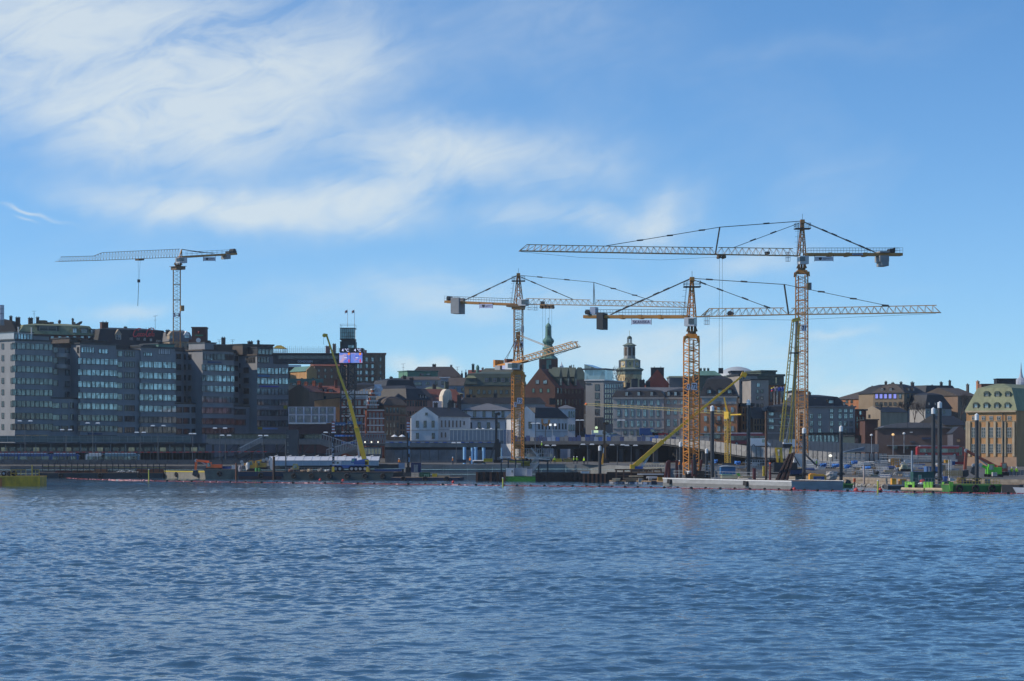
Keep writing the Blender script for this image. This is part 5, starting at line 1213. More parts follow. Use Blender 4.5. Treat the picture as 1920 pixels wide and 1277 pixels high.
# ---- crane 72 (front right, over the barge)
c=Crane('tower crane with the company banner and number 72 plate, its jib reaching right',1296.3,890,480,(1095,488),(1764,463),crane_orange)
mast(c.t,c.base,0,0,0,c.z(636),2.62*.86,R(24),12,crane_orange,.22,.085,2)
collar(c,1283,1311,626.5,641)
turret(c,1289.5,1305,612,627)
cab(c,1289.5,1308,596.5,612.5,1)
c.peak(1290,1303,595,1297.6,523)
mb=MB(); b0=[c.p(1310,594),c.p(1481,590),c.p(1762,586)]; t0=[c.p(1330,578.5),c.p(1470,577.3)]
truss(mb,t0,[c.p(1316,593.6),c.p(1478,590)],.85,c.n,[11],.17,.1)
truss(mb,[c.p(1484,578),c.p(1756,572.5)],[c.p(1478,590),c.p(1763,586)],.85,c.n,[20],.17,.1)
for q in (-.85,.85): mb.bar(c.p(1303,594)+c.n*q,c.p(1316,593.6)+c.n*q,.17); mb.bar(c.p(1316,593.6)+c.n*q,c.p(1330,578.5),.14)
c.part('jib',mb,M('jib_ochre',(.34,.20,.075),.55,var=.2))
mb=MB(); c.flatbox(mb,1096,1290,591.2,597,-.95,.95)
for x in (1167,1202.5,1239): c.flatbox(mb,x-3,x+3,590.6,598.2,-1.0,1.0)
c.part('counter_jib',mb,M('counter_jib_ochre',(.36,.165,.03),.5,var=.15))
c.rail(1100,1288,591,590.5,16)
mb=MB(); c.flatbox(mb,1123,1135,587,618,-1.6,1.6); c.part('counterweight',mb,M('ballast_shaded',(.045,.05,.055),.8))  # front-side shade is put into this dark counterweight colour
mb=MB(); mb.tube(c.p(1104,586)-c.n*1.2,c.p(1104,586)+c.n*1.2,4.6*c.px,n=14); c.part('winch',mb,black_metal)
mb=MB(); c.flatbox(mb,1109,1119,576,589.5,-1,1); c.part('switch_box',mb,M('box_bluegrey',(.33,.38,.48),.5))
c.banner(1187,1224,600,608.5,'SKANSKA',mat=M('banner_blue',(.44,.50,.64),.7))
c.pendant([(1298.5,522),(1472,533.5),(1668,574)],[(1330,524),(1395,528),(1540,547),(1600,560),(1660,572.5)])
c.pendant([(1299,524),(1443,577.5)],[(1318,531),(1350,543),(1397,560),(1438,575.5)])
c.pendant([(1296,522),(1145,590)],[(1249.7,542.5),(1230.3,551),(1201,564.5),(1174,576.5),(1159.5,583)])
mb=MB(); mb.bar(c.p(1470.5,533.5),c.p(1478.5,589),.3); c.part('king_post',mb,M('jib_dark',(.10,.075,.05),.6))
mb=MB(); c.flatbox(mb,1367,1372.5,585,590.5,-.6,.6); mb.tube(c.p(1369.5,588)-c.n*.7,c.p(1369.5,588)+c.n*.7,.5,n=8); c.part('jib_winch',mb,black_metal)
def basket(c,x0,x1,y0,y1):
 mb=MB()
 for x in (x0,(x0+x1)/2,x1):
  for q in (-.5,.5): mb.bar(c.p(x,y0)+c.n*q,c.p(x,y1)+c.n*q,.06)
 for y in (y0,y0*.4+y1*.6,y1):
  for q in (-.5,.5): mb.bar(c.p(x0,y)+c.n*q,c.p(x1,y)+c.n*q,.06)
  for x in (x0,x1): mb.bar(c.p(x,y)-c.n*.5,c.p(x,y)+c.n*.5,.06)
 c.part('maintenance_basket',mb,galv)
basket(c,1321.5,1329,591,608.5)
c.numberplate(1296.5,1307,718,731,'72',478)
c.numberplate(1288,1293.5,720,731,'7',478.2)
mb=MB(); c.rope(mb,[(1330,597),(1480,600),(1755,588)],.05); c.part('jib_rope',mb,cable)

# ---- crane 71 (rear right, highest)
c=Crane('tallest tower crane, on the right, with its jib reaching left and number 71 plate',1503.3,850,520,(972,507),(1692,524),crane_yellow)
mast(c.t,c.base,0,0,0,c.z(516),2.42*.86,R(-24),14,crane_yellow,.22,.085,2)
collar(c,1490.5,1516.5,507,519); turret(c,1496,1510,496,508)
cab(c,1493,1509.5,481.5,496.5,-1)
c.peak(1497.5,1509,480,1504.5,415)
jm=M('jib_ochre',(.34,.20,.075),.55,var=.2)
mb=MB(); truss(mb,[c.p(1487,466),c.p(1347,464)],[c.p(1492,479.6),c.p(1343,477.2)],.85,c.n,[11],.17,.1)
truss(mb,[c.p(1337,464.3),c.p(1160,462),c.p(988,458.6)],[c.p(1343,477.2),c.p(1160,474),c.p(974,470.5)],.85,c.n,[15,15],.17,.1)
mb.bar(c.p(988,458.6),c.p(974,470),.12)
for q in (-.85,.85): mb.bar(c.p(1498,480)+c.n*q,c.p(1491,479.6)+c.n*q,.2)
c.part('jib',mb,jm)
mb=MB(); c.flatbox(mb,1511,1690,474.8,480,-.95,.95)
for x in (1554.5,1587.5,1620.5): c.flatbox(mb,x-3,x+3,474,481.4,-1,1)
c.part('counter_jib',mb,M('counter_jib_ochre',(.36,.165,.03),.5,var=.15)); c.rail(1512,1690,474.6,474.4,16)
mb=MB(); c.flatbox(mb,1645,1662,472,474.6,-1.7,1.7); c.flatbox(mb,1645,1662,480.2,491.5,-1.7,1.7); c.flatbox(mb,1648.5,1661.5,491.6,499.6,-1.7,1.7)
for x in cx(1651,1660,4): c.flatbox(mb,x-.12,x+.12,480.4,499.4,-1.76,-1.69)
c.part('counterweight',mb,counterweight)
mb=MB(); c.flatbox(mb,1666,1674,467,474.3,-1,1); mb.tube(c.p(1671,471)-c.n*1.1,c.p(1671,471)+c.n*1.1,3*c.px,n=10); c.flatbox(mb,1674.5,1677,465,474,-.6,.6); c.part('winch',mb,black_metal)
c.banner(1524.5,1559.5,482,490,shield=True)
o=MB(); c.flatbox(o,1595,1615,475.6,479.2,-1.05,-.96); o=c.part('name_plate',o,M('plate_blue',(.3,.36,.48),.6)); text('LIEBHERR',o,M('sign_navy3',(.02,.025,.10),.6,var=0),c.p(1605,477.4)-c.n*1.07,(R(90),0,c.ang),17*c.px,2.4*c.px)
c.pendant([(1503.5,414.5),(1349.5,426),(1136,461)],[(1437,419),(1316,431.5),(1256,441.5),(1200,450.5)])
c.pendant([(1503.5,416.5),(1375,464.4)],[(1450,436),(1412,450)])
c.pendant([(1505.5,415.5),(1642,473.6)],[(1546,432.5),(1564,440),(1590.5,451.5),(1615,462),(1627.5,467.5)])
mb=MB(); mb.bar(c.p(1349.5,426),c.p(1341.5,476),.3); c.part('king_post',mb,M('jib_dark',(.10,.075,.05),.6))
mb=MB(); c.flatbox(mb,1346.5,1359,477,480,-1,1)
for x in (1348,1357): mb.tube(c.p(x,482.5)-c.n*.9,c.p(x,482.5)+c.n*.9,.32,n=8); mb.bar(c.p(x,479),c.p(x,484),.3)
c.part('trolley',mb,M('turret_brown',(.13,.075,.03),.6,var=.2))
mb=MB()
for x in (1349,1354.5): mb.bar(c.p(x,483),c.p(x-.6,690),.05)
a=c.p(1351.5,690); mb.hexa([a+V(v) for v in ((-.5,-.3,-1.2),(.5,-.3,-1.2),(.5,.3,-1.2),(-.5,.3,-1.2),(-.5,-.3,0),(.5,-.3,0),(.5,.3,0),(-.5,.3,0))]); c.part('hoist_rope',mb,cable)
mb=MB(); c.flatbox(mb,1435.5,1442,472,477,-.6,.6); c.part('jib_winch',mb,black_metal)
basket(c,1474,1480.5,473,490)
mb=MB(); c.flatbox(mb,1509,1513,531,544,-1.9,-1.0); c.part('control_box',mb,M('box_ochre',(.28,.16,.06),.6)); mb=MB(); c.flatbox(mb,1513.2,1516.4,531,544.5,-1.9,-.9); c.part('control_box',mb,M('box_slate',(.14,.16,.2),.6))
c.numberplate(1502.5,1512,609.5,621,'71',517.5)
mb=MB(); c.rope(mb,[(976,472),(1090,483),(1240,487.5),(1345,482)],.05); c.part('jib_rope',mb,cable)
# climbing brace and white concrete foot
bs=P(1496,876,519)
t=thing('crane_foot','white concrete pedestal under the tallest tower crane','crane foot',bs); s=519/F
MB().hexa([(-9.5*s,-1.2,0),(8*s,-1.2,0),(8*s,1.6,0),(-9.5*s,1.6,0),(-7*s,-1.2,25.6*s),(8*s,-1.2,25.6*s),(8*s,1.6,25.6*s),(-7*s,1.6,25.6*s)]).build('pedestal',off_white,t)
mb=MB(); mb.bar((-9*s,-1.35,22*s),(2*s,-1.35,3*s),.22); mb.bar((8.2*s,0,30*s),(34*s,-1,3*s),.35); mb.build('brace',dark_metal,t)

# ---- centre hammerhead crane
c=Crane('tower crane left of centre with a grey counterweight slab and its jib reaching right',972,862,600,(834,608),(1292,582),crane_yellow)
mast(c.t,c.base,0,0,0,c.z(579),2.25*.92,R(8),14,crane_yellow,.18,.075,2)
mb=MB(); c.flatbox(mb,954,981,571.5,576,-1.6,1.6); c.part('slewing_platform',mb,M('turret_brown',(.13,.075,.03),.6,var=.2))
mb=MB(); c.flatbox(mb,963,981,576.3,580.5,-1.25,1.25); c.part('slewing_collar',mb,crane_yellow)
c.peak(966,978.5,571,972,515)
cab(c,979.5,993,562,574,1)
mb=MB(); truss(mb,[c.p(986,559.6),c.p(1107,562.4)],[c.p(980,570.5),c.p(1113,572.6)],.8,c.n,[12],.16,.09)
truss(mb,[c.p(1118,562.6),c.p(1287,566.8)],[c.p(1113,572.6),c.p(1299,576.6)],.8,c.n,[17],.16,.09); c.part('jib',mb,jm)
mb=MB(); a,b=c.p(836,566),c.p(966,571.3)
mb.bar(a-c.n*.8,b-c.n*.8,.3,4.6*c.px); mb.bar(a+c.n*.8,b+c.n*.8,.3,4.6*c.px); mb.bar(a,b,1.5,.2); c.part('counter_jib',mb,M('counter_jib_ochre',(.36,.165,.03),.5,var=.15))
c.rail(836,965,563.6,568.6,13)
mb=MB(); c.flatbox(mb,851,866,558.5,588.5,-1.9,-1.05); c.flatbox(mb,851,866,558.5,588.5,1.05,1.9); c.flatbox(mb,850.6,866.4,569.5,588.6,-1.04,1.04); c.part('counterweight',mb,counterweight)
mb=MB(); mb.tube(c.p(843,559)-c.n,c.p(843,559)+c.n,3.4*c.px,n=10); c.flatbox(mb,839.5,847,560.5,563.5,-.8,.8); c.part('winch',mb,black_metal)
c.banner(902,927,570.5,578,shield=True,mat=M('banner_blue2',(.38,.42,.62),.7))
c.pendant([(973,516),(1113.5,529.5),(1226,565)],[(1012,519.5),(1063,524.5),(1150,541),(1190,553.5)])
c.pendant([(973,518),(1075,561.5)],[(1000,529.5),(1040,546.5)])
c.pendant([(971,516),(870,563.5)],[(945,528.5),(915,542.5),(890,554.5)])
mb=MB(); mb.bar(c.p(1113.5,529.5),c.p(1112.4,571),.16); mb.bar(c.p(1113.5,529.5),c.p(1115.6,571),.16); c.part('king_post',mb,M('jib_dark',(.10,.075,.05),.6))
for xa,xb in ((1014.5,1024.5),(1027.5,1037)):
 mb=MB(); c.flatbox(mb,xa,xb,572.2,574.4,-.9,.9)
 for x in (xa+1.4,xb-1.4): mb.bar(c.p(x,573),c.p(x,578),.35); mb.tube(c.p(x,576.5)-c.n*.8,c.p(x,576.5)+c.n*.8,.32,n=8)
 c.part('trolley',mb,M('turret_brown',(.13,.075,.03),.6,var=.2))
mb=MB()
for x in (1017.5,1022.5,1030,1034.5): mb.bar(c.p(x,578),c.p(x,684),.045)
for x in (1020,1032): a=c.p(x,684); mb.box(a.x-.4,a.x+.4,a.y-.3,a.y+.3,a.z-1.0,a.z)
c.part('hoist_rope',mb,cable)
basket(c,989.5,995.5,570,581); basket(c,1000.5,1007,570,581.5)
mb=MB(); c.flatbox(mb,1015,1020,565,570.5,-.6,.6); c.part('jib_winch',mb,black_metal)
mb=MB(); c.flatbox(mb,981.5,985,611.5,623.5,-1.5,-.9); c.part('control_box',mb,M('box_slate',(.14,.16,.2),.6))
c.numberplate(974,981,641,652,'4',598)
c.numberplate(964.5,970,641,652,'7',598)

# ---- crane 73 (smaller, in front, jib tilted up)
c=Crane('low tower crane numbered 73, its jib tilted up across the green spire',971,860,545,(930,552),(1086,524),crane_orange,name='tower_crane')
mast(c.t,c.base,0,0,0,c.z(699),2.55*.9,R(14),7,crane_orange,.2,.07,2)
collar(c,958.5,983.5,695,708)
turret(c,964,978,683,696)
cab(c,965,978,680.5,693,1)
mb=MB(); truss(mb,[c.p(975,671.5),c.p(1078,640.5)],[c.p(977,680.5),c.p(1083,650)],.75,c.n,[15],.17,.075,square=True); mb.bar(c.p(1078,640.5),c.p(1083.5,650.5),.2)
c.part('jib',mb,M('jib_tan',(.42,.25,.11),.55,var=.2))
mb=MB(); a,b=c.p(935,687),c.p(985,676.5); mb.bar(a-c.n*.7,b-c.n*.7,.3,.55); mb.bar(a+c.n*.7,b+c.n*.7,.3,.55); mb.bar(a,b,1.2,.15)
c.flatbox(mb,933,936.5,675,689,-1.2,1.2); c.part('counter_jib',mb,crane_orange)
mb=MB(); c.flatbox(mb,951,955.5,673,682,-.8,.8); c.part('winch',mb,rust)
mb=MB(); c.flatbox(mb,936.5,946.5,685.5,693.5,-1.3,1.3); c.part('counterweight',mb,counterweight)
mb=MB(); c.flatbox(mb,950,958,685.5,692.5,-1.2,-1.1); c.part('banner',mb,M('banner_blue2',(.38,.42,.62),.7))
mb=MB()
for q in (-.6,.6):
 mb.bar(c.p(966,677)+c.n*q,c.p(971.5,627),.25); mb.bar(c.p(978,675)+c.n*q,c.p(971.5,627),.25)
 for k in range(5): mb.bar(c.p(966+k,677-k*9)+c.n*q*(1-k/5.5),c.p(977-k,672-k*9)+c.n*q*(1-k/5.5),.1)
a=c.p(971.5,629); mb.box(a.x-.5,a.x+.5,a.y-.5,a.y+.5,a.z-.7,a.z+.8); c.part('peak_frame',mb,crane_yellow)
mb=MB(); c.rope(mb,[(972,628),(1030,651)],.1,.4); c.rope(mb,[(972,628),(1030,651)],.1,-.4); c.part('pendant',mb,M('pendant_tan',(.3,.19,.1),.6))
mb=MB(); c.rope(mb,[(970,631),(944,673.5)],.07,.4); c.rope(mb,[(970,634),(953,673.5)],.07,-.4); c.rope(mb,[(1083,650),(1040,668)],.05); c.part('guy_rope',mb,cable)
c.numberplate(969.5,979,746,757,'73',542.5); c.numberplate(963.5,968.5,754,763,'7',542.6)

# ---- left crane behind the office wings
c=Crane('tower crane rising behind the grey office wings on the left, jib reaching left',331.5,700,735,(106,700),(442,752),crane_yellow)
mast(c.t,c.base,0,0,-20,c.z(505),2.25*.94,R(12),11,M('mast_dull',(.36,.165,.045),.55,var=.2),.17,.075,2)
mb=MB(); c.flatbox(mb,327,341,644,700,-1.6,-1.3) if False else None
mb=MB(); c.flatbox(mb,325.5,342.5,500,506,-1.3,1.3); c.flatbox(mb,323.5,343.5,499.3,500,-1.6,1.6); c.part('slewing_collar',mb,M('turret_brown',(.13,.075,.03),.6,var=.2))
turret(c,328,340,492,500); cab(c,326.5,340.5,483.5,494,-1)
mb=MB(); truss(mb,[c.p(337,467),c.p(192,473.6)],[c.p(336,482),c.p(191,488)],.8,c.n,[27],.16,.075)
truss(mb,[c.p(192,473.6),c.p(176,480)],[c.p(191,488),c.p(176,488.5)],.8,c.n,[3],.16,.075)
truss(mb,[c.p(176,480),c.p(114,481.6)],[c.p(176,488.5),c.p(107,490.3)],.8,c.n,[12],.14,.07)
c.part('jib',mb,M('jib_pale',(.34,.26,.19),.55,var=.2))
mb=MB(); c.flatbox(mb,335,342,467.5,483,-.9,.9) if False else mb.bar(c.p(336,483),c.p(340.5,468),.3); mb.bar(c.p(341,482),c.p(340.5,468),.3); a,b=c.p(337,482.3),c.p(441,476.2)
mb.bar(a-c.n*.8,b-c.n*.8,.3,4*c.px); mb.bar(a+c.n*.8,b+c.n*.8,.3,4*c.px); mb.bar(a,b,1.5,.2)
c.part('counter_jib',mb,M('counter_jib_ochre',(.36,.165,.03),.5,var=.15)); c.rail(345,440,479.5,474.5,10)
mb=MB(); c.flatbox(mb,420,427,477,486,-1.4,1.4); c.part('counterweight',mb,counterweight)
mb=MB(); mb.tube(c.p(436,470)-c.n,c.p(436,470)+c.n,3.6*c.px,n=10); c.flatbox(mb,426,440,471,475,-.9,.9); c.part('winch',mb,black_metal)
c.banner(377,400,482.5,489.5,shield=True)
c.pendant([(340.5,467.5),(372,472.3),(401,475.2)],[(365,471.3),(374,472.6)],.16)
mb=MB(); c.flatbox(mb,257,267,485.5,488.5,-.9,.9); c.part('trolley',mb,M('turret_brown',(.13,.075,.03),.6,var=.2))
mb=MB(); mb.bar(c.p(259,488),c.p(259.5,524),.05); mb.bar(c.p(263,488),c.p(260.8,524),.05); a=c.p(260.2,524); mb.box(a.x-.4,a.x+.4,a.y-.3,a.y+.3,a.z-.9,a.z); a=c.p(260.2,527)
mb.bar(a,c.p(258.3,574),.13); c.part('hook',mb,cable)
c.numberplate(334,338.5,586.5,595,'4',733); c.numberplate(324,329,586.5,595,'7',733)
mb=MB(); c.flatbox(mb,333.5,339.5,573,583.5,-1.5,-.9); c.part('control_box',mb,M('box_ochre',(.28,.16,.06),.6))

# ---- small self-erecting crane with a thin yellow jib
c=Crane('small yellow self-erecting crane with a thin horizontal jib, left of the bus',1364.5,872,560,(1096,592),(1392,557),crane_lemon)
mast(c.t,c.base,0,0,0,c.z(784),.9,R(30),4,M('mast_lemon',(.5,.32,.035),.5,var=.2),.14,.05,3)
mb=MB(); truss(mb,[c.p(1362,771),c.p(1099,756)],[c.p(1362,776.5),c.p(1097,759)],.45,c.n,[26],.08,.05); c.part('jib',mb,M('lattice_pale',(.42,.35,.12),.6))
mb=MB(); mb.bar(c.p(1362,778),c.p(1390,777),.35,.3); c.flatbox(mb,1360,1368.5,772,786,-.5,.5); c.part('counter_jib',mb,crane_lemon)
mb=MB(); mb.bar(c.p(1358,745),c.p(1364,780),.28); mb.bar(c.p(1360,752),c.p(1366,778),.12); c.part('peak_frame',mb,crane_lemon)
mb=MB(); c.rope(mb,[(1358,746),(1270,765)],.05); c.rope(mb,[(1358,746),(1386,777)],.05); c.part('pendant',mb,cable)
mb=MB(); mb.tube(c.p(1098,757),c.p(1100,758.5),.3,n=6); c.part('jib_head',mb,orange_paint)
mb=MB(); mb.box(-1.3,1.3,-.9,.9,0,.5); c.part('base_frame',mb,dark_metal)
# ---- crawler crane with a tall yellow lattice boom
D=500; s=D/F
base=P(1470,896,D)
t=thing('crawler_crane','crawler crane with a leaning yellow lattice boom in front of the tallest crane','crawler crane',base)
def q(x,y,off=0): return P(x,y,D+off)-base
mb=MB(); nrm=V((0,1,0))
def lat(mb,a,b,w0,w1,n,ch,la,dep=1.0):
 a,b=V(a),V(b); d=(b-a).normalized(); sx=V((d.z,0,-d.x)).normalized()
 for i in range(4):
  o=[(-1,-1),(1,-1),(1,1),(-1,1)][i]; o2=[(-1,-1),(1,-1),(1,1),(-1,1)][(i+1) % 4]
  c0,c1=a+sx*o[0]*w0/2+nrm*o[1]*dep/2,b+sx*o[0]*w1/2+nrm*o[1]*dep/2*(w1/w0)
  e0,e1=a+sx*o2[0]*w0/2+nrm*o2[1]*dep/2,b+sx*o2[0]*w1/2+nrm*o2[1]*dep/2*(w1/w0)
  mb.bar(c0,c1,ch)
  for k in range(n): mb.bar((c0 if k % 2 else e0).lerp(c1 if k % 2 else e1,k/n),(e0 if k % 2 else c0).lerp(e1 if k % 2 else c1,(k+1)/n),la)
lat(mb,q(1465,828),q(1487,600),.62,.42,34,.13,.06,.8); lat(mb,q(1481,830),q(1498,605),.62,.42,34,.13,.06,.8)
mb.bar(q(1486,601),q(1500,598),.9,.7)
for k in range(9):
 f_=k/9; mb.bar(q(1465,828).lerp(q(1487,600),f_),q(1481,830).lerp(q(1498,605),f_),.1)
mb.build('boom',lattice_lemon,t)
mb=MB(); mb.bar(q(1487.5,760,.3),q(1494,602,.3),.9,.5); mb.bar(q(1474,830,.3),q(1487.5,760,.3),.55,.4)
mb.build('leader',M('leader_grey',(.30,.31,.30),.6,var=.1),t)
mb=MB(); a=q(1490,661); mb.box(a.x-1.1,a.x+1.1,-1,1,a.z-.2,a.z); [mb.bar((a.x+k,-1,a.z),(a.x+k,-1,a.z+1.1),.06) for k in (-1.1,0,1.1)]; mb.bar((a.x-1.1,-1,a.z+1.1),(a.x+1.1,-1,a.z+1.1),.06); mb.build('platform',black_metal,t)
mb=MB()
for y in (-.9,.9):
 yv=V((0,y,0)); mb.bar(q(1455,840)+yv,q(1461,884)+yv,.28); mb.bar(q(1464,840)+yv,q(1467,884)+yv,.28); mb.bar(q(1484,836)+yv,q(1475,884)+yv,.28); mb.bar(q(1454,841)+yv,q(1465,841)+yv,.4); mb.bar(q(1457,856)+yv,q(1465,856)+yv,.2)
mb.build('gantry',crane_lemon,t)
mb=MB(); a=q(1469,835); mb.box(a.x-.2,a.x+1.7,-1,1,a.z-.5,a.z+.3); mb.build('sheave_block',black_metal,t)
mb=MB(); mb.box(-2.2,2.6,-1.5,1.5,1.2,3.2); mb.build('body',black_metal,t); mb=MB()
for y in (-1.7,1.7):
 mb.box(-3,3,y-.45,y+.45,.15,1.0)
 for k in range(14): mb.box(-3+k*.43,-3+k*.43+.3,y-.5,y+.5,0,.16)
mb.build('track',rubber,t)
# ---- telescopic mobile crane on the long green barge
D=566; s=D/F
base=P(655,885,D); t=thing('mobile_crane','blue mobile crane on the green barge with a tall yellow telescopic boom leaning left','mobile crane',base)
def q(x,y,off=0): return P(x,y,D+off)-base
bm=M('boom_yellow',(.72,.42,.015),.45,var=.1)
for i,(a,b,w,h) in enumerate((((683.5,862),(668.5,803),9.6,9),((670.5,812),(655,752),7,7),((656.5,758),(634,695),4.8,5),((636,700),(612.5,629),3.6,4))):
 mb=MB(); mb.bar(q(*a),q(*b),w*s*.9,w*s,up=V((0,1,0))); mb.bar(q(*b),q(b[0]+(b[0]-a[0])*.02,b[1]+(b[1]-a[1])*.02),w*s*1.12,w*s*1.12,up=V((0,1,0))); mb.build('boom_section',bm if i<2 else M('boom_olive',(.46,.33,.03),.5,var=.1),t)
mb=MB(); mb.bar(q(614,629),q(606.5,628),.7); mb.tube(q(608,629)-V((0,.4,0)),q(608,629)+V((0,.4,0)),.45,n=8); mb.build('boom_head',M('boom_olive',(.46,.33,.03),.5,var=.1),t)
mb=MB(); mb.bar(q(607,629),q(606.5,646),.05); mb.build('hoist_rope',cable,t)
mb=MB(); mb.bar(q(673.5,858),q(671.5,836),.45); mb.bar(q(671.6,837),q(670.5,826),.3); mb.build('ram',M('ram_grey',(.35,.38,.42),.4),t)
mb=MB(); a,b=q(664,871),q(690,860); mb.box(a.x,b.x,-1.2,1.2,a.z,a.z+6*s); mb.hexa([(a.x,-1.1,a.z+6*s),(b.x,-1.1,a.z+6*s),(b.x,1.1,a.z+6*s),(a.x,1.1,a.z+6*s),(a.x+1.4,-1,a.z+9*s),(b.x,-1,b.z),(b.x,1,b.z),(a.x+1.4,1,a.z+9*s)]); mb.build('superstructure',blue_paint,t)
mb=MB(); a=q(658.5,868); mb.hexa([(a.x,-1.1,a.z),(a.x+11*s,-1.1,a.z),(a.x+11*s,1.1,a.z),(a.x,1.1,a.z),(a.x+1.5*s,-1,a.z+8.5*s),(a.x+10*s,-1,a.z+8.5*s),(a.x+10*s,1,a.z+8.5*s),(a.x+1.5*s,1,a.z+8.5*s)]); cb=mb.build('cab',blue_paint,t)
mb=MB(); mb.hexa([(a.x+1*s,-1.16,a.z+2.5*s),(a.x+7*s,-1.16,a.z+2.5*s),(a.x+7*s,-1.05,a.z+2.5*s),(a.x+1*s,-1.05,a.z+2.5*s),(a.x+2.4*s,-1.1,a.z+7.3*s),(a.x+7*s,-1.1,a.z+7.3*s),(a.x+7*s,-1,a.z+7.3*s),(a.x+2.4*s,-1,a.z+7.3*s)]); mb.build('cab_window',M('glass_green',(.12,.25,.2),.2,.3),cb)
a0,b0=q(624,878),q(692,872)
mb=MB(); mb.box(a0.x,b0.x,-1.3,1.3,a0.z,b0.z); mb.build('chassis',blue_paint,t)
mb=MB(); mb.box(q(631,0).x,q(640,0).x,-1.25,1.25,b0.z,b0.z+7*s); mb.box(q(624,0).x,q(631,0).x,-1.25,1.25,b0.z-.2,b0.z+1.5*s); dc=mb.build('driver_cab',off_white,t)
MB().box(q(632,0).x,q(636,0).x,-1.3,-1.252,b0.z+2.5*s,b0.z+6*s).build('cab_window',g_dark,dc)
for x in (630,638,660,668,676,685):
 w=MB(); z=a0.z-.1
 for y in (-1.3,1.0): w.tube((q(x,0).x,y,z),(q(x,0).x,y+.3,z),.72,n=14)
 wo_=w.build('wheel',rubber,t); r_=MB(); r_.tube((q(x,0).x,-1.33,z),(q(x,0).x,-1.29,z),.35,n=10); r_.build('rim',galv,wo_)
for x in (626,690):
 mb=MB(); mb.bar((q(x,0).x,-2.2,a0.z+.2),(q(x,0).x,2.2,a0.z+.2),.4); [mb.box(q(x,0).x-.3,q(x,0).x+.3,y-.3,y+.3,-.3,a0.z+.2) for y in (-2.2,2.2)]
 mb.build('outrigger',M('outrigger_yellow',(.55,.40,.03),.5),t)
MB().box(q(685,0).x,q(691,0).x,-1.2,1.2,b0.z+.02,q(0,862).z).build('counterweight',M('cw_yellow',(.55,.40,.03),.5),t)
# ---- second telescopic boom, low, rising to the right
D=535; base=P(1200,881,D); s=D/F
t=thing('mobile_crane','yellow telescopic crane with a long low boom rising to the right past crane 72','mobile crane',base)
def q(x,y,off=0): return P(x,y,D+off)-base
for i,(a,b,w) in enumerate((((1189,874),(1241,829),9.4),((1238,831.5),(1306,775),6),((1303,777.5),(1357,733),4.6),((1354,735.5),(1394,703),3.9))):
 mb=MB(); mb.bar(q(*a),q(*b),w*s*.85,w*s,up=V((0,1,0))); mb.bar(q(*b),q(b[0]+(b[0]-a[0])*.03,b[1]+(b[1]-a[1])*.03),w*s,w*s*1.16,up=V((0,1,0))); mb.build('boom_section',bm,t)
mb=MB(); mb.bar(q(1393,706),q(1396.5,699),.9,1.2); mb.tube(q(1396.5,701)-V((0,.4,0)),q(1396.5,701)+V((0,.4,0)),.4,n=8); mb.build('boom_head',bm,t)
mb=MB(); mb.bar(q(1203,876),q(1214,860),.45); mb.bar(q(1213,861.5),q(1219,853),.3); mb.build('ram',M('ram_pale',(.5,.55,.6),.3),t)
mb=MB(); a=q(1181.5,879); mb.box(a.x,a.x+8*s,-1.2,1.2,a.z,a.z+8*s); mb.box(a.x+8*s+.004,a.x+9.6*s,-1,1,a.z+2*s,a.z+7*s); mb.build('counterweight',bm,t)
mb=MB(); a=q(1190,879.5); mb.box(a.x,a.x+16.5*s,-1.1,1.1,a.z,a.z+5*s); mb.build('superstructure',blue_paint,t)
mb=MB(); mb.box(q(1182,0).x,q(1222,0).x,-1.3,1.3,-.8,q(0,879.6).z); mb.build('chassis',dark_metal,t)
#= waterfront
def hull(label,name,cat,xl,xr,yt,ybl,ybr,beam,mat,rake=(0,0),deck=None,rim=None,group=None,fenders=0,draft=.7,boot=None):
 """a floating hull: columns of its ends, deck row at the left, waterline rows left and right"""
 Da,Db=DW(ybl),DW(ybr); f=Fac((X(xl,Da),Da),(X(xr,Db),Db)); t=thing(name,label,cat,(f.A.x,f.A.y,0),math.atan2(f.d.y,f.d.x),group)
 W=f.W; h=ZZ(yt,Da); r0,r1=rake[0]*Da/F,rake[1]*Da/F
 mb=MB(); mb.hexa([(r0,.15,-draft),(W-r1,.15,-draft),(W-r1,beam-.15,-draft),(r0,beam-.15,-draft),(0,0,h),(W,0,h),(W,beam,h),(0,beam,h)])
 mb.build('hull',mat,t)
 MB().box(.15,W-.15,.15,beam-.15,h+.003,h+.05).build('deck',deck or timber,t)
 if rim:
  mb=MB(); mb.box(-.05,W+.05,-.06,.12,h-.12,h+.14); mb.box(-.05,W+.05,beam-.12,beam+.06,h-.12,h+.14); mb.build('rub_rail',rim,t)
 if boot: 
  e=r0*(h-.5)/(h+draft); MB().hexa([(r0*.9+.03,.02,-.2),(W-r1*.9-.03,.02,-.2),(W-r1*.9,.3,-.2),(r0*.9,.3,-.2),(r0*.55+.02,-.02,h*.42),(W-r1*.55-.02,-.02,h*.42),(W-r1*.55,.3,h*.42),(r0*.55,.3,h*.42)]).build('boot_stripe',boot,t)
 for k in range(fenders):
  x=W*(k+.6)/(fenders+.2); mb=MB(); n=14; Rr,rr=.46,.2
  pts=[]; fs=[]
  for i in range(n):
   a=2*math.pi*i/n
   for j in range(6):
    b=2*math.pi*j/6; pts.append((x+(Rr+rr*math.cos(b))*math.cos(a),-.2+rr*math.sin(b),h*.55+(Rr+rr*math.cos(b))*math.sin(a)))
  for i in range(n):
   for j in range(6): fs.append((i*6+j,((i+1) % n)*6+j,((i+1) % n)*6+(j+1) % 6,i*6+(j+1) % 6))
  mb.add(pts,fs); mb.build('tyre_fender',rubber,t)
 return t,f,h
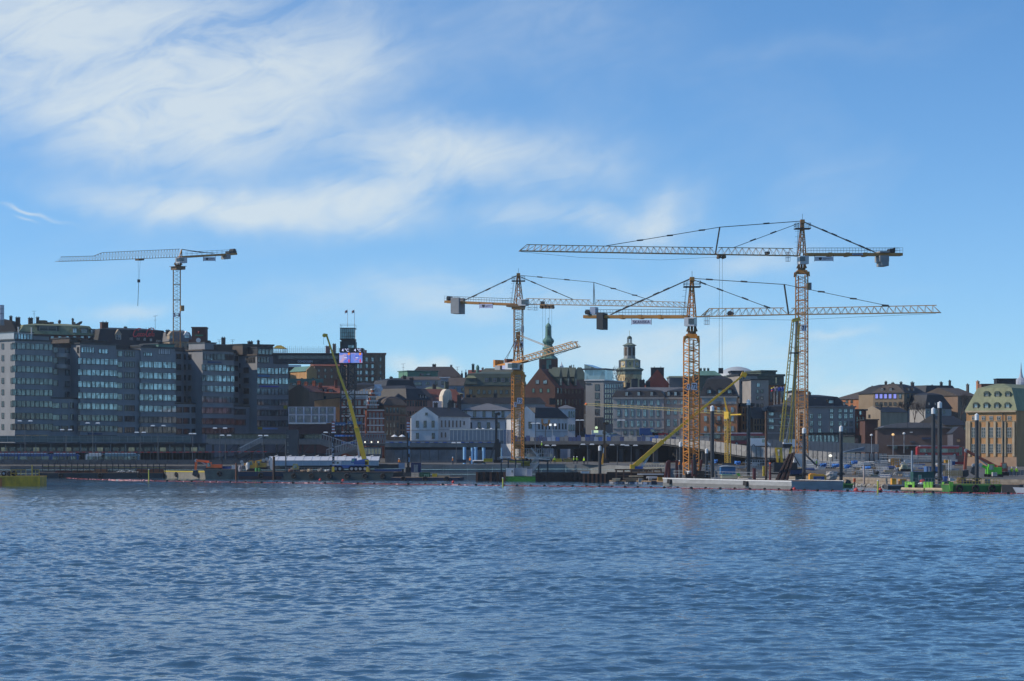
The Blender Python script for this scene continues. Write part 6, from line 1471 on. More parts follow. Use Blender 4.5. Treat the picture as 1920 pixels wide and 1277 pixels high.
def crate(label,name,cat,x0,x1,y0,y1,D,dep,mat,ribs=0,doors=False,roof=None,wins=(),group=None,rz=0):
 """a box-shaped unit (container, cabin, tank) with its own ribs, doors and windows"""
 s=D/F; a=P((x0+x1)/2,y1,D); t=thing(name,label,cat,a,rz,group); w,h=(x1-x0)*s,(y1-y0)*s
 mb=MB(); mb.box(-w/2,w/2,0,dep,.05,h); o=mb.build('shell',mat,t)
 mb=MB(); e=.07
 for xx in (-w/2,w/2): mb.box(xx-e,xx+e,-.05,dep+.05,0,h+.04)
 for z in (0,h): mb.box(-w/2+e,w/2-e,-.05,.02,z-(0 if z==0 else .08),z+.1-(0 if z==0 else .07))
 mb.build('corner_frame',roof or mat,t)
 if ribs:
  mb=MB()
  for k in range(ribs): x=-w/2+w*(k+.5)/ribs; mb.box(x-w/ribs*.22,x+w/ribs*.22,-.035,-.002,.15,h-.12)
  mb.build('ribs',mat,t)
 if doors:
  for sx in (-1,1):
   d=MB().box(sx*w*.12-w*.1,sx*w*.12+w*.1,-.06,-.004,.12,h*.82).build('door',grey_metal,t); MB().box(sx*w*.06-.04,sx*w*.06+.04,-.11,-.06,h*.2,h*.6).build('handle',galv,d)
 for (fx,fy,fw,fh,g) in wins: add_window(t,-w/2+fx*w,-.01,fy*h,fw*w,fh*h,'plain',g,frame_white)
 return t
def wheels(t,xs,r,y0,y1,z=0):
 for x in xs:
  for y in (y0,y1):
   w=MB(); w.tube((x,y-.13,z+r),(x,y+.13,z+r),r,n=14); w=w.build('wheel',rubber,t); c_=MB(); c_.tube((x,y-.15,z+r),(x,y-.131,z+r),r*.55,n=10); c_.build('rim',galv,w)
def bus(label,px,yb,D,L,mat,rz=0,roofm=None,hh=3.1,group='buses on the quay road'):
 t=thing('bus',label,'bus',P(px,yb,D),rz,group)
 mb=MB(); prof=[(-L/2,.35),(L/2,.35),(L/2,hh*.84),(L/2-.35,hh-.12),(L/2-.7,hh),(-L/2+.4,hh),(-L/2,hh-.25)]
 mb.prism([(x,0,z) for x,z in prof],(0,2.5,0)); mb.build('body',mat,t)
 n=max(3,int(L/1.7)); x0,x1=-L/2+.5,L/2-.5
 for k in range(n): MB().box(x0+(x1-x0)*k/n+.06,x0+(x1-x0)*(k+1)/n-.06,-.03,-.003,hh*.42,hh*.8).build('window',g_dark if k % 3 else g_mid,t)
 MB().box(L/2+.003,L/2+.03,.15,2.35,1.2,2.55).build('windscreen',g_mid,t)
 MB().box(-L/2+.8,L/2-1.2,.3,2.2,hh+.003,hh+.22).build('roof_pod',roofm or off_white,t)
 for sx in (-1,1): MB().box(sx*(L/2-.9)-.4,sx*(L/2-.9)+.4,-.02,-.004,.4,2.5).build('door',g_dark,t) if sx>0 else None
 wheels(t,(-L/2+2.2,L/2-2.4),.48,.1,2.4); return t
def car(label,px,yb,D,mat,rz=0,van=False,group='cars and vans on the bridge road'):
 t=thing('van' if van else 'car',label,'van' if van else 'car',P(px,yb,D),rz,group); L=5.2 if van else 4.4
 pr=[(-L/2,.3),(L/2,.3),(L/2,.85),(L/2-.5,1.05),(L/2-1.4,2.1 if van else 1.1),(L/2-1.5,2.25),(-L/2,2.25)] if van else [(-L/2,.3),(L/2,.3),(L/2,.75),(L/2-1.1,.92),(L/2-1.7,1.42),(-L/2+1.0,1.45),(-L/2+.2,.98),(-L/2,.9)]
 MB().prism([(x,0,z) for x,z in pr],(0,1.8,0)).build('body',mat,t)
 g=[(L/2-.85,1.15),(L/2-1.45,1.95),(L/2-2.2,1.95),(L/2-2.2,1.15)] if van else [(L/2-1.25,.95),(L/2-1.75,1.36),(-L/2+1.1,1.38),(-L/2+.5,.98)]
 MB().prism([(x,-.025,z) for x,z in g],(0,1.85,0)).build('window',g_mid,t)
 MB().box(L/2-.02,L/2+.03,.15,.5,.6,.75).build('headlight',lampm,t); MB().box(L/2-.02,L/2+.03,1.3,1.65,.6,.75).build('headlight',lampm,t)
 wheels(t,(-L/2+.8,L/2-.85),.33,.1,1.7); return t
_lamp={}
def lamp(label,px,yh,yb,D,arm=9,double=True,lit=False,group='street lamps along the waterfront'):
 s=D/F; h=(yb-yh)*s; a=arm*s; t=thing('street_lamp',label,'street lamp',P(px,yb,D),group=group)
 MB().tube((0,0,-1.6),(0,0,h),.11,.07,n=8).build('pole',lamp_pole,t)
 mb=MB()
 for sx in ((-1,1) if double else (1,)): mb.bar((0,0,h-.15),(sx*a*.9,0,h+.12),.07)
 mb.build('arm',lamp_pole,t)
 for sx in ((-1,1) if double else (1,)):
  MB().hexa([(sx*a-.6,-.22,h+.06),(sx*a+.6,-.22,h+.06),(sx*a+.6,.22,h+.06),(sx*a-.6,.22,h+.06),(sx*a-.42,-.14,h+.34),(sx*a+.42,-.14,h+.34),(sx*a+.42,.14,h+.34),(sx*a-.42,.14,h+.34)]).build('lamp_head',lamp_on if lit else lampm,t)
def pile(label,px,yt,yb,D,w,mat=None,top=white_paint,toph=10,cat='pile',name='steel_pile',group='black piles with white tops',collar_row=None):
 s=D/F; t=thing(name,label,cat,P(px,yb,D),group=group); r=w*s/2; h=(yb-yt)*s
 MB().tube((0,0,-2),(0,0,h-toph*s),r,n=18).build('shaft',mat or M('pile_black',(.022,.026,.032),.55,var=.3,scale=.6),t)
 if top:
  mb=MB(); mb.tube((0,0,h-toph*s+.003),(0,0,h),r*1.02,n=18); mb.lathe([(r*.9,h),(r*.35,h+.12),(.05,h+.2)],12); mb.build('cap',top,t)
 if collar_row:
  z=(yb-collar_row)*s; mb=MB(); mb.tube((0,0,z),(0,0,z+.5),r*1.45,n=12); mb.box(-r*2.2,r*2.2,-r*.7,r*.7,z+.1,z+.35); mb.build('guide_collar',black_metal,t)
 return t
# people: one continuous body grown over a skeleton
def person_mesh(top,legs,seed):
 vs=[(0,0,.95),(0,0,1.2),(0,0,1.42),(0,0,1.52),(0,0,1.68),(.17,0,1.40),(.24,-.05,1.14),(.25,-.18,.92),(-.17,0,1.40),(-.25,0,1.13),(-.24,-.08,.88),(.10,0,.88),(.12,-.04,.48),(.13,.02,.06),(.13,-.14,.03),(-.10,0,.88),(-.13,.05,.48),(-.15,.1,.06),(-.15,-.06,.03)]
 es=[(0,1),(1,2),(2,3),(3,4),(2,5),(5,6),(6,7),(2,8),(8,9),(9,10),(0,11),(11,12),(12,13),(13,14),(0,15),(15,16),(16,17),(17,18)]
 rad=[.16,.17,.17,.07,.115,.085,.065,.05,.085,.065,.05,.11,.08,.06,.05,.11,.08,.06,.05]
 me=bpy.data.meshes.new('body'); me.from_pydata(vs,es,[])
 o=bpy.data.objects.new('tmp',me); COL.objects.link(o); md=o.modifiers.new('s','SKIN')
 for i,r in enumerate(rad): me.skin_vertices[0].data[i].radius=(r,r*.8)
 me.skin_vertices[0].data[0].use_root=True
 o.modifiers.new('d','SUBSURF').levels=1
 bpy.context.view_layer.update(); m2=bpy.data.meshes.new_from_object(o.evaluated_get(bpy.context.evaluated_depsgraph_get())); bpy.data.objects.remove(o)
 m2.materials.clear()
 for m in (top,legs,skin,white_paint): m2.materials.append(m)
 for p in m2.polygons:
  z=p.center.z; p.material_index=3 if z>1.7 else (2 if z>1.5 else (0 if z>.9 else 1))
 return m2
_pm={}
def person(label,px,yb,D,top,rz=0,group=None):
 k=top.name
 if k not in _pm: _pm[k]=person_mesh(top,navy,1)
 o=put('person',_pm[k],None,P(px,yb,D),rz); tag(o,label,'person',group)
 h=MB(); h.lathe([(.15,1.68),(.14,1.76),(.10,1.82),(.02,1.85)],10); h.box(-.1,.1,-.2,-.12,1.68,1.70); h.build('helmet',white_paint,o); return o

# ---- left quay road: concourse, canopies, buses
fA=Fac((X(-60,628),628),(X(386,640),640))
t=thing('concourse','long low dark glass concourse along the foot of the office wings','building',(fA.A.x,fA.A.y,3),math.atan2(fA.d.y,fA.d.x))
hh=ZZ(833,632)-3; W=fA.W
MB().box(0,W,0,6,0,hh).build('wall',M('concourse_slate',(.05,.06,.068),.6),t)
mb=MB(); mb.box(-.5,W+.5,-2.2,6.2,hh+.004,hh+.4); mb.build('roof',dark_metal,t)
for k in range(30):
 MB().box(W*(k+.12)/30,W*(k+.88)/30,-.05,-.004,hh*.38,hh*.85).build('window',g_dark if k % 4 else g_warm,t)
mb=MB()
for k in range(16): mb.bar((W*(k+.5)/16,-2,0),(W*(k+.5)/16,-2,hh),.16)
mb.build('column',grey_metal,t)
t2=thing('glass_screen','tall dim glass screen on posts above the concourse roof','screen',(fA.A.x+6,fA.A.y+.4,3+hh+.5),math.atan2(fA.d.y,fA.d.x))
mb=MB()
for k in range(26): mb.bar((k*(W-10)/25,0,0),(k*(W-10)/25,0,1.7),.09)
for z in (.1,.9,1.7): mb.bar((0,0,z),(W-10,0,z),.07)
mb.build('frame',grey_metal,t2)
MB().box(0,W-10,.06,.09,.1,1.65).build('glass',M('screen_glass',(.06,.085,.095),.2,.2),t2)
# dark viaduct over the quay road
fV=Fac((X(-60,618),618),(X(395,622),622))
t=thing('canopy','dark flat bus canopy along the left quay road','canopy',(fV.A.x,fV.A.y,3),math.atan2(fV.d.y,fV.d.x)); z=ZZ(846.5,620)-3
MB().box(0,fV.W,0,5,z-.45,z).build('roof',black_metal,t)
mb=MB()
for k in range(22): mb.tube((fV.W*(k+.5)/22,.5,0),(fV.W*(k+.5)/22,.5,z-.454),.13,n=8)
mb.build('column',dark_metal,t)
MB().box(0,fV.W,4.6,4.9,0,z-.46).build('shade_backing',M('void_shade',(.02,.022,.026),.9),t)  # near-black sheet, darkness under the canopy put into its colour
for lab,px,D,L,m in (('blue articulated bus at the far left of the quay road',22,612,9,bus_blue),('blue bus with a pale front on the left quay road',64,611,8.4,bus_blue),('blue bus right of the pale-fronted bus on the quay road',121,611,7.2,bus_blue),('white and red bus on the quay road below the second office wing',178,611,5,off_white),('pale teal bus on the quay road under the middle office wing',226,611,9.6,M('bus_teal',(.10,.2,.25),.4))):
 bus(lab,px,874,D,L,m)
# red and white barrier rail on the quay edge
def railthing(label,name,cat,pts,n,mats,hgt=1.0,pw=.1,rails=(.5,1.0),alternating=False,rw=.08):
 q=[P(*p) for p in pts]; t=thing(name,label,cat,q[0]); mb=MB(); post=MB(); k=0
 for a,b in zip(q,q[1:]):
  m=max(1,int(n*(b-a).length/sum((y-x).length for x,y in zip(q,q[1:]))))
  for i in range(m):
   p0,p1=a.lerp(b,i/m)-q[0],a.lerp(b,(i+1)/m)-q[0]
   post.bar(p0,p0+V((0,0,hgt)),pw)
   for r in rails: mb.bar(p0+V((0,0,r)),p1+V((0,0,r)),rw,m=(k % 2) if alternating else 0)
   k+=1
 mb.build('rail',mats[:2] if alternating else mats[0],t); post.build('post',mats[-1],t); return t
railthing('long red and white barrier along the left quay road','barrier','barrier',[(-40,862,606),(330,862,606),(500,861,606),(500.5,861,606)],90,[signal_red,M('rail_dull',(.25,.13,.14),.6),dark_metal],hgt=2.0,rails=(1.9,),alternating=True,rw=.16)
# catenary / lamp posts
for lab,px,yh,yb,D,arm in (('double-armed lamp in front of the leftmost office wing',47,790.5,858,612,10),('double-armed lamp between the first two office wings',124,807,860,610,7.5),('double-armed lamp in front of the second office wing',174,794.5,858,612,9.5),('faint double-armed lamp left of the middle office wing',263,812,860,610,6.5),('double-armed lamp in front of the middle office wing',296.5,799.5,858,612,10),('short-armed lamp above the orange excavator',361,814.5,862,606,3),('double-armed lamp in front of the wing with the half-sunlit flank',412.5,804,860,612,9.5),('low double-armed lamp before the footbridge',423,817.5,862,606,6.5),('double-armed lamp before the dark lift tower',493.5,818,862,606,5.5),
 ('double-armed lamp on the centre bridge left of the white-topped pile',1101.5,834.5,870,580,8.5),('double-armed lamp under the bridge behind the yellow boom',1157.5,835.5,872,578,10),('double-armed lamp under the bridge right of the drill rig',1183.5,836.5,872,578,8),('lamp with bright heads left of the orange crane foot',1032,836.5,858,590,6.5),('tall lamp on the wall before the concrete viaduct',855.5,831.5,866,600,5),('slim lamp in front of the pale grey modern block',1087,789,828,650,4),('slim lamp before the palace row left end',1164.5,789,820,650,4)):
 lamp(lab,px,yh,yb,D,arm)
for lab,px,yh,yb,D,lit in (('lit lamp at the end of the market hall',1674.5,817,856,600,True),('glowing floodlight on a post under the ramp',1557,857,880,520,True),('slim grey post lamp left of the market hall door',1634,818,850,600,False),('slim mast beside the market hall entrance',1695,815,850,600,False)):
 s=D/F; t=thing('street_lamp',lab,'street lamp',P(px,yb,D)); MB().tube((0,0,0),(0,0,(yb-yh)*s),.09,.06,n=6).build('pole',galv,t); MB().lathe([(.1,0),(.35,.15),(.35,.4),(.05,.6)],8,(0,0,(yb-yh)*s)).build('lamp_head',M('lamp_amber',(.8,.5,.2),.4,var=0,emit=((1,.6,.25),.7)) if (lit and px>1600) else (lamp_on if lit else lampm),t)

# ---- footbridge, stairs and lift between quay and city
fB=Fac((X(386,640),640),(X(602,640),640)); A=fB.A
t=thing('footbridge','grey steel footbridge with dim windows left of the white tent','footbridge',(A.x,A.y,0)); W=fB.W; zz_=lambda y: ZZ(y,640)
MB().box(0,W,0,3.4,zz_(833.5),zz_(822.5)).build('girder',M('bridge_grey',(.13,.135,.14),.6,var=.2),t)
MB().box(-.2,W+.2,-.2,3.6,zz_(814.5),zz_(813)).build('roof',black_metal,t)
MB().box(0,W,3.0,3.2,zz_(822.4),zz_(814.6)).build('back_glazing',g_dark,t)
mb=MB()
for k in range(28): mb.bar((W*k/27,.1,zz_(822.4)),(W*k/27,.1,zz_(814.5)),.13)
mb.build('window_post',dark_metal,t)
for k in range(24): MB().box(W*k/24+.06,W*(k+1)/24-.06,-.06,-.003,zz_(832.8),zz_(823.4)).build('panel',M('bridge_panel',(.16,.165,.17),.55,.2,var=.2,scale=1),t)
mb=MB()
for k in range(9): x=W*(k+.5)/9; mb.bar((x,1.7,3.5),(x,1.7,zz_(833.6)),.45)
for k in range(4): x=W*(k*2+1)/9; mb.bar((x,1.7,4),(x+4,1.7,zz_(834)),.25)
mb.build('column',dark_metal,t)
def stairs(label,x0,y0,x1,y1,D,wid=2.4,mat=grey_metal,thick=1.1,mesh=True,n=26):
 a,b=P(x0,y0,D),P(x1,y1,D); t=thing('staircase',label,'staircase',a); v=b-a
 mb=MB()
 for k in range(n):
  p,q_=v*(k/n),v*((k+1)/n); mb.box(min(p.x,q_.x),max(p.x,q_.x),.1,wid-.1,max(p.z,q_.z)-.12,max(p.z,q_.z))
 mb.build('tread',galv,t)
 for y in (0,wid):
  s_=MB(); o=V((0,y,0)); s_.bar(o,v+o,.12,thick); s_.build('stringer',mat,t)
  r_=MB(); up=V((0,0,2.1)); r_.bar(o+up,v+o+up,.14)
  for k in range(15): r_.bar(o+v*(k/14),o+v*(k/14)+up,.07)
  r_.build('handrail',galv,t)
 return t
stairs('covered stair sloping down right from the footbridge behind the white tent',602,828,668,851,640,mat=M('bridge_grey',(.13,.135,.14),.6,var=.2),thick=1.6)
stairs('second stair rising right behind the white tent',612,858,674,838,636,mat=M('bridge_grey',(.13,.135,.14),.6,var=.2),thick=.8)
stairs('dim stair sloping down left under the footbridge',490,834,448,855,637,mat=dark_metal,thick=1.0)
lt=crate('dark slate lift shaft with three small white-framed windows beside the footbridge','lift_shaft','lift shaft',537,557.5,806,858,632,4,M('shaft_slate',(.045,.055,.065),.6),wins=[(.14,.72,.12,.1,g_dark),(.14,.45,.12,.1,g_dark),(.14,.18,.12,.1,g_dark)])
# white marquee
D=598; s=D/F; t=thing('marquee','long low white marquee behind the green barge','marquee',P(607,873,D)); L=103*s
bays=13
for k in range(bays):
 xa,xb=-L+2*L*k/bays+.03,-L+2*L*(k+1)/bays-.03
 if k==bays-1: MB().prism([(xa,0,9.6*s),(xb,0,9.6*s),(xa+.5,4,17.5*s),(xa,4,17.5*s)],(0,.1,0)); 
 mb=MB(); mb.prism([(xa,-.2,9.6*s),(xa,8,9.6*s),(xa,3.9,17.2*s)],(xb-xa,0,0)); mb.build('roof_bay',M('tent_white',(.50,.52,.56),.5,var=.1),t)
 MB().box(xa,xb,0,.12,0,9.5*s).build('side_panel',M('tent_shaded',(.40,.41,.45),.5,var=.12),t)  # greyer than the roof: shade on the front put into colour
mb=MB()
for k in range(bays+1): x=-L+2*L*k/bays; mb.bar((x,-.05,0),(x,-.05,9.6*s),.1); mb.bar((x,-.2,9.6*s),(x,3.9,17.6*s),.1)
for k in range(8): x=-L+2*L*(k+.3)/8; mb.bar((x,3.6,17.2*s),(x+.9,3.2,19.4*s),.14)
mb.build('frame',off_white,t)
# site cabins: two storeys of units
n=6; CW=541; 
for row in range(2):
 for k in range(n):
  x0=541.5+k*14.35; y0=763+row*15.2
  off=(k*7+row*3) % 3
  crate(['upper','lower'][row]+' row grey site cabin, number %s from the left, with a small square window' % ['one','two','three','four','five','six'][k],'site_cabin','site cabin',x0,x0+13.2,y0,y0+14.6,676,5,M('cabin_grey',(.20,.20,.195),.7,var=.1),roof=M('cabin_trim',(.52,.52,.60),.6),wins=[] if off==2 and row else [(.5,.5,.24,.26,g_dark if (k+row) % 2 else g_mid)],group='stacked grey site cabins')
D=674; s=D/F
t=thing('hoarding','dark maroon wall with a white top edge under the site cabins','wall',P(590,850,D))
MB().box(-49*s,49*s,0,.4,0,55*s).build('panel',M('hoarding_maroon',(.055,.024,.028),.8),t); MB().box(-49*s,22*s,-.3,.5,55*s+.004,57*s).build('coping',off_white,t)
# scaffold deck with blue sheeting round the lift tower foot
t=thing('scaffold','scaffold decks hung with blue sheeting at the foot of the lift tower','scaffold',P(650,846,672)); s=672/F
mb=MB()
for x in cx(-28*s,36*s,9):
 for y in (0,2): mb.bar((x,y,0),(x,y,60*s),.1)
for z in (16,29,42,55):
 for y in (0,2): mb.bar((-28*s,y,z*s),(36*s,y,z*s),.12)
for k in range(8): mb.bar((-28*s+8*k*s,0,16*s),(-20*s+8*k*s,0,29*s),.08)
mb.build('tube_frame',dark_metal,t)
for k,(xa,xb,z,m) in enumerate(((-26,-5,29,tarp_blue),(-5,14,29,blue_paint),(16,34,28,M('board_pink',(.25,.1,.11),.7)),(-10,20,16,blue_paint),(2,28,52,M('sheet_blue',(.03,.10,.22),.6)),(-22,-2,50,M('sheet_blue',(.03,.10,.22),.6)))):
 MB().box(xa*s,xb*s,-.15,-.02,(z-1.6)*s,(z+(1.6 if z<40 else 4))*s).build('sheeting',m,t)
 for q_ in range(3): MB().box((xa+3+q_*6)*s,(xa+5.5+q_*6)*s,-.19,-.155,(z-1)*s,(z-.1)*s).build('reflector',off_white,t)
for i,(px,lab) in enumerate(((739.5,'left of two small white parasols above the concrete viaduct'),(754,'right of two small white parasols above the concrete viaduct'))):
 D=650; s=D/F; t=thing('parasol',lab,'parasol',P(px,823,D),group='white parasols above the viaduct'); MB().tube((0,0,0),(0,0,7*s),.05,n=6).build('pole',galv,t); MB().lathe([(6.4*s,4.2*s),(6.2*s,4.6*s),(2.4*s,7*s),(.1,8*s)],8).build('canopy',white_paint,t)
# glazed pavilion behind the boom foot
crate('dim glass pavilion with warm panes behind the blue mobile crane','pavilion','pavilion',682,714,838,858,634,5,M('pav_grey',(.12,.115,.11),.6),wins=[(.12+.2*k,.35,.17,.5,g_warm) for k in range(5)])
fT=Fac((X(666,645),645),(X(724,645),645)); t=thing('truss_bridge','grey truss bridge with small lights behind the yellow boom','bridge',(fT.A.x,fT.A.y,0)); W=fT.W; z0,z1=ZZ(831,645),ZZ(814,645)
mb=MB(); truss(mb,[V((0,1.2,z1)),V((W,1.2,z1))],[V((0,1.2,z0)),V((W,1.2,z0))],1.2,V((0,1,0)),[12],.3,.16,square=True); mb.build('truss',M('truss_grey',(.17,.18,.19),.6),t)
MB().box(0,W,0,2.4,z0-.7,z0-.2).build('deck',dark_concrete,t)
for k in range(3): MB().lathe([(.1,0),(.18,.1),(.18,.28),(.05,.4)],8,(W*(.32+.21*k),-.3,z0+.1)).build('lamp',lamp_on,t)
mb=MB(); [mb.bar((W*k/4,1,3),(W*k/4,1,z0-.7),.6) for k in range(5)]; mb.build('column',dark_concrete,t)

# ---- concrete viaduct
fC=Fac((X(722,640),640),(X(938,640),640)); t=thing('viaduct','weathered concrete viaduct wall with dark slots behind the blue pipes','viaduct',(fC.A.x,fC.A.y,0)); W=fC.W; z_=lambda y: ZZ(y,640)
MB().box(0,W,1.2,9,2.5,z_(826)).build('wall',concrete,t)
MB().box(0,W,0,1.19,z_(838.5),z_(829)).build('fascia',M('fascia_concrete',(.16,.165,.16),.85,var=.35,scale=.4),t)
for k in range(13): x0,x1=W*k/13+.04,W*(k+1)/13-.04; MB().box(x0,x1,.25,1.18,2.5,z_(843.5)).build('wall_panel',M('viaduct_panel',(.13,.14,.15),.85,var=.35,scale=.3),t)
MB().box(0,W,1.0,1.19,z_(843.4),z_(838.6)).build('slot',M('void_shade',(.02,.022,.026),.9),t)  # near-black strip, the shade in the slot put into colour
mb=MB()
for k in range(26): mb.box(W*k/26+.1,W*(k+1)/26-.1,-.15,-.02,z_(830.5),z_(828.3),0 if k % 2 else 1)
mb.build('barrier',[blue_paint,M('barrier_pale',(.22,.28,.38),.6)],t)
# white slatted fence in front of the museum
fW=Fac((X(843,652),652),(X(944,652),652)); t=thing('fence','pale slatted fence of tall grey panels with white caps in front of the museum','fence',(fW.A.x,fW.A.y,0)); W=fW.W; z_=lambda y: ZZ(y,652)
for k in range(14):
 x0,x1=W*k/14+.05,W*(k+1)/14-.05
 o=MB().box(x0,x1,0,.1,z_(826),z_(806.5)).build('fence_panel',M('fence_grey',(.26,.28,.31),.7,var=.1),t)
 MB().box(x0,x1,-.15,.25,z_(806.4),z_(804)).build('cap',M('cap_cream',(.58,.56,.5),.7),o)
 MB().box(x0-.05,x0+.06,-.12,.2,z_(826),z_(804)).build('post',off_white,t)
MB().box(0,W,0,.3,z_(832),z_(826.1)).build('base',concrete,t)
fW=Fac((X(945,651),651),(X(965,651),651)); t=thing('fence','blue-grey corrugated hoarding behind the orange crane mast','fence',(fW.A.x,fW.A.y,0)); W=fW.W
for k in range(8): MB().box(W*k/8+.03,W*(k+1)/8-.03,0 if k % 2 else .07,.15,ZZ(832,651),ZZ(806,651)).build('fence_panel',M('hoard_blue',(.12,.16,.24),.7),t)
for i,(px,lab) in enumerate(((895,'left of three white parasols peeking over the slatted fence'),(906,'middle of three white parasols peeking over the slatted fence'),(921,'right of three white parasols peeking over the slatted fence'))):
 D=660; s=D/F; t=thing('parasol',lab,'parasol',P(px,820,D),group='white parasols behind the slatted fence'); MB().tube((0,0,0),(0,0,16*s),.05,n=6).build('pole',galv,t); MB().lathe([(5.2*s,14.4*s),(5*s,14.8*s),(2*s,16.6*s),(.1,17.4*s)],8).build('canopy',white_paint,t)
# bridge approach
fD=Fac((X(962,652),652),(X(1300,640),640)); t=thing('road_bridge','dark road bridge deck behind crane 72 with blue site barriers along its edge','bridge',(fD.A.x,fD.A.y,0),math.atan2(fD.d.y,fD.d.x)); W=fD.W
zt,zb_=ZZ(827,646),ZZ(833.5,646)
MB().box(0,W,0,14,zb_,zt).build('deck',dark_concrete,t)
MB().box(0,W,2.5,13.5,zb_-1.2,zb_-.004).build('girder',M('void_shade',(.02,.022,.026),.9),t)  # near-black too: shade of the underside put into the colour
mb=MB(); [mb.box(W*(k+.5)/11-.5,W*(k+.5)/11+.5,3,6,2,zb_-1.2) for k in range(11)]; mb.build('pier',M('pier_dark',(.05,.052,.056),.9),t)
MB().box(W*.3,W,9,9.4,2,zb_-1.21).build('shade_backing',M('void_shade',(.02,.022,.026),.9),t)  # near-black sheet painting the shade beneath the bridge
for k in range(42):
 m_=(blue_paint,M('barrier_pale',(.22,.28,.38),.6),M('barrier_blue',(.04,.065,.15),.6),panel_concrete,M('barrier_navy',(.03,.05,.14),.6),M('barrier_grey',(.13,.14,.16),.7))[(k*5+k // 3+k // 7) % 6]
 MB().box(W*k/42+.06,W*(k+1)/42-.06,.1,.25,zt+.01,zt+(1.1 if k % 3 else 1.5)).build('barrier_panel',m_,t)
fD2=Fac((X(1150,660),660),(X(1330,655),655)); t=thing('road_wall','grey parapet of the upper road in front of the palace row','wall',(fD2.A.x,fD2.A.y,0),math.atan2(fD2.d.y,fD2.d.x))
for k in range(18): MB().box(fD2.W*k/18+.04,fD2.W*(k+1)/18-.04,0,.5,ZZ(832,658),ZZ(818.5,658)).build('wall_panel',panel_concrete,t)
MB().box(-.2,fD2.W+.2,-.1,.6,ZZ(818.4,658),ZZ(817.4,658)).build('coping',pale_concrete,t)
fG=Fac((X(962,664),664),(X(1110,664),664)); t=thing('bank_wall','ochre earth bank wall below the white museum side range','wall',(fG.A.x,fG.A.y,0)); MB().box(0,fG.W,0,1,ZZ(835,664),ZZ(820.5,664)).build('wall',M('bank_ochre',(.17,.12,.07),.9,var=.3),t)
# ramp with concrete parapet panels
RP=[(1222,822,640,7),(1292,824,628,14),(1342,828,618,19),(1400,836,606,20),(1480,841.5,596,19),(1560,848,588,19),(1622,850,586,18),(1664,850.5,586,16)]
t=thing('road_ramp','curving road ramp with a parapet of grey concrete panels across the right half','road ramp',P(1222,822,640)); b=P(1222,822,640); pts=[]
for (x0,y0,D0_,h0),(x1,y1,D1_,h1) in zip(RP,RP[1:]):
 n=max(2,int((x1-x0)/8.4))
 for k in range(n): f_=k/n; pts.append((x0+(x1-x0)*f_,y0+(y1-y0)*f_,D0_+(D1_-D0_)*f_,h0+(h1-h0)*f_))
pts.append(RP[-1])
for i,(a,c_) in enumerate(zip(pts,pts[1:])):
 A,B=P(a[0],a[1],a[2])-b,P(c_[0],c_[1],c_[2])-b; d=(B-A); e=d.normalized()*.13; k=V((-d.y,d.x,0)).normalized()*.35
 ha,hb_=V((0,0,a[3]*a[2]/F)),V((0,0,c_[3]*c_[2]/F)); A,B=A+e,B-e
 o=MB().hexa([A-ha,B-hb_,B-hb_+k,A-ha+k,A,B,B+k,A+k]).build('parapet_panel',panel_concrete if i % 3 else M('panel_concrete2',(.23,.225,.215),.9,var=.25,scale=.6),t)
 MB().hexa([A-ha*.55-k*.2+e*2,B-hb_*.55-k*.2-e*2,B-hb_*.55-e*2,A-ha*.55+e*2,A-ha*.40-k*.2+e*2,B-hb_*.40-k*.2-e*2,B-hb_*.40-e*2,A-ha*.40+e*2]).build('panel_rib',panel_concrete,o)
mb=MB()
for a,c_ in zip(pts,pts[1:]):
 A,B=P(a[0],a[1],a[2])-b,P(c_[0],c_[1],c_[2])-b; d=(B-A); k=V((-d.y,d.x,0)).normalized(); ha,hb_=V((0,0,a[3]*a[2]/F)),V((0,0,c_[3]*c_[2]/F))
 mb.hexa([A-ha+k*.4-V((0,0,.5)),B-hb_+k*.4-V((0,0,.5)),B-hb_+k*11-V((0,0,.5)),A-ha+k*11-V((0,0,.5)),A-V((0,0,1.1))+k*.4,B-V((0,0,1.1))+k*.4,B-V((0,0,1.1))+k*11,A-V((0,0,1.1))+k*11])
mb.build('deck',asphalt,t)
mb=MB()
for a,c_ in zip(pts,pts[1:]):
 A,B=P(a[0],a[1],a[2])-b,P(c_[0],c_[1],c_[2])-b; d=(B-A); k=V((-d.y,d.x,0)).normalized(); hz=V((0,0,a[3]*a[2]/F+.55)); lo=V((0,0,1-b.z))
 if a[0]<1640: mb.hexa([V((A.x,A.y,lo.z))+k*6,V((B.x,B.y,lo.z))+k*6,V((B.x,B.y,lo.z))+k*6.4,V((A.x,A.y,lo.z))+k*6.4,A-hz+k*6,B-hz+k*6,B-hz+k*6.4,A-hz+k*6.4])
mb.build('shade_backing',M('void_shade',(.02,.022,.026),.9),t)  # near-black sheet added to paint the shade beneath the ramp
mb=MB()
for j in range(1,len(pts)-1,5): p=P(pts[j][0],pts[j][1],pts[j][2])-b-V((0,0,pts[j][3]*pts[j][2]/F+.5)); mb.box(p.x-.6,p.x+.6,p.y+2.5,p.y+5,1-b.z,p.z)
mb.build('pier',M('pier_dark',(.05,.052,.056),.9),t)
fR=Fac((X(1440,640),640),(X(1648,640),640)); t=thing('noise_wall','pale ribbed noise wall behind the ramp under the hotel','wall',(fR.A.x,fR.A.y,0))
for k in range(26):
 y=824+k*.35; MB().box(fR.W*k/26+.04,fR.W*(k+1)/26-.04,0,.3,ZZ(848,640),ZZ(y,640)).build('wall_panel',M('noise_grey',(.25,.25,.245),.8,var=.15,scale=1),t)
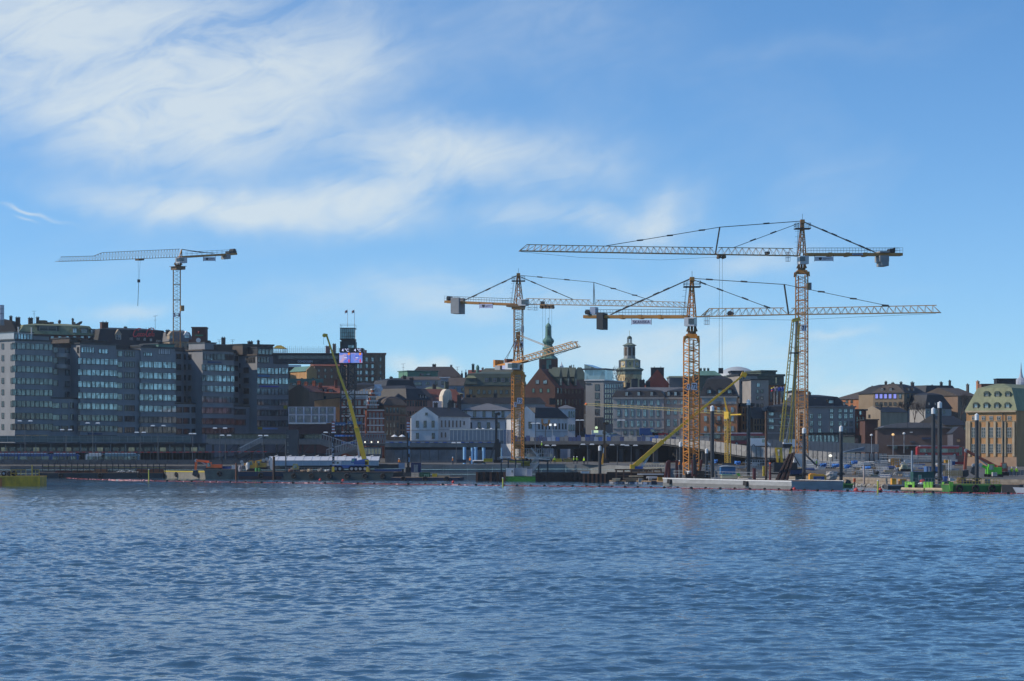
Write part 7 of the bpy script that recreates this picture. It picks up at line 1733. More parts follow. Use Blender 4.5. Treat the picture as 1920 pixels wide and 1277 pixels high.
t=thing('ramp_roof','blue-grey sloping stair roof on the ramp under the hotel','roof',P(1600,850,600)); s=600/F; MB().hexa([(-18*s,0,2*s),(20*s,0,5*s),(20*s,3,5*s),(-18*s,3,2*s),(-15*s,0,3.5*s),(22*s,0,12*s),(22*s,3,12*s),(-15*s,3,3.5*s)]).build('roof',M('roof_bluegrey',(.10,.14,.19),.5),t)
# traffic on the bridge road
bus('red and white bus on the ramp road behind the tall black pile',1402,835,632,10.2,M('bus_maroon',(.22,.03,.035),.4),group='buses on the bridge road')
bus('red bus with a dark window line behind the twin black piles',1764,857,588,11.5,M('bus_red',(.36,.03,.03),.4),group='buses on the bridge road',roofm=M('roof_pale',(.3,.32,.36),.5),hh=2.6)
car('white van on the ramp beside the brown steel post',1426,838,622,white_paint,van=True)
car('white van half hidden behind the yellow lattice boom',1488,840,618,white_paint,van=True)
car('blue and white van on the upper road right of the drill rig',1217,818,664,bus_blue,van=True)
car('red car on the upper road right of the blue van',1238,818,664,red_paint)
car('white truck cab on the upper road left of the drill rig',1127,822,664,off_white,van=True)
car('pale car on the upper road behind the thin boom',1152,821,666,M('car_blue',(.12,.2,.32),.4))
crate('dark blue container on the bridge in front of the modern block','container','container',1098,1116,815,825,652,3,blue_paint,ribs=10)
crate('beige site hut on the bridge left of the drill rig','site_hut','site hut',1117,1131,816,825,651,3,M('hut_beige',(.36,.29,.2),.8),ribs=0)
t=thing('traffic_sign','bright yellow-green warning beacons on a post before the modern block','traffic sign',P(1117.5,815,655)); MB().tube((0,0,0),(0,0,1.6),.06,n=6).build('post',galv,t); mb=MB(); mb.box(-.6,.6,-.1,0,.5,1.2); mb.tube((.1,-.1,1.9),(.1,0,1.9),.4,n=10); mb.build('beacon',M('beacon',(.5,.6,.3),.4,var=0,emit=((.8,1,.6),.6)),t)
t=thing('floodlight','pair of glaring floodlights before the museum side range','floodlight',P(1036,818,655)); MB().tube((0,0,0),(0,0,3.4),.07,n=6).build('post',galv,t)
for sx in (-.6,.7): MB().box(sx-.3,sx+.3,-.2,0,2.8,3.4).build('lamp_head',M('flood',(.9,.9,.85),.3,var=0,emit=((1,1,.92),.8)),t)

# ---- quay details: blue pipes, rigs, platform
D=590; s=D/F
for lab,px,w,yt,yb in (('leftmost upright pale blue pipe behind the drill rig',871,6,840,868),('thin upright pale blue pipe with a cap, second from the left',885.5,5,841,866),('upright pale blue pipe in the middle of the pipe row',892,6.2,840,864),('upright pale blue pipe just left of the drill rig',907,6.2,841,864),('narrow pale blue pipe right of the drill rig',940.5,3.4,841,860)):
 t=thing('pipe',lab,'pipe',P(px,yb,D),group='upright pale blue pipes'); mb=MB(); mb.tube((0,0,-.8),(0,0,(yb-yt)*s),w*s/2,n=16); mb.build('shaft',pipe_blue,t); mb=MB(); mb.tube((0,0,(yb-yt)*s+.002),(0,0,(yb-yt)*s+.2),w*s/2*1.08,n=16); mb.tube((0,0,-.8),(0,0,-.5),w*s/2*1.1,n=16); mb.build('flange',pipe_blue,t)
t=thing('tank','long low white tank lying under the blue pipes','tank',P(896,869,586)); MB().tube((-10*s,0,3*s),(15*s,0,3*s),3.2*s,n=14).build('shell',off_white,t); MB().box(-8*s,13*s,-.5,.5,0,.6).build('skid',dark_metal,t)
def rig(label,px,yt,yb,D,w,mastm,bodym,leanx=0,body=(-5,9,14),group='dark drill rigs'):
 s=D/F; t=thing('drill_rig',label,'drill rig',P(px,yb,D),group=group); h=(yb-yt)*s
 MB().bar((0,0,.6),(leanx*s,0,h),w*s,w*s*1.2,up=V((0,1,0))).build('mast',mastm,t)
 mb=MB(); mb.bar((leanx*s-3*s,0,h),(leanx*s+5*s,0,h+.2),.35); mb.tube((leanx*s+4.5*s,-.25,h),(leanx*s+4.5*s,.25,h),.45,n=8); mb.build('mast_head',mastm,t)
 mb=MB(); mb.box(1.5*s,body[1]*s,-1.2,1.2,h*.12,h*.42); mb.tube((3*s,-.6,h*.45),(3*s,.6,h*.45),3.5*s,n=10); mb.build('drive_head',bodym,t)
 mb=MB(); mb.bar((-1*s,0,h*.42),(body[0]*s*2.4,0,.3),.4); mb.build('stay',dark_metal,t)
 mb=MB()
 for y in (-1.1,1.1): mb.box(-4*s,9*s,y-.35,y+.35,0,.8)
 mb.build('track',rubber,t); return t
rig('black drill rig with a tall mast in front of the slatted fence',930,776,868,588,4.4,black_metal,black_metal,.8)
rig('drill rig with a rust-brown mast at the bridge in the centre',1133,794,868,580,4.2,M('rig_brown',(.07,.045,.025),.7),M('rig_brown2',(.14,.08,.03),.7),.4,(-4,3,8))
t=thing('rig_base','orange tapered leg at the foot of the rust-brown drill rig','rig leg',P(1129,872,577)); s=577/F; MB().hexa([(-2.2*s,-.4,0),(2.0*s,-.4,0),(2.0*s,.4,0),(-2.2*s,.4,0),(1.2*s,-.3,22*s),(2.6*s,-.3,22*s),(2.6*s,.3,22*s),(1.2*s,.3,22*s)]).build('leg',amber_paint,t); MB().bar((2*s,0,22*s),(3*s,0,32*s),.18).build('ram',M('ram_pale',(.5,.55,.6),.3),t)
lamp('dark post with cameras and a cross arm before the museum side range',1004,795,842,615,5,True)
t=thing('gripper','orange U-shaped lifting grab hanging before the museum roof','lifting grab',P(1023,800,640)); s=640/F
mb=MB(); pr=[(-6.4,14),(-6.6,8),(-5,4.5),(-1.5,3),(1.5,3),(5,4.5),(6.6,8),(6.4,13)]
for a,c_ in zip(pr,pr[1:]): mb.bar((a[0]*s,0,a[1]*s),(c_[0]*s,0,c_[1]*s),.5,.5)
mb.tube((0,0,0),(0,0,3*s),.3,n=6); mb.build('jaw',M('grab_ochre',(.35,.17,.06),.6),t); MB().tube((0,0,-20*s),(0,0,0),.12,n=6).build('post',dark_metal,t)
# platform and clutter under crane 73
t=thing('work_platform','white-edged work platform round the foot of crane 73','work platform',P(985,880,562)); s=562/F
mb=MB(); mb.box(-48*s,4*s,-1.5,4,21.5*s,23.6*s); mb.hexa([(4.2*s,-1.5,20*s),(45*s,-1.5,17.5*s),(45*s,4,17.5*s),(4.2*s,4,20*s),(4.2*s,-1.5,22*s),(45*s,-1.5,19.2*s),(45*s,4,19.2*s),(4.2*s,4,22*s)]); mb.build('deck',M('deck_white',(.50,.51,.5),.6,var=.12),t)
mb=MB()
for x in (-45,-32,-18,-4,10,25,42):
 for y in (-1.2,3.6): mb.bar((x*s,y,-18*s),(x*s,y,20*s),.3)
mb.bar((-45*s,-1.2,18*s),(42*s,-1.2,15*s),.22); mb.build('leg',dark_metal,t)
mb=MB(); mb.tube((-8*s,-.3,10*s),(12*s,-.3,10*s),4*s,n=10); mb.tube((-30*s,-1,15*s),(20*s,-1,14*s),.3,n=6); mb.build('pipe',M('pipe_yellow',(.42,.3,.04),.6),t)
t=thing('gantry_walkway','galvanised gantry walkway with railings right of crane 73','walkway',P(1010,862,575)); s=575/F
MB().box(-27*s,26*s,0,2.5,3*s,5.5*s).build('deck',M('deck_pale',(.4,.38,.34),.7),t)
mb=MB()
for k in range(14):
 for y in (0,2.5): mb.bar((-27*s+k*53/13*s,y,5.5*s),(-27*s+k*53/13*s,y,21*s if k % 3==0 else 20.5*s),.07)
for z in (12,20.5):
 for y in (0,2.5): mb.bar((-27*s,y,z*s),(26*s,y,z*s),.08)
for k in range(6): mb.bar((-27*s+k*9*s,0,5.5*s),(-18*s+k*9*s,0,20.5*s),.07)
mb.bar((-14*s,-.2,22*s),(2*s,-.2,2*s),.3); mb.build('railing',galv,t)
for k,(x0,x1,m_) in enumerate(((-22,-17,M('box_cream',(.45,.40,.3),.7)),(21,26,M('box_cream',(.45,.40,.3),.7)))): MB().box(x0*s,x1*s,-.4,-.02,5.6*s,10.5*s).build('cabinet',m_,t)
stairs('steep galvanised stair from the green pontoon up to the quay',994,888,1010,868,552,1.4,galv,.5,n=14)
# sheet pile walls
def sheetwall(label,x0,x1,yt,yb,mat,n,zfront=0,dep=.5,name='sheet_pile_wall',pname='sheet_pile',Dl=None,Dr=None):
 Da,Db=Dl or DW(yb),Dr or DW(yb); f=Fac((X(x0,Da),Da),(X(x1,Db),Db)); t=thing(name,label,'sheet pile wall',(f.A.x,f.A.y,0),math.atan2(f.d.y,f.d.x)); W=f.W; h=ZZ(yt,Da)
 for k in range(n):
  o=.28 if k % 2 else 0; MB().hexa([(W*k/n+.02,o,-2),(W*(k+1)/n-.02,o,-2),(W*(k+1)/n-.02,o+.3,-2),(W*k/n+.02,o+.3,-2),(W*k/n+.02,o,h),(W*(k+1)/n-.02,o,h),(W*(k+1)/n-.02,o+.3,h),(W*k/n+.02,o+.3,h)]).build(pname,mat[k % len(mat)],t)
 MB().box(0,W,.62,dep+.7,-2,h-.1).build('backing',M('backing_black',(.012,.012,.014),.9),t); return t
sheetwall('dark sheet pile wall left of the green pontoon, with rusty edge piles',892,948,885,902.5,[rust,M('pile_dark',(.02,.014,.013),.9),M('pile_dark',(.02,.014,.013),.9)],13)  # rust next to near-black brown steel
sheetwall('long black sheet pile wall right of the green pontoon',1004,1094,885.5,902.8,[M('pile_dark',(.02,.014,.013),.9),M('pile_dark2',(.03,.02,.016),.9)],20)
sheetwall('rusty brown sheet piles jutting out in the centre',1093,1140,888,904.6,[rust,M('pile_dark',(.02,.014,.013),.9)],12)
sheetwall('black sheet pile wall behind the timber barge',1138,1246,885,903,[M('pile_dark',(.02,.014,.013),.9),M('pile_dark2',(.03,.02,.016),.9)],22)
crate('pale narrow gangway on top of the centre sheet piles','gangway','gangway',1090,1104,884,887.5,530,1.5,off_white)
# ---- floating craft, left to right
t,f,h=hull('yellow steel work pontoon cut off by the left edge','pontoon','pontoon',-60,74.5,894,912,912,7,M('pontoon_yellow',(.64,.33,.012),.55,var=.4,scale=.7,stretch=(1,1,.4)),rim=M('pontoon_edge',(.45,.30,.03),.6))
s=DW(912)/F; x_=lambda px: (px+60)*s
mb=MB()
for a,c_ in ((20,48),(59,73)):
 for x in cx(a,c_,4 if a<50 else 3): mb.bar((x_(x),.3,h),(x_(x),.3,h+13*s),.1)
 for z in (6.5,13): mb.bar((x_(a),.3,h+z*s),(x_(c_),.3,h+z*s),.1)
mb.bar((x_(59.5),.3,h),(x_(59.5),.3,h+22*s),.2); mb.build('railing',M('rail_yellow',(.50,.32,.04),.6),t)
MB().box(x_(-60),x_(4),-.03,-.004,-.5,h-.2).build('stripe',M('stripe_orange',(.4,.13,.02),.6),t)
for i,(px,r) in enumerate(((4,5.4),(15,5),(24,5.6))):
 t=thing('tyre',['black tyre lying at the left end of the yellow pontoon','middle black tyre on the yellow pontoon','black tyre nearest the railing on the yellow pontoon'][i],'tyre',(X(px,470),470+1.5,ZZ(894,470)+.06-.0)); mb=MB(); pts=[]; fs=[]; n=16; Rr,rr=r*.7*s,r*.3*s
 for a in range(n):
  for b_ in range(6): A_,B_=2*math.pi*a/n,2*math.pi*b_/6; pts.append(((Rr+rr*math.cos(B_))*math.cos(A_),rr*math.sin(B_)*1.4,Rr+rr+(Rr+rr*math.cos(B_))*math.sin(A_)))
 for a in range(n):
  for b_ in range(6): fs.append((a*6+b_,((a+1) % n)*6+b_,((a+1) % n)*6+(b_+1) % 6,a*6+(b_+1) % 6))
 mb.add(pts,fs); mb.build('rubber_ring',rubber,t); MB().tube((0,-.1,Rr+rr),(0,.1,Rr+rr),Rr*.6,n=12).build('hub',galv if i==0 else dark_metal,t)
t,f,h=hull('long dark barge laden with rusty beams along the left quay','barge','barge',70,306,887,896.5,896.5,6,M('hull_black',(.025,.032,.036),.6,var=.3),rake=(2,2),fenders=3)
s=DW(896.5)/F; x_=lambda px: (px-70)*s
for j,(a,c_,z,m_,lab) in enumerate(((100,130,5,maroon,'red-brown beams on the left end of the dark barge'),(132,172,5.5,rust,'rusty beam stack in the middle of the dark barge'),(172,200,7,M('beam_orange',(.22,.1,.04),.8),'orange-brown beam pile left of the white rubble'),(252,305,7,rust,'rust-brown beam stack at the right end of the dark barge'))):
 p_=f.A+f.d*x_((a+c_)/2)+f.back*1.5; t=thing('beam_stack',lab,'beam stack',(p_.x,p_.y,h+.05)); L_=(c_-a)*s/2
 for r in range(3):
  for k in range(4): MB().box(-L_+.3*(k % 2)+.2*r,L_-.2*k,k*.55,k*.55+.4,r*z*s/3,(r+1)*z*s/3-.06).build('beam',m_,t)
p_=f.A+f.d*x_(238)+f.back*.8; t=thing('rubble','white and grey rubble heaped on the dark barge','rubble heap',(p_.x,p_.y,h+.05)); t['kind']='stuff'
rng=random.Random(5)
mb=MB()
for k in range(60): x,y,r=rng.uniform(-2.6,2.6),rng.uniform(-.5,1.5),rng.uniform(.12,.32); z=max(0,.5-abs(x)*.15)*rng.random(); mb.lathe([(.02,0),(r,r*.5),(r*.8,r),(.02,r*1.3)],5,(x,y,z),rot=rng.random(),m=k % 2)
mb.build('stones',[off_white,M('rubble_grey',(.2,.2,.19),.9)],t)
railthing('thin yellow rope rail with dark posts along the left quay foot','rope_rail','railing',[(80,884,601),(310,886,600),(310.5,886,600)],22,[M('rope_yellow',(.35,.32,.05),.7),M('rope_yellow',(.35,.32,.05),.7),black_metal],hgt=2.2,rails=(1.2,),rw=.08,pw=.2)
t,f,h=hull('beige concrete barge with black and yellow chevrons on its edge','barge','barge',308,396,883.5,896.4,898.3,7,M('hull_beige',(.20,.185,.15),.8,var=.2,scale=.8),fenders=2,rim=M('chevron_yellow',(.42,.33,.03),.6))
t,f,h=hull('grey-green barge bow overlapping the beige barge','barge','barge',383,441,880,898.5,898.5,7,M('hull_sage',(.10,.115,.10),.8,var=.3,scale=.8),rake=(3,2),fenders=1)
# orange excavator working on the beige barge
def excavator(label,px,yb,D,mat,joints,w,body,cabglass=g_mid,group=None,bucket=True,flip=1):
 s=D/F; t=thing('excavator',label,'excavator',P(px,yb,D),group=group)
 q=[V(((x-px)*s,0,(yb-y)*s)) for x,y in joints]
 for i,(a,b_) in enumerate(zip(q,q[1:])):
  MB().bar(a,b_,.5,w[i]*s,up=V((0,1,0))).build(('boom','arm','stick')[min(i,2)],mat,t)
 mb=MB()
 for p_ in q[1:]: mb.tube(p_-V((0,.35,0)),p_+V((0,.35,0)),.4,n=8)
 mb.bar(q[0].lerp(q[1],.2)-V((0,0,.8)),q[0].lerp(q[1],.62)-V((0,0,.2)),.25); mb.build('ram',galv,t)
 x0,x1,y0,y1=[(body[0]-px)*s,(body[1]-px)*s,(yb-body[2])*s,(yb-body[3])*s]
 MB().box(x0,x1,-1.3,1.3,y1,y0).build('housing',mat,t)
 cb=MB().hexa([(x0 if flip>0 else x1-1.3,-1.3,y1),(x0+1.3 if flip>0 else x1,-1.3,y1),(x0+1.3 if flip>0 else x1,-.1,y1),(x0 if flip>0 else x1-1.3,-.1,y1),(x0+.2 if flip>0 else x1-1.2,-1.25,y0+.55),(x0+1.2 if flip>0 else x1-.2,-1.25,y0+.55),(x0+1.2 if flip>0 else x1-.2,-.2,y0+.55),(x0+.2 if flip>0 else x1-1.2,-.2,y0+.55)]).build('cab',mat,t)
 MB().box((x0 if flip>0 else x1-1.3)+.25,(x0 if flip>0 else x1-1.3)+1.05,-1.34,-1.3,y0-.5,y0+.42).build('cab_window',cabglass,cb)
 for y in (-1.4,1.4):
  mb=MB(); mb.box(x0-.2,x1+.2,y-.3,y+.3,0,max(.5,y1-.1)); mb.build('track',rubber,t)
 if bucket:
  e=q[-1]; mb=MB(); mb.prism([e+V(v) for v in ((-.5,-.6,.2),(.6,-.6,.3),(.7,-.6,-.7),(0,-.6,-1.3),(-.7,-.6,-.8))],(0,1.2,0)); mb.build('bucket',dark_metal,t)
 return t
excavator('orange excavator with its arm lowered onto the beige barge',398,881,582,orange_paint,[(392,866),(368,863.5),(366.5,884)],[6.5,5,4],(388,416,871,879))
crate('small blue skip beside the orange excavator','skip','skip',416,431,875,880,583,2,blue_paint,ribs=4)
crate('white cabinet with a flat top at the left end of the navy workboat','cabinet','cabinet',435,441,873,881,580,1.5,off_white)
t,f,h=hull('navy and red workboat hull moored left of the green barge','workboat','workboat',446,532,884.5,899,899,6,navy,rake=(2,5),boot=M('boot_red',(.06,.02,.02),.6),fenders=1)
s=DW(899)/F
for lab,px,yt,yb,w,m_ in (('brown mooring post left of the workboat',443,868,893,3.6,rust),('dark brown post right of the white paper screen',513.5,856,884,4.6,M('post_brown',(.05,.03,.02),.8)),('slim dark pole before the lift shaft',535.8,826,884,2.4,M('pole_slate',(.04,.05,.06),.6))):
 pile(lab,px,yt,yb,574,w,m_,None,0,'post','mooring_post',group='mooring posts on the left quay')
t=thing('white_screen','ragged white plastic screen hung on a frame beside the marquee','screen',P(508,884,580)); s=580/F; mb=MB(); mb.prism([(-2*s,0,6*s),(3*s,0,2*s),(3.6*s,0,14*s),(2*s,0,25*s),(-4.5*s,0,29*s),(-1.5*s,0,20*s)],(0,.15,0)); mb.build('sheet',off_white,t); MB().bar((3.8*s,.1,0),(3.8*s,.1,28*s),.12).build('frame',galv,t)
excavator('yellow wheeled loader with a raised arm on the workboat',478,884,579,amber_paint,[(474,872),(455,870),(453,866)],[5,4,3],(466,482,868,878),bucket=False)
excavator('second yellow digger with its arm folded flat behind the loader',492,880,584,M('digger_yellow',(.5,.3,.04),.5),[(478,866),(494,863),(500,861)],[4,3.5,3],(480,499,868,876),bucket=False)
lump('white big-bag standing on the workboat',464,881,577,9,13,'big_bag',off_white,'big bag',9,1.4)
lump('shaggy pale net heap left of the white big-bag',450,890,578,9,16,'net_heap',M('net_grey',(.25,.25,.28),.9,var=.3,scale=2),'net heap',4,1.4)
for px,lab in ((480.5,'left of two green barrels on the workboat'),(486,'right of two green barrels on the workboat')):
 t=thing('barrel',lab,'barrel',P(px,884.4,576),group='green barrels on the workboat'); MB().lathe([(.3,0),(.31,.05),(.29,.3),(.31,.45),(.29,.6),(.31,.85),(.3,.9)],12).build('drum',M('barrel_green',(.05,.25,.06),.5),t)
t,f,h=hull('long dark green barge carrying the blue mobile crane','barge','barge',531,738,885.5,900,900.5,11,dark_green_hull,rake=(0,6),rim=black_metal,fenders=6)
s=DW(900)/F
for lab,px,yb,D,m_ in (('small yellow compactor on the green barge',555,884,570,amber_paint),):
 excavator(lab,px,yb,D,M('compactor_yellow',(.42,.31,.04),.5),[(553,878),(547,880)],[3,3],(549,560,874,881),bucket=False)
rng=random.Random(11)
for k,(px,m_,lab) in enumerate(((568,timber,'timber offcuts heap left of the lettered pole'),(580,pale_timber,'pale timber pile beside the lettered pole'),(600,M('heap_grey',(.2,.2,.19),.9),'grey sack heap right of the lettered pole'),(612,off_white,'white sacks left of the mobile crane'),(545,rust,'rusty scrap heap at the left end of the green barge'))):
 lump(lab,px,886,566,12,5+k % 3,'material_heap',m_,'material heap',20+k,1.5)
def striped_pole(label,px,yt,yb,D,w,base_w,lettered):
 s=D/F; t=thing('piling_leader',label,'pole',P(px,yb,D)); r=w*s/2; n=8; seg=22*s/n; z=(yb-yt)*s
 for k in range(n): mb=MB(); mb.box(-r,r,-r,r,z-(k+1)*seg*(1 if True else 1),z-k*seg-.02); mb.build('band',M('band_white',(.5,.52,.6),.6) if k % 2 else M('band_red',(.24,.05,.045),.6),t)
 z2=z-n*seg-.01; zb2=20*s
 MB().box(-r*.8,r*.8,-r*.8,r*.8,0,z2).build('mast',black_metal,t)
 MB().box(-base_w*s/2,base_w*s/2,-.9,.9,0,14*s).build('base',black_metal,t)
 if lettered:
  zz0=z2-1.0
  for ch in 'TLFESE': text(ch,t,M('letter_pale',(.30,.38,.48),.6,var=0),(0,-r*.8-.03,zz0-.5),FRONT,r*1.35,.82); zz0 -= 1.22
 else:
  for k in range(4): MB().box(r*.2,r*.9,-r*.8-.06,-r*.8,z2-1.2-k*1.9,z2-.1-k*1.9).build('sign',M('letter_blue',(.12,.25,.42),.6),t)
 mb=MB(); mb.bar((0,-.3,z2-.6),(3.4,-.3,z2-.3),.08) if not lettered else None
 return t
striped_pole('black piling leader with red and white bands and pale vertical letters',625,790,886,568,5.2,12,True)
striped_pole('black piling leader with red and white bands left of the museum',765.5,789,890,566,5.6,10,False)
lamp('lamp arm reaching out beside the lettered piling leader',618,812,858,605,7.5,True)
# dark blue float with machinery
t,f,h=hull('low dark blue float with green machinery right of the green barge','pontoon','pontoon',732,862,895.5,901.3,901.5,8,navy,rake=(3,3),fenders=3)
crate('dark navy container on the dark blue float','container','container',771,788.5,868,886,562,2.6,M('container_navy',(.03,.035,.10),.6),ribs=9,doors=True)
crate('long blue tarpaulined box behind the float','skip','skip',703,752,879.5,885,572,2.4,bus_blue,ribs=12)
for k,(x0,x1,y0,y1,m_,lab) in enumerate(((787,806,886,895,M('machine_green',(.03,.10,.05),.6),'dark green generator on the dark blue float'),(811,819,888.5,894,M('machine_yellow',(.5,.38,.03),.6),'small yellow pump on the dark blue float'),(756,770,886,894,dark_metal,'dark winch box at the foot of the second leader'),(822,842,892,895.4,pale_timber,'pale plank stack on the dark blue float'),(796,803,890,895,M('machine_mint',(.2,.42,.3),.6),'mint green drum box on the float'),(748,758,868.5,879,M('machine_pale',(.25,.32,.42),.6),'pale blue control cabin beside the second leader'))):
 crate(lab,'machine','machine',x0,x1,y0,y1,556 if k<5 else 566,1.6,m_,ribs=3)
railthing('grey railing on the dark blue float before the quay','railing','railing',[(806,895,557),(846,895,557),(846.4,895,557)],9,[grey_metal,grey_metal,grey_metal],hgt=1.3)
# green pontoon with white cabins under crane 73
t,f,h=hull('bright green pontoon with white cabins below crane 73','pontoon','pontoon',941.5,1010,895,902.4,902.4,8,lime,rake=(2,0),rim=M('lime_dark',(.08,.30,.03),.5))
crate('white generator cabin with a dark vent on the green pontoon','cabin','cabin',949.5,963,878,893,547,3,white_paint,doors=False,wins=[(.8,.5,.18,.3,g_dark)])
crate('pale blue-grey cabin in the middle of the green pontoon','cabin','cabin',964,978.5,877.5,892,548,3,M('cabin_blue',(.30,.36,.42),.6),ribs=4)
crate('grey-white cabin on the right half of the green pontoon','cabin','cabin',979.5,987,877.5,892,548,3,M('cabin_pale',(.36,.40,.43),.6))
crate('white tank box at the right end of the green pontoon cabins','cabin','cabin',987.8,997,879.5,893,547,3,M('cabin_white2',(.48,.50,.55),.6))
# timber barge
t,f,h=hull('cluttered timber barge with blue floats right of the rusty sheet piles','barge','barge',1143,1246,901.5,907,908.5,9,M('hull_bluegrey',(.06,.09,.15),.7,var=.3),rim=timber)
s=DW(907)/F
for k in range(8):
 x=(2+k*12.2)*s; MB().box(x,x+10*s,-.25,-.07,.05,h-.2).build('float_block',M('float_blue',(.10,.15,.26),.7,var=.3) if k % 3 else M('float_grey',(.24,.25,.28),.7),t)
def stack(label,x0,x1,y0,y1,D,m_,n=4,rows=3,name='plank_stack',cat='plank stack',dep=2.2,pname='plank',seed=0):
 s=D/F; t=thing(name,label,cat,P((x0+x1)/2,y1,D)); L_,h_=(x1-x0)*s/2,(y1-y0)*s; rg=random.Random(seed+int(x0))
 for r in range(rows):
  for k in range(n): e=rg.uniform(-.4,.4); MB().box(-L_+e,L_+e*.5,dep*k/n,dep*(k+.86)/n,h_*r/rows,h_*(r+.82)/rows).build(pname,m_,t)
 return t
stack('long brown timber stack on the timber barge',1172,1206,896,902,500,timber); stack('pale short plank stack at the left of the timber barge',1151,1162,896.5,901.5,502,pale_timber,3,2)
stack('high brown beam deck over the timber barge',1155,1241,879,882,512,M('beam_brown',(.09,.055,.03),.85),3,1); stack('second beam deck of pale timber on the timber barge',1164,1243,884,887.5,510,timber,3,1); stack('middle plank deck on the timber barge',1183,1206,891.5,894,506,pale_timber,3,1); stack('white-tipped plank bundle right of the timber barge',1197,1243,887.8,890.4,508,off_white,3,1); stack('grey-white pallet row on the right of the timber barge',1216,1232,893,897,503,off_white,3,2)
mb=MB(); t=thing('trestle','rusty steel trestle frame carrying the beam decks of the timber barge','trestle',P(1200,901,509)); s=509/F
for x in (-44,-30,-16,-2,12,26,40):
 for y in (0,2.4): mb.bar((x*s,y,0),(x*s,y,19*s),.22)
for z in (9,14): mb.bar((-44*s,0,z*s),(42*s,0,z*s),.18)
mb.build('frame',M('trestle_rust',(.09,.05,.03),.85),t)
railthing('pale handrail along the rear of the timber barge','railing','railing',[(1206,884,515),(1246,884,513),(1246.5,884,513)],9,[M('rail_cream',(.5,.45,.33),.6)]*3,hgt=1.6,rails=(.8,1.6),rw=.12)
for x0,x1,lab in ((1198,1204,'left concrete block on the timber barge'),(1217,1222,'right concrete block on the timber barge')): crate(lab,'concrete_block','concrete block',x0,x1,897.5,903.5,499,1.2,pale_concrete)
crate('yellow tool box beside the bow of the white barge','tool_box','tool box',1234,1243.5,895,901.5,497,1.2,amber_paint)
crate('dark blue float block left of the white barge','float_block','float',1222,1243,902,908.6,496,2,navy)
# white barge with red posts
t,f,h=hull('long white barge with rusty posts in front of crane 72','barge','barge',1243,1484,897,910.5,917.8,11,dirty_white,rim=off_white,boot=M('boot_grey',(.16,.16,.155),.7,var=.2),fenders=0,deck=M('deck_rust',(.10,.07,.055),.9))
s=460/F
for k,(u0,wd) in enumerate(((1257,11),(1400,12))):
 u=f.u(u0)[0]; MB().hexa([(u-.6,-.5,h*.35),(u+.7,-.5,h*.3),(u+.7,0,h*.3),(u-.6,0,h*.35),(u-.7,-.35,h*.95),(u+.6,-.35,h*.9),(u+.6,0,h*.9),(u-.7,0,h*.95)]).build('tyre_fender',rubber,t)
def frame_a(label,xs,yt,yb,D,m_=maroon,lean=0):
 s=D/F; t=thing('steel_posts',label,'steel posts',P(xs[0],yb,D)); mb=MB()
 for x in xs:
  for y in (0,1.5): mb.bar(((x-xs[0])*s,y,0),((x-xs[0]+lean)*s,y,(yb-yt)*s),.55,.45)
 mb.bar((lean*s,0,(yb-yt)*s-.3),((xs[-1]-xs[0]+lean)*s,0,(yb-yt)*s-.3),.22); mb.bar((lean*s,1.5,(yb-yt)*s-.3),((xs[-1]-xs[0]+lean)*s,1.5,(yb-yt)*s-.3),.22)
 mb.build('frame',m_,t)
frame_a('tall pair of maroon steel posts at the bow of the white barge',[1255,1269.5],863,898,488); frame_a('leaning maroon post left of the tall pair on the white barge',[1248],866,897,487,maroon,4)
frame_a('short maroon post pair in front of crane 72',[1300,1304],862,893,474); frame_a('slanted maroon post right of crane 72',[1312],862,884,482,maroon,4); frame_a('maroon post with a black cap in front of crane 72',[1302.5],852,889,472,M('post_black',(.03,.03,.03),.7))
pile('grey bent pipe at the bow of the white barge',1250.5,865,892,487,1.6,galv,None,0,'pipe','vent_pipe','vent pipes')
stack('dark plank stack on the white barge right of crane 72',1306,1337,882.5,898,474,M('plank_dark',(.05,.038,.03),.85),4,6,dep=3)
crate('dark box with a pale lid on the white barge','tool_box','tool box',1286,1299,886.5,898,478,2,M('box_dark',(.06,.05,.045),.8)); lump('pale tarpaulin bundle on the dark box',1293,888,477,13,4.5,'bundle',off_white,'bundle',41,1.2)
crate('blue site shelter with a white curved roof on the white barge','shelter','shelter',1352,1378.5,875,889,468,3,M('shelter_blue',(.05,.18,.38),.6),ribs=8)
t=thing('shelter_roof','white arched roof sheet over the blue site shelter','roof',P(1365,875,467.5)); s=467.5/F; MB().prism([(-15*s,-.2,0),(15*s,-.2,0),(9*s,-.2,1.6*s),(0,-.2,2.3*s),(-9*s,-.2,1.6*s)],(0,3.4,0)).build('roof',off_white,t)
t=thing('tank','mint and cream tank in front of the blue shelter on the white barge','tank',P(1367,897,462)); s=462/F; MB().hexa([(-15*s,-.8,0),(15*s,-.8,0),(15*s,.8,0),(-15*s,.8,0),(-15*s,-.7,5*s),(13*s,-.7,7*s),(13*s,.7,7*s),(-15*s,.7,5*s)]).build('shell',M('tank_cream',(.42,.40,.26),.6),t); MB().box(-14*s,5*s,-.75,.75,6.4*s,8*s).build('lid',M('tank_mint',(.24,.45,.28),.6),t)
t=thing('hose_drum','bright green hose drum beside the cream tank','hose drum',P(1385,896,461)); MB().hexa([(-1.5*s,-.5,4*s),(4*s,-.5,0),(5*s,.5,0),(-1*s,.5,4*s),(-6*s,-.5,8*s),(1*s,-.5,9*s),(2*s,.5,8*s),(-5*s,.5,8*s)]).build('drum',M('drum_green',(.08,.40,.06),.5),t)
stack('pale timber beams at the right end of the white barge deck',1389,1411,893,896.5,458,pale_timber,3,2); stack('grey sheet stack on the white barge',1337,1355,895,899,466,pale_concrete,3,2)
frame_a('maroon post at the right end of the white barge',[1415],878,905,452); 
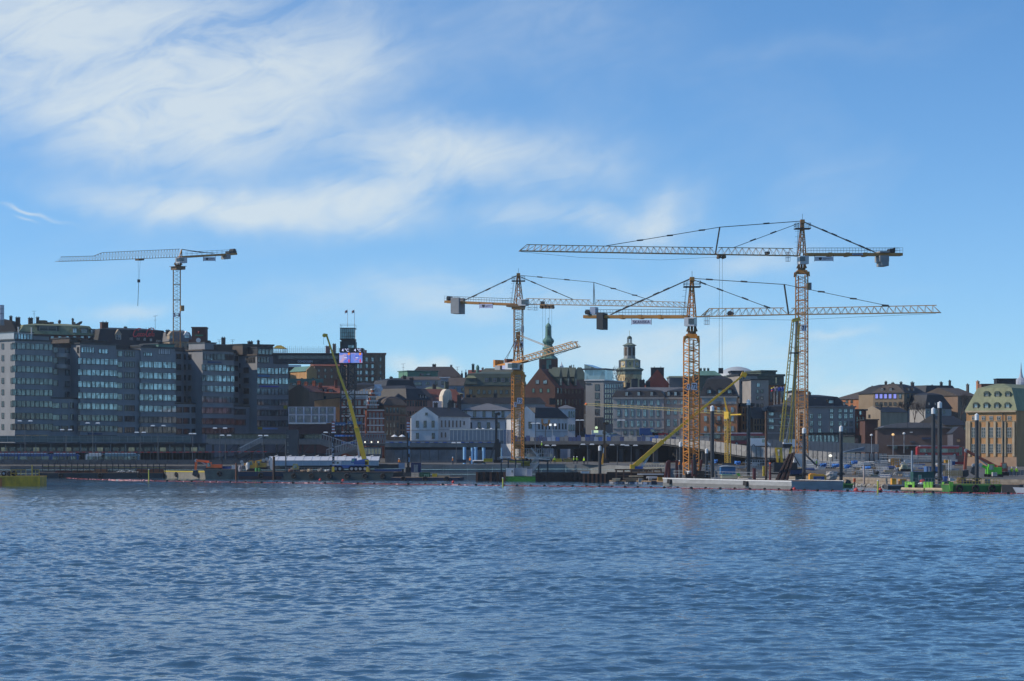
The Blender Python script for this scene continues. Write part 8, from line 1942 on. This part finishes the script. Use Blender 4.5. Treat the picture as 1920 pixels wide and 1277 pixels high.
t=thing('bollard','stubby maroon steel post with an orange cap near the brown pile','bollard',P(1444,906,450)); s=450/F; MB().tube((0,0,0),(0,0,36*s),2.4*s,1.9*s,n=10).build('post',maroon,t); MB().tube((0,0,36*s),(0,0,39*s),2*s,n=10).build('cap',orange_paint,t)
crate('yellow slotted frame left of the brown pile','ladder_frame','frame',1431.5,1434.5,874,893,455,.8,M('frame_yellow',(.5,.38,.03),.6),ribs=1)
pile('tall rust-brown steel pile on the white barge',1436.5,772,908,454,4.6,M('pile_rust',(.10,.055,.035),.8,var=.35,scale=.8),None,0,'pile','steel_pile','tall piles on the barge')
# leaning dark sheet pile bundle
t=thing('sheet_pile_bundle','dark rusty sheet pile bundle leaning to the right on the white barge','sheet piles',P(1462,908,452)); s=452/F
for k in range(5):
 o=(k-2)*5.4
 MB().hexa([((o-2.6)*s,.3*(k % 2),-2*s),((o+2.6)*s,.3*(k % 2),-2*s),((o+2.6)*s,.3*(k % 2)+.35,-2*s),((o-2.6)*s,.3*(k % 2)+.35,-2*s),((o*.5+27.4)*s,.3*(k % 2)+5,(56+k)*s),((o*.5+30)*s,.3*(k % 2)+5,(57+k)*s),((o*.5+30)*s,.3*(k % 2)+5.35,(57+k)*s),((o*.5+27.4)*s,.3*(k % 2)+5.35,(56+k)*s)]).build('sheet_pile',dark_rust,t)
# green barge right of it
t,f,h=hull('dark green float with lime bumpers under the white-topped piles','pontoon','pontoon',1481,1600,908,914.8,914.8,8,M('hull_deepgreen',(.03,.12,.03),.55,var=.3),rake=(0,3),rim=M('rim_green',(.10,.30,.04),.5))
s=DW(914.8)/F
for k,u in enumerate((1487,1505,1529,1552,1575)): uu=f.u(u)[0]; MB().box(uu-.7,uu+.7,-.3,-.07,.1,h+.5).build('bumper',M('bumper_green',(.08,.28,.03),.5),t)
t=thing('frame_box','amber yellow portal frame round a blue container','portal frame',P(1533,908,452)); s=452/F
mb=MB(); mb.box(-15*s,-8*s,-.4,2,3*s,18.6*s); mb.box(12*s,16*s,-.4,2,3*s,17*s); mb.box(-8*s+.004,12*s-.004,-.4,2,14.5*s,19*s); mb.box(-13*s,-4*s,-.2,1.5,18.7*s,20.4*s); mb.build('frame',amber_paint,t)
crate('blue container inside the amber portal frame','container','container',1526,1545,893.5,908,451.5,2,M('container_blue',(.03,.08,.24),.6),ribs=6,doors=True)
crate('dark steel hopper left of the amber portal frame','hopper','hopper',1491,1500,901,909,453,1.6,M('hopper_green',(.06,.09,.06),.7)); crate('dark blue drums crate right of the amber portal frame','crate','crate',1551,1566,899,909,455,2,M('crate_navy',(.03,.04,.08),.7),ribs=3)
lump('pale grey tarpaulin heap behind the amber portal frame',1562,899,470,26,15,'tarp_heap',M('tarp_grey',(.36,.34,.32),.7,var=.25,scale=1.5),'tarpaulin heap',51,3)
lump('dark drum heap at the right end of the green float',1592,912,455,11,10,'drum_heap',M('heap_teal',(.03,.055,.05),.8),'heap',55,2)
crate('dark engine housing behind the leaning sheet piles','engine_housing','engine housing',1482,1504,879,893,485,3,black_metal,ribs=5); crate('navy skip under the foot of the tallest crane','skip','skip',1483,1504,882,889,482,2,M('skip_navy',(.03,.045,.11),.6),ribs=6)
for lab,pts_,n_,m_ in (('thin grey railing along the rear edge of the white barge',[(1262,893,486),(1420,897,455),(1420.5,897,455)],26,galv),('low railing along the green barge beside the mobile crane',[(535,885.2,566),(622,885.4,565.5),(622.4,885.4,565.5)],18,grey_metal),('yellow railing along the big green barge',[(1790,909,407),(1874,909.2,406.5),(1874.4,909.2,406.5)],16,M('rail_amber',(.4,.28,.04),.6)),('grey railing on the lime-cornered platform',[(1700,908.6,411),(1776,908.8,410.5),(1776.4,908.8,410.5)],14,grey_metal)):
 railthing(lab,'railing','railing',pts_,n_,[m_]*3,hgt=1.1,rails=(.55,1.1),rw=.06,pw=.06)
# ---- piles
for lab,px,yt,yb,D,w,th,col in (('short white-topped black pile in front of the centre sheet piles',1124.7,837,904,540,5.8,8,None),('white-topped black pile left of crane 72',1276,829.5,880,520,5.6,8,None),('short white-topped black pile right of crane 72',1324.8,842,880,520,5.6,8,None),('white-topped black pile rising right of crane 72 over the white barge',1335.5,762,892,470,7.2,9,None),('tall white-topped black pile before the bus on the ramp',1403.5,750.5,886,480,7,9,None),('white-topped black pile in front of the tallest crane',1507.5,803.5,914,455,6.8,9,891),('white-topped black pile left of the market hall on the green float',1577,800,912,456,6.8,9,891),('left of the twin white-topped black piles before the market hall',1750,766,916,430,7.4,10,888),('taller right one of the twin white-topped black piles',1762,754.5,912,432,8.2,10.5,900),('white-topped black pile in front of the customs house',1831.5,777,912,420,7.6,11,900)):
 pile(lab,px,yt,yb,D,w,top=white_paint,toph=th,collar_row=col)
# ---- right end: green barges, digger, quay clutter
t,f,h=hull('lime-cornered work platform with timber fenders on the right','pontoon','pontoon',1696,1780,909,921,922,9,M('platform_dark',(.03,.035,.04),.7),deck=dark_metal)
s=DW(921)/F; x_=lambda px: f.u(px)[0]
for a,c_ in ((1698,1704),(1712,1716),(1733,1737.5),(1738.5,1744),(1745,1750),(1768,1772)): MB().box(x_(a),x_(c_),-.35,-.02,.25,h+.55).build('corner_post',lime,t)
for a,c_ in ((1694,1736),(1739,1778)): MB().tube((x_(a),-.65,.35),(x_(c_),-.65,.3),.32,n=10).build('timber_fender',pale_timber,t)
MB().hexa([(x_(1700),-.4,h+.05),(x_(1714),-.4,h+.05),(x_(1714),.2,h+.05),(x_(1700),.2,h+.05),(x_(1701),-.3,h+.6),(x_(1709),-.3,h+.5),(x_(1709),.2,h+.5),(x_(1701),.2,h+.6)]).build('bumper',lime,t)
t,f,h=hull('big green barge in front of the customs house','barge','barge',1780,1878,909.5,923.4,923.4,9,green_hull,rake=(0,1),rim=M('rim_green',(.07,.2,.03),.5),fenders=3)
x_=lambda px: f.u(px)[0]; MB().hexa([(x_(1781),-.3,.1),(x_(1786),-.3,.1),(x_(1786),0,.1),(x_(1781),0,.1),(x_(1779),-.25,h+.6),(x_(1787),-.25,h+.5),(x_(1787),0,h+.5),(x_(1779),0,h+.6)]).build('bumper',lime,t)
t,f,h=hull('black hull end right of the big green barge','barge','barge',1878,1912,908.5,923.8,924.2,8,M('hull_black2',(.012,.014,.02),.6))
# small white boat bow
D=DW(924.6); s=D/F; t=thing('motorboat','small white motorboat cut off by the right edge','boat',P(1930,924.6,D)); mb=MB(); mb.hexa([(-22*s,-.8,-.3),(40*s,-.9,-.3),(40*s,.9,-.3),(-22*s,.4,-.3),(-31*s,-.1,11*s),(40*s,-1.2,8.5*s),(40*s,1.2,8.5*s),(-31*s,.1,11*s)]); mb.build('hull',M('boat_grey',(.42,.44,.46),.4),t); MB().box(-8*s,20*s,-.8,.8,8.8*s,16*s).build('cabin',off_white,t)
# platform kit on the right
crate('teal workshop container with a mint door behind the lime-cornered platform','container','container',1713,1750,885,908,424,3,M('workshop_teal',(.015,.07,.06),.6),ribs=12,wins=[(.32,.35,.18,.4,M('mint_panel',(.12,.38,.26),.6))])
crate('bright orange tank unit, left of the two orange units','tank_unit','tank unit',1673,1680,897.5,910,440,1.6,amber_paint,ribs=2); crate('pale orange cabinet, right of the two orange units','tank_unit','tank unit',1688,1699.5,898.5,911.5,440,1.8,M('cabinet_orange',(.62,.30,.06),.5),doors=True)
hull('small black steel float under the two orange units','pontoon','pontoon',1665,1698,910,917,917,5,M('float_black',(.05,.055,.06),.7),rim=pale_concrete)
t=thing('dinghy','white upturned dinghy with a red cover on the lime-cornered platform','dinghy',P(1727,909,416)); s=416/F; MB().lathe([(.05,-6*s),(1.6*s,-4*s),(2.4*s,0),(1.6*s,4*s),(.05,6*s)],10).build('hull',white_paint,t); t.children[0].rotation_euler=(0,R(90),0); t.children[0].location=(0,0,2.2*s); lump('red cover draped behind the white dinghy',1731,908,418,11,8,'cover',red_paint,'cover',61,1.5)
crate('deep blue cabinet right of the twin piles','cabinet','cabinet',1771,1776,893.5,903,425,1.4,blue_paint); crate('white drum box right of the twin piles','drum_box','box',1781.5,1791,897,902,424,1.2,off_white); crate('navy pump block on the big green barge','pump','pump',1808,1822,901,909,416,1.8,navy,ribs=3); crate('dark winch on the big green barge','winch','winch',1824,1838,902,909,415,1.6,dark_metal,ribs=3); crate('dark blue machine block at the left of the big green barge','machine','machine',1768,1781,902,912,420,1.5,M('machine_dkblue',(.03,.04,.08),.6),ribs=2)
lump('tawny soil heap behind the big green barge',1805,908,428,20,13,'soil_heap',M('soil_tawny',(.16,.11,.06),.95,var=.35,scale=1),'soil heap',71,3)
excavator('dark red long-arm excavator in front of the customs house',1882,892,470,M('excavator_red',(.30,.07,.035),.6),[(1872,877),(1812,845),(1809,884)],[7.5,6,5],(1868,1887,873,884),flip=-1)
excavator('bright green excavator with its boom lying left below the red arm',1866,894,462,M('excavator_green',(.10,.48,.03),.5),[(1866,884),(1838,872),(1826,873),(1826,878)],[6,5,4.5],(1850,1876,876,889))
crate('grey concrete block beside the green excavator','concrete_block','concrete block',1862,1869,886,893,455,1,pale_concrete)
for px,lab in ((1897,'left of two workers in yellow-green vests beside the customs house'),(1906,'right of two workers in yellow-green vests beside the customs house')): person(lab,px,893,470,hivis,group=None)
t=thing('fence','grey mesh fence along the right quay behind the workers','fence',P(1905,892,480)); s=480/F
for k in range(8): MB().box((-20+k*7)*s+.04,(-13+k*7)*s-.04,0,.05,.1,10.5*s).build('fence_panel',M('fence_dim',(.15,.155,.16),.6),t)
t=thing('scaffold','tan scaffold frame with green panels behind the right piles','scaffold',P(1788,893,455)); s=455/F; mb=MB()
for x in cx(-16*s,16*s,9): mb.bar((x,0,0),(x,0,10*s),.16); mb.bar((x,1.5,0),(x,1.5,10*s),.16)
for z in (3,6.5,10): mb.bar((-16*s,0,z*s),(16*s,0,z*s),.14)
mb.build('tube_frame',M('scaffold_tan',(.36,.26,.13),.7),t)
for px,lab in ((1779,'left of two pale posts behind the tan scaffold'),(1783,'right of two pale posts behind the tan scaffold')): pile(lab,px,862,896,456,1.7,off_white,None,0,'post','post','pale posts by the scaffold')
crate('red site barrier board in front of the customs house','barrier_board','barrier',1790,1808,866,870.5,480,.3,M('board_red',(.28,.03,.035),.6)); crate('small amber shelter top right of the twin piles','shelter','shelter',1773,1780,862.5,868,478,1.5,amber_paint); crate('blue notice board left of the red barrier board','notice_board','notice board',1786,1790,865,872,478,.2,bus_blue)
crate('blue and white site tent behind the twin black piles','tent','tent',1738,1766,875,886,462,3,M('tent_blue',(.06,.14,.32),.6),ribs=0,wins=[(.14,.2,.12,.7,M('tent_flap',(.6,.6,.62),.6))])
# piled materials field between ramp and quay
rng=random.Random(31)
KIND=[('grey scaffold tube stack',galv,'scaffold tube'),('white plank stack',off_white,'plank'),('timber beam stack',timber,'beam'),('pale formwork stack',pale_timber,'formwork board'),('grey steel mesh stack',grey_metal,'mesh mat')]
spots=[(1606,878,'left of the pale post'),(1625,872,'right of the pale post'),(1645,880,'below the amber frame'),(1665,886,'left of the cream digger'),(1690,889,'before the cream digger'),(1708,881,'under the grey mast'),(1722,876,'behind the teal container'),(1610,890,'on the stone quay near the orange buoy'),(1640,893,'on the stone quay edge'),(1660,873,'under the ramp end'),(1590,884,'right of the green float pile'),(1540,880,'behind the amber portal frame'),(1520,876,'beside the crane pedestal'),(1450,884,'behind the brown pile'),(1420,880,'behind the white barge stern'),(1390,878,'right of the blue shelter'),(1700,868,'below the bus'),(1340,874,'left of the blue shelter'),(1318,876,'right of crane 72 foot'),(1230,872,'right of the low yellow boom'),(1655,866,'in the shade of the ramp')]
for i,(px,y,where) in enumerate(spots):
 kd=KIND[i % 5]; D=480+(895-y)*3.2; w=rng.uniform(11,20)
 stack('%s %s' % (kd[0],where),px-w/2,px+w/2,y-rng.uniform(3,6),y,D,kd[1],4,3,'material_stack','material stack',2.4,kd[2].replace(' ','_'),i)
for i,(px,y,w,lab) in enumerate(((1545,873,16,'crumpled bright blue tarpaulin right of the crane pedestal'),(1568,874,18,'blue tarpaulin over boards behind the white-topped pile'),(1590,876,14,'blue and cream tarpaulin right of the white-topped pile'),(1604,868,14,'blue sheet under the ramp'),(1627,879,18,'flat blue tarpaulin on the boards right of the pale post'),(1342,866,10,'blue bundle behind the white-topped pile'),(1384,869,14,'blue sheet right of the thin yellow crane mast'))):
 lump(lab,px,y+2,500+(880-y)*3,w,6,'tarpaulin',tarp_blue,'tarpaulin',80+i,2.5)
lump('dark tarpaulin mound on the boards right of the pale post',1645,889,470,12,6,'tarpaulin',black_metal,'tarpaulin',90,2)
pile('pale stained post with a red band standing in the material yard',1620,872,905,466,3.4,M('post_pink',(.36,.30,.28),.7,var=.3),None,0,'post','marker_post','posts in the yard'); pile('grey square lamp mast in the material yard right of the cream digger',1710,845,896,450,3.6,M('mast_bluegrey',(.25,.30,.36),.6),None,0,'post','marker_post','posts in the yard')
excavator('cream coloured digger in the material yard',1694,884,472,M('digger_cream',(.5,.44,.28),.6),[(1695,876),(1692,871),(1699,866)],[4,3.6,3],(1688,1706,876,882),bucket=False)
t=thing('scaffold','amber scaffold cage hanging beside a dark diamond sign under the ramp','scaffold',P(1681,876,500)); s=500/F; mb=MB()
for x in cx(-8*s,8*s,5): mb.bar((x,0,4*s),(x,0,16*s),.16); mb.bar((x,1.2,4*s),(x,1.2,16*s),.16)
for z in (4,10,16): mb.bar((-8*s,0,z*s),(8*s,0,z*s),.18)
mb.box(0,7*s,.2,1,0,5*s); mb.build('tube_frame',M('cage_amber',(.55,.24,.03),.6),t)
t=thing('traffic_sign','dark diamond-shaped sign right of the amber scaffold cage','traffic sign',P(1691,876,500)); MB().tube((0,0,0),(0,0,12*s),.07,n=6).build('post',galv,t); MB().prism([(-2.8*s,-.1,13*s),(0,-.1,8*s),(2.8*s,-.1,13*s),(0,-.1,18*s)],(0,.06,0)).build('sign_plate',M('sign_dark',(.03,.035,.04),.6),t)
crate('tan site hut with a pale door under the amber shelter','site_hut','site hut',1760,1772,872,884,468,2.5,M('hut_tan',(.25,.2,.14),.8))
for i,(px,y,lab) in enumerate(((1345,886,'white mesh fence behind the black pile'),(1420,876,'pale fence panels behind the brown pile'),(1650,900,'low pale fence on the stone quay'),(1600,866,'dim fence under the ramp'),(1700,874,'white rail fence behind the cream digger'))):
 railthing(lab,'site_fence','fence',[(px-22,y,500-i),(px+22,y,500-i),(px+22.4,y,500-i)],11,[galv,galv,galv],hgt=1.5,rails=(.4,.95,1.5),rw=.1,pw=.09)
for px,y,lab in ((1690,862,'grey guard rail on the road before the market hall'),(1745,864,'grey guard rail below the red bus')):
 railthing(lab,'guard_rail','railing',[(px-40,y,575),(px+30,y+1,570),(px+30.4,y+1,570)],14,[grey_metal]*3,hgt=1.1,rails=(.5,1.05),rw=.14)
t=thing('terrace_wall','pale stepped concrete terrace wall right of the ramp end','wall',P(1722,866,578)); s=578/F
for k in range(9): MB().box((-56+k*14)*s+.04,(-42+k*14)*s-.04,0,.5,0,13*s).build('wall_panel',panel_concrete,t)
MB().box(-56*s,70*s,-2.5,-.01,0,5*s).build('step',pale_concrete,t)
# crowded rest of the yard: clutter nobody could count
rng=random.Random(77); mb=MB(); rb=MB()
for i in range(110):
 px=rng.uniform(1500,1800) if i % 4 else rng.uniform(1310,1480); y=rng.uniform(870,899) if px>1560 else rng.uniform(868,884); D=476+(898-y)*3.3; w=rng.uniform(5,16); h_=rng.uniform(1.5,5.0)
 s=D/F; c=P(px,y,D)
 for r in range(2):
  for j in range(3): e=rng.uniform(-.5,.5); mb.box(c.x-w*s/2+e,c.x+w*s/2+e*.4,c.y+j*.8,c.y+j*.8+.62,c.z+h_*s*r/2,c.z+h_*s*(r+.8)/2,i % 6)
for i in range(34):
 px=rng.uniform(1490,1790); y=rng.uniform(872,902) if px>1580 else rng.uniform(870,884); D=474+(900-y)*3.3; w=rng.uniform(12,26); a,b_=P(px-w/2,y,D),P(px+w/2,y,D-1)
 for k in range(8): p=a.lerp(b_,k/7); rb.bar(p,p+V((0,0,1.2)),.1,m=i % 2)
 for z in (.35,.8,1.2): rb.bar(a+V((0,0,z)),b_+V((0,0,z)),.11,m=i % 2)
o=mb.build('yard_clutter',[galv,off_white,timber,blue_paint,grey_metal,pale_timber]); tag(o,'dense clutter of planks, tubes and boxes crowding the right yard','clutter'); o['kind']='stuff'
o=rb.build('yard_rails',[off_white,galv]); tag(o,'tangle of pale site rails among the clutter of the right yard','site rails'); o['kind']='stuff'
# ---- workers on the centre quay
for px,y,D,m_,lab in ((1095,871,577,hivis,'worker in a yellow-green suit right of the floodlit quay, standing alone'),(1076,870,578,hivis,'left of two workers in yellow-green vests on the centre quay'),(1082,870,579,hivis,'right of two workers in yellow-green vests on the centre quay'),(1016,842,574,hivis,'worker in a yellow-green jacket up on the gantry walkway'),(1040,870,578,hivis,'worker in a yellow-green vest under the gantry walkway'),(881.5,870.5,577,hivis_orange,'worker in orange overalls on the quay before the blue pipes'),(849,871,577,hivis_orange,'worker in an orange jacket further left on the quay'),(748.5,874,568,hivis_orange,'worker in orange beside the second piling leader'),(1274,880,486,hivis_orange,'worker in orange left of crane 72'),(1282,881,484,hivis_orange,'worker in orange directly at the foot of crane 72'),(1531,877,520,hivis,'worker in yellow-green near the blue tarpaulins')):
 person(lab,px,y,D,m_,rz=random.uniform(-2,2))
for i,(px,y,m_,lab) in enumerate(((865,868,navy,'dark blue stillage left of the blue pipes'),(915,866,M('machine_yellow',(.5,.38,.03),.6),'yellow generator behind the drill rig'),(1045,866,M('machine_yellow',(.5,.38,.03),.6),'long yellow pipe rack on the centre quay'),(1065,866,M('machine_ochre',(.3,.22,.05),.6),'ochre crate on the centre quay'))):
 crate(lab,'stillage','stillage',px-8,px+8,y-6,y,582,2,m_,ribs=4)
# ---- booms, buoys and marker poles on the water
def boom(label,pts,n,mats,r=.12):
 q=[V((X(x,DW(y)),DW(y),0)) for x,y in pts]; t=thing('floating_boom',label,'floating boom',q[0]); L_=sum((b_-a).length for a,b_ in zip(q,q[1:])); k=0; rg=random.Random(3)
 mb=MB()
 for a,b_ in zip(q,q[1:]):
  m=max(1,int(n*(b_-a).length/L_))
  for i in range(m):
   p0,p1=a.lerp(b_,i/m)-q[0],a.lerp(b_,(i+.82)/m)-q[0]; w0=.05*math.sin(k*1.3)
   mb.tube(p0+V((0,w0*6,.05+w0*.5)),p1+V((0,w0*4,.05-w0*.5)),r,n=6,m=0 if rg.random()>.12 else 1)
   if k % 7==0: mb.lathe([(.05,0),(.26,.1),(.26,.3),(.05,.4)],6,p0,m=2)
   k+=1
 mb.build('float_segment',mats,t); t.children[0]['kind']='stuff'
rf=M('float_red',(.20,.03,.04),.6,var=.25,scale=2); pk_=M('float_pink',(.60,.30,.29),.6,var=.2)
boom('long red floating boom across the left half of the water',[(36,893.4),(76,893.2),(105,895),(150,898.5),(220,901),(300,902.6),(420,904.6),(640,907.2),(830,909.6),(938,911.2)],330,[rf,pk_,rubber])
boom('red floating boom across the right half of the water',[(944,911.2),(1100,913.2),(1300,916.6),(1450,919),(1540,921),(1618,922.4),(1700,923.6),(1900,926.2),(2000,927)],260,[rf,M('float_maroon',(.16,.03,.04),.6),rubber])
boom('row of pale pink floats on the boom below the middle office wing',[(205,901.2),(240,901.8),(285,902.2)],26,[pk_,off_white,pk_],.22)
for px,y,lab,m_,r in ((107,894.6,'red buoy on the boom near the yellow pontoon',signal_red,.38),(600,901,'left of two small red buoys before the green barge',signal_red,.3),(643,902.4,'right of two small red buoys before the green barge',signal_red,.3),(849.5,905.6,'small red buoy below the sheet piles',signal_red,.32),(1489,919.6,'red buoy on the boom before the white barge',signal_red,.36),(1605,921.6,'orange-red buoy on the right boom',signal_red,.4),(1650,922.6,'red and white buoy beside the yellow marker pole',signal_red,.46),(1602,903,'orange navigation lamp post buoy by the stone quay',orange_paint,.01)):
 if r<.05: continue
 o=MB(); o.lathe([(.05,-.2),(r*.8,0),(r,r*.6),(r*.75,r*1.2),(.05,r*1.5)],10,m=0); o.lathe([(.04,r*1.5),(.06,r*2)],6); b_=o.build('buoy',m_,None,(X(px,DW(y)),DW(y),0)); tag(b_,lab,'buoy')
for px,yt,yb,lab in ((279,881,903,'yellow-green marker pole in the water below the middle office wing'),(943,897,913,'yellow marker pole in the water below the green pontoon'),(1646,902,924,'yellow marker pole in the water right of the green float')):
 D=DW(yb); s=D/F; t=thing('marker_pole',lab,'marker pole',(X(px,D),D,0),group='yellow marker poles in the water'); MB().tube((0,0,-1),(0,0,(yb-yt)*s),.14,n=8).build('pole',M('pole_yellow',(.42,.42,.06),.6),t); MB().tube((0,0,(yb-yt)*s),(0,0,(yb-yt)*s+.18),.16,n=8).build('cap',off_white,t)
t=thing('marker_post','dark post with an orange box on the stone quay','post',P(1602.5,914,462)); s=462/F; MB().tube((0,0,-.5),(0,0,10*s),.14,n=8).build('post',dark_metal,t); MB().box(-2.2*s,2*s,-.2,.2,10*s,17*s).build('lamp_box',orange_paint,t)
# tail of the quay: loose stones at the water line
rng=random.Random(8); mb=MB()
for k in range(260):
 px=rng.uniform(1590,1672); D=edge_d(px)-rng.uniform(-.2,1.6); r=rng.uniform(.15,.5); mb.lathe([(.02,-.2),(r,r*.2),(r*.8,r*.7),(.02,r)],5,(X(px,D),D,rng.uniform(-.1,.25)),rot=rng.random(),m=k % 3)
o=mb.build('rubble',[stone,pale_concrete,M('rubble_grey',(.2,.2,.19),.9)]); o['kind']='stuff'; o['label']='loose stones along the foot of the right stone quay'; o['category']='rubble'
# the air over the harbour
mb=MB(); mb.box(-1300,1300,-930,1560,-4,82); hz=mb.build('haze',bpy.data.materials.new('air')); hz['kind']='stuff'
hm=hz.data.materials[0]; hm.use_nodes=True; hm.node_tree.nodes.clear()
pv=hm.node_tree.nodes.new('ShaderNodeVolumePrincipled'); pv.inputs['Color'].default_value=(.82,.9,1,1); pv.inputs['Density'].default_value=HAZE; pv.inputs['Anisotropy'].default_value=.2
ho=hm.node_tree.nodes.new('ShaderNodeOutputMaterial'); hm.node_tree.links.new(pv.outputs[0],ho.inputs['Volume'])
print('objects',len(bpy.data.objects),'tris',sum(len(o.data.polygons) for o in bpy.data.objects if o.type=='MESH'))
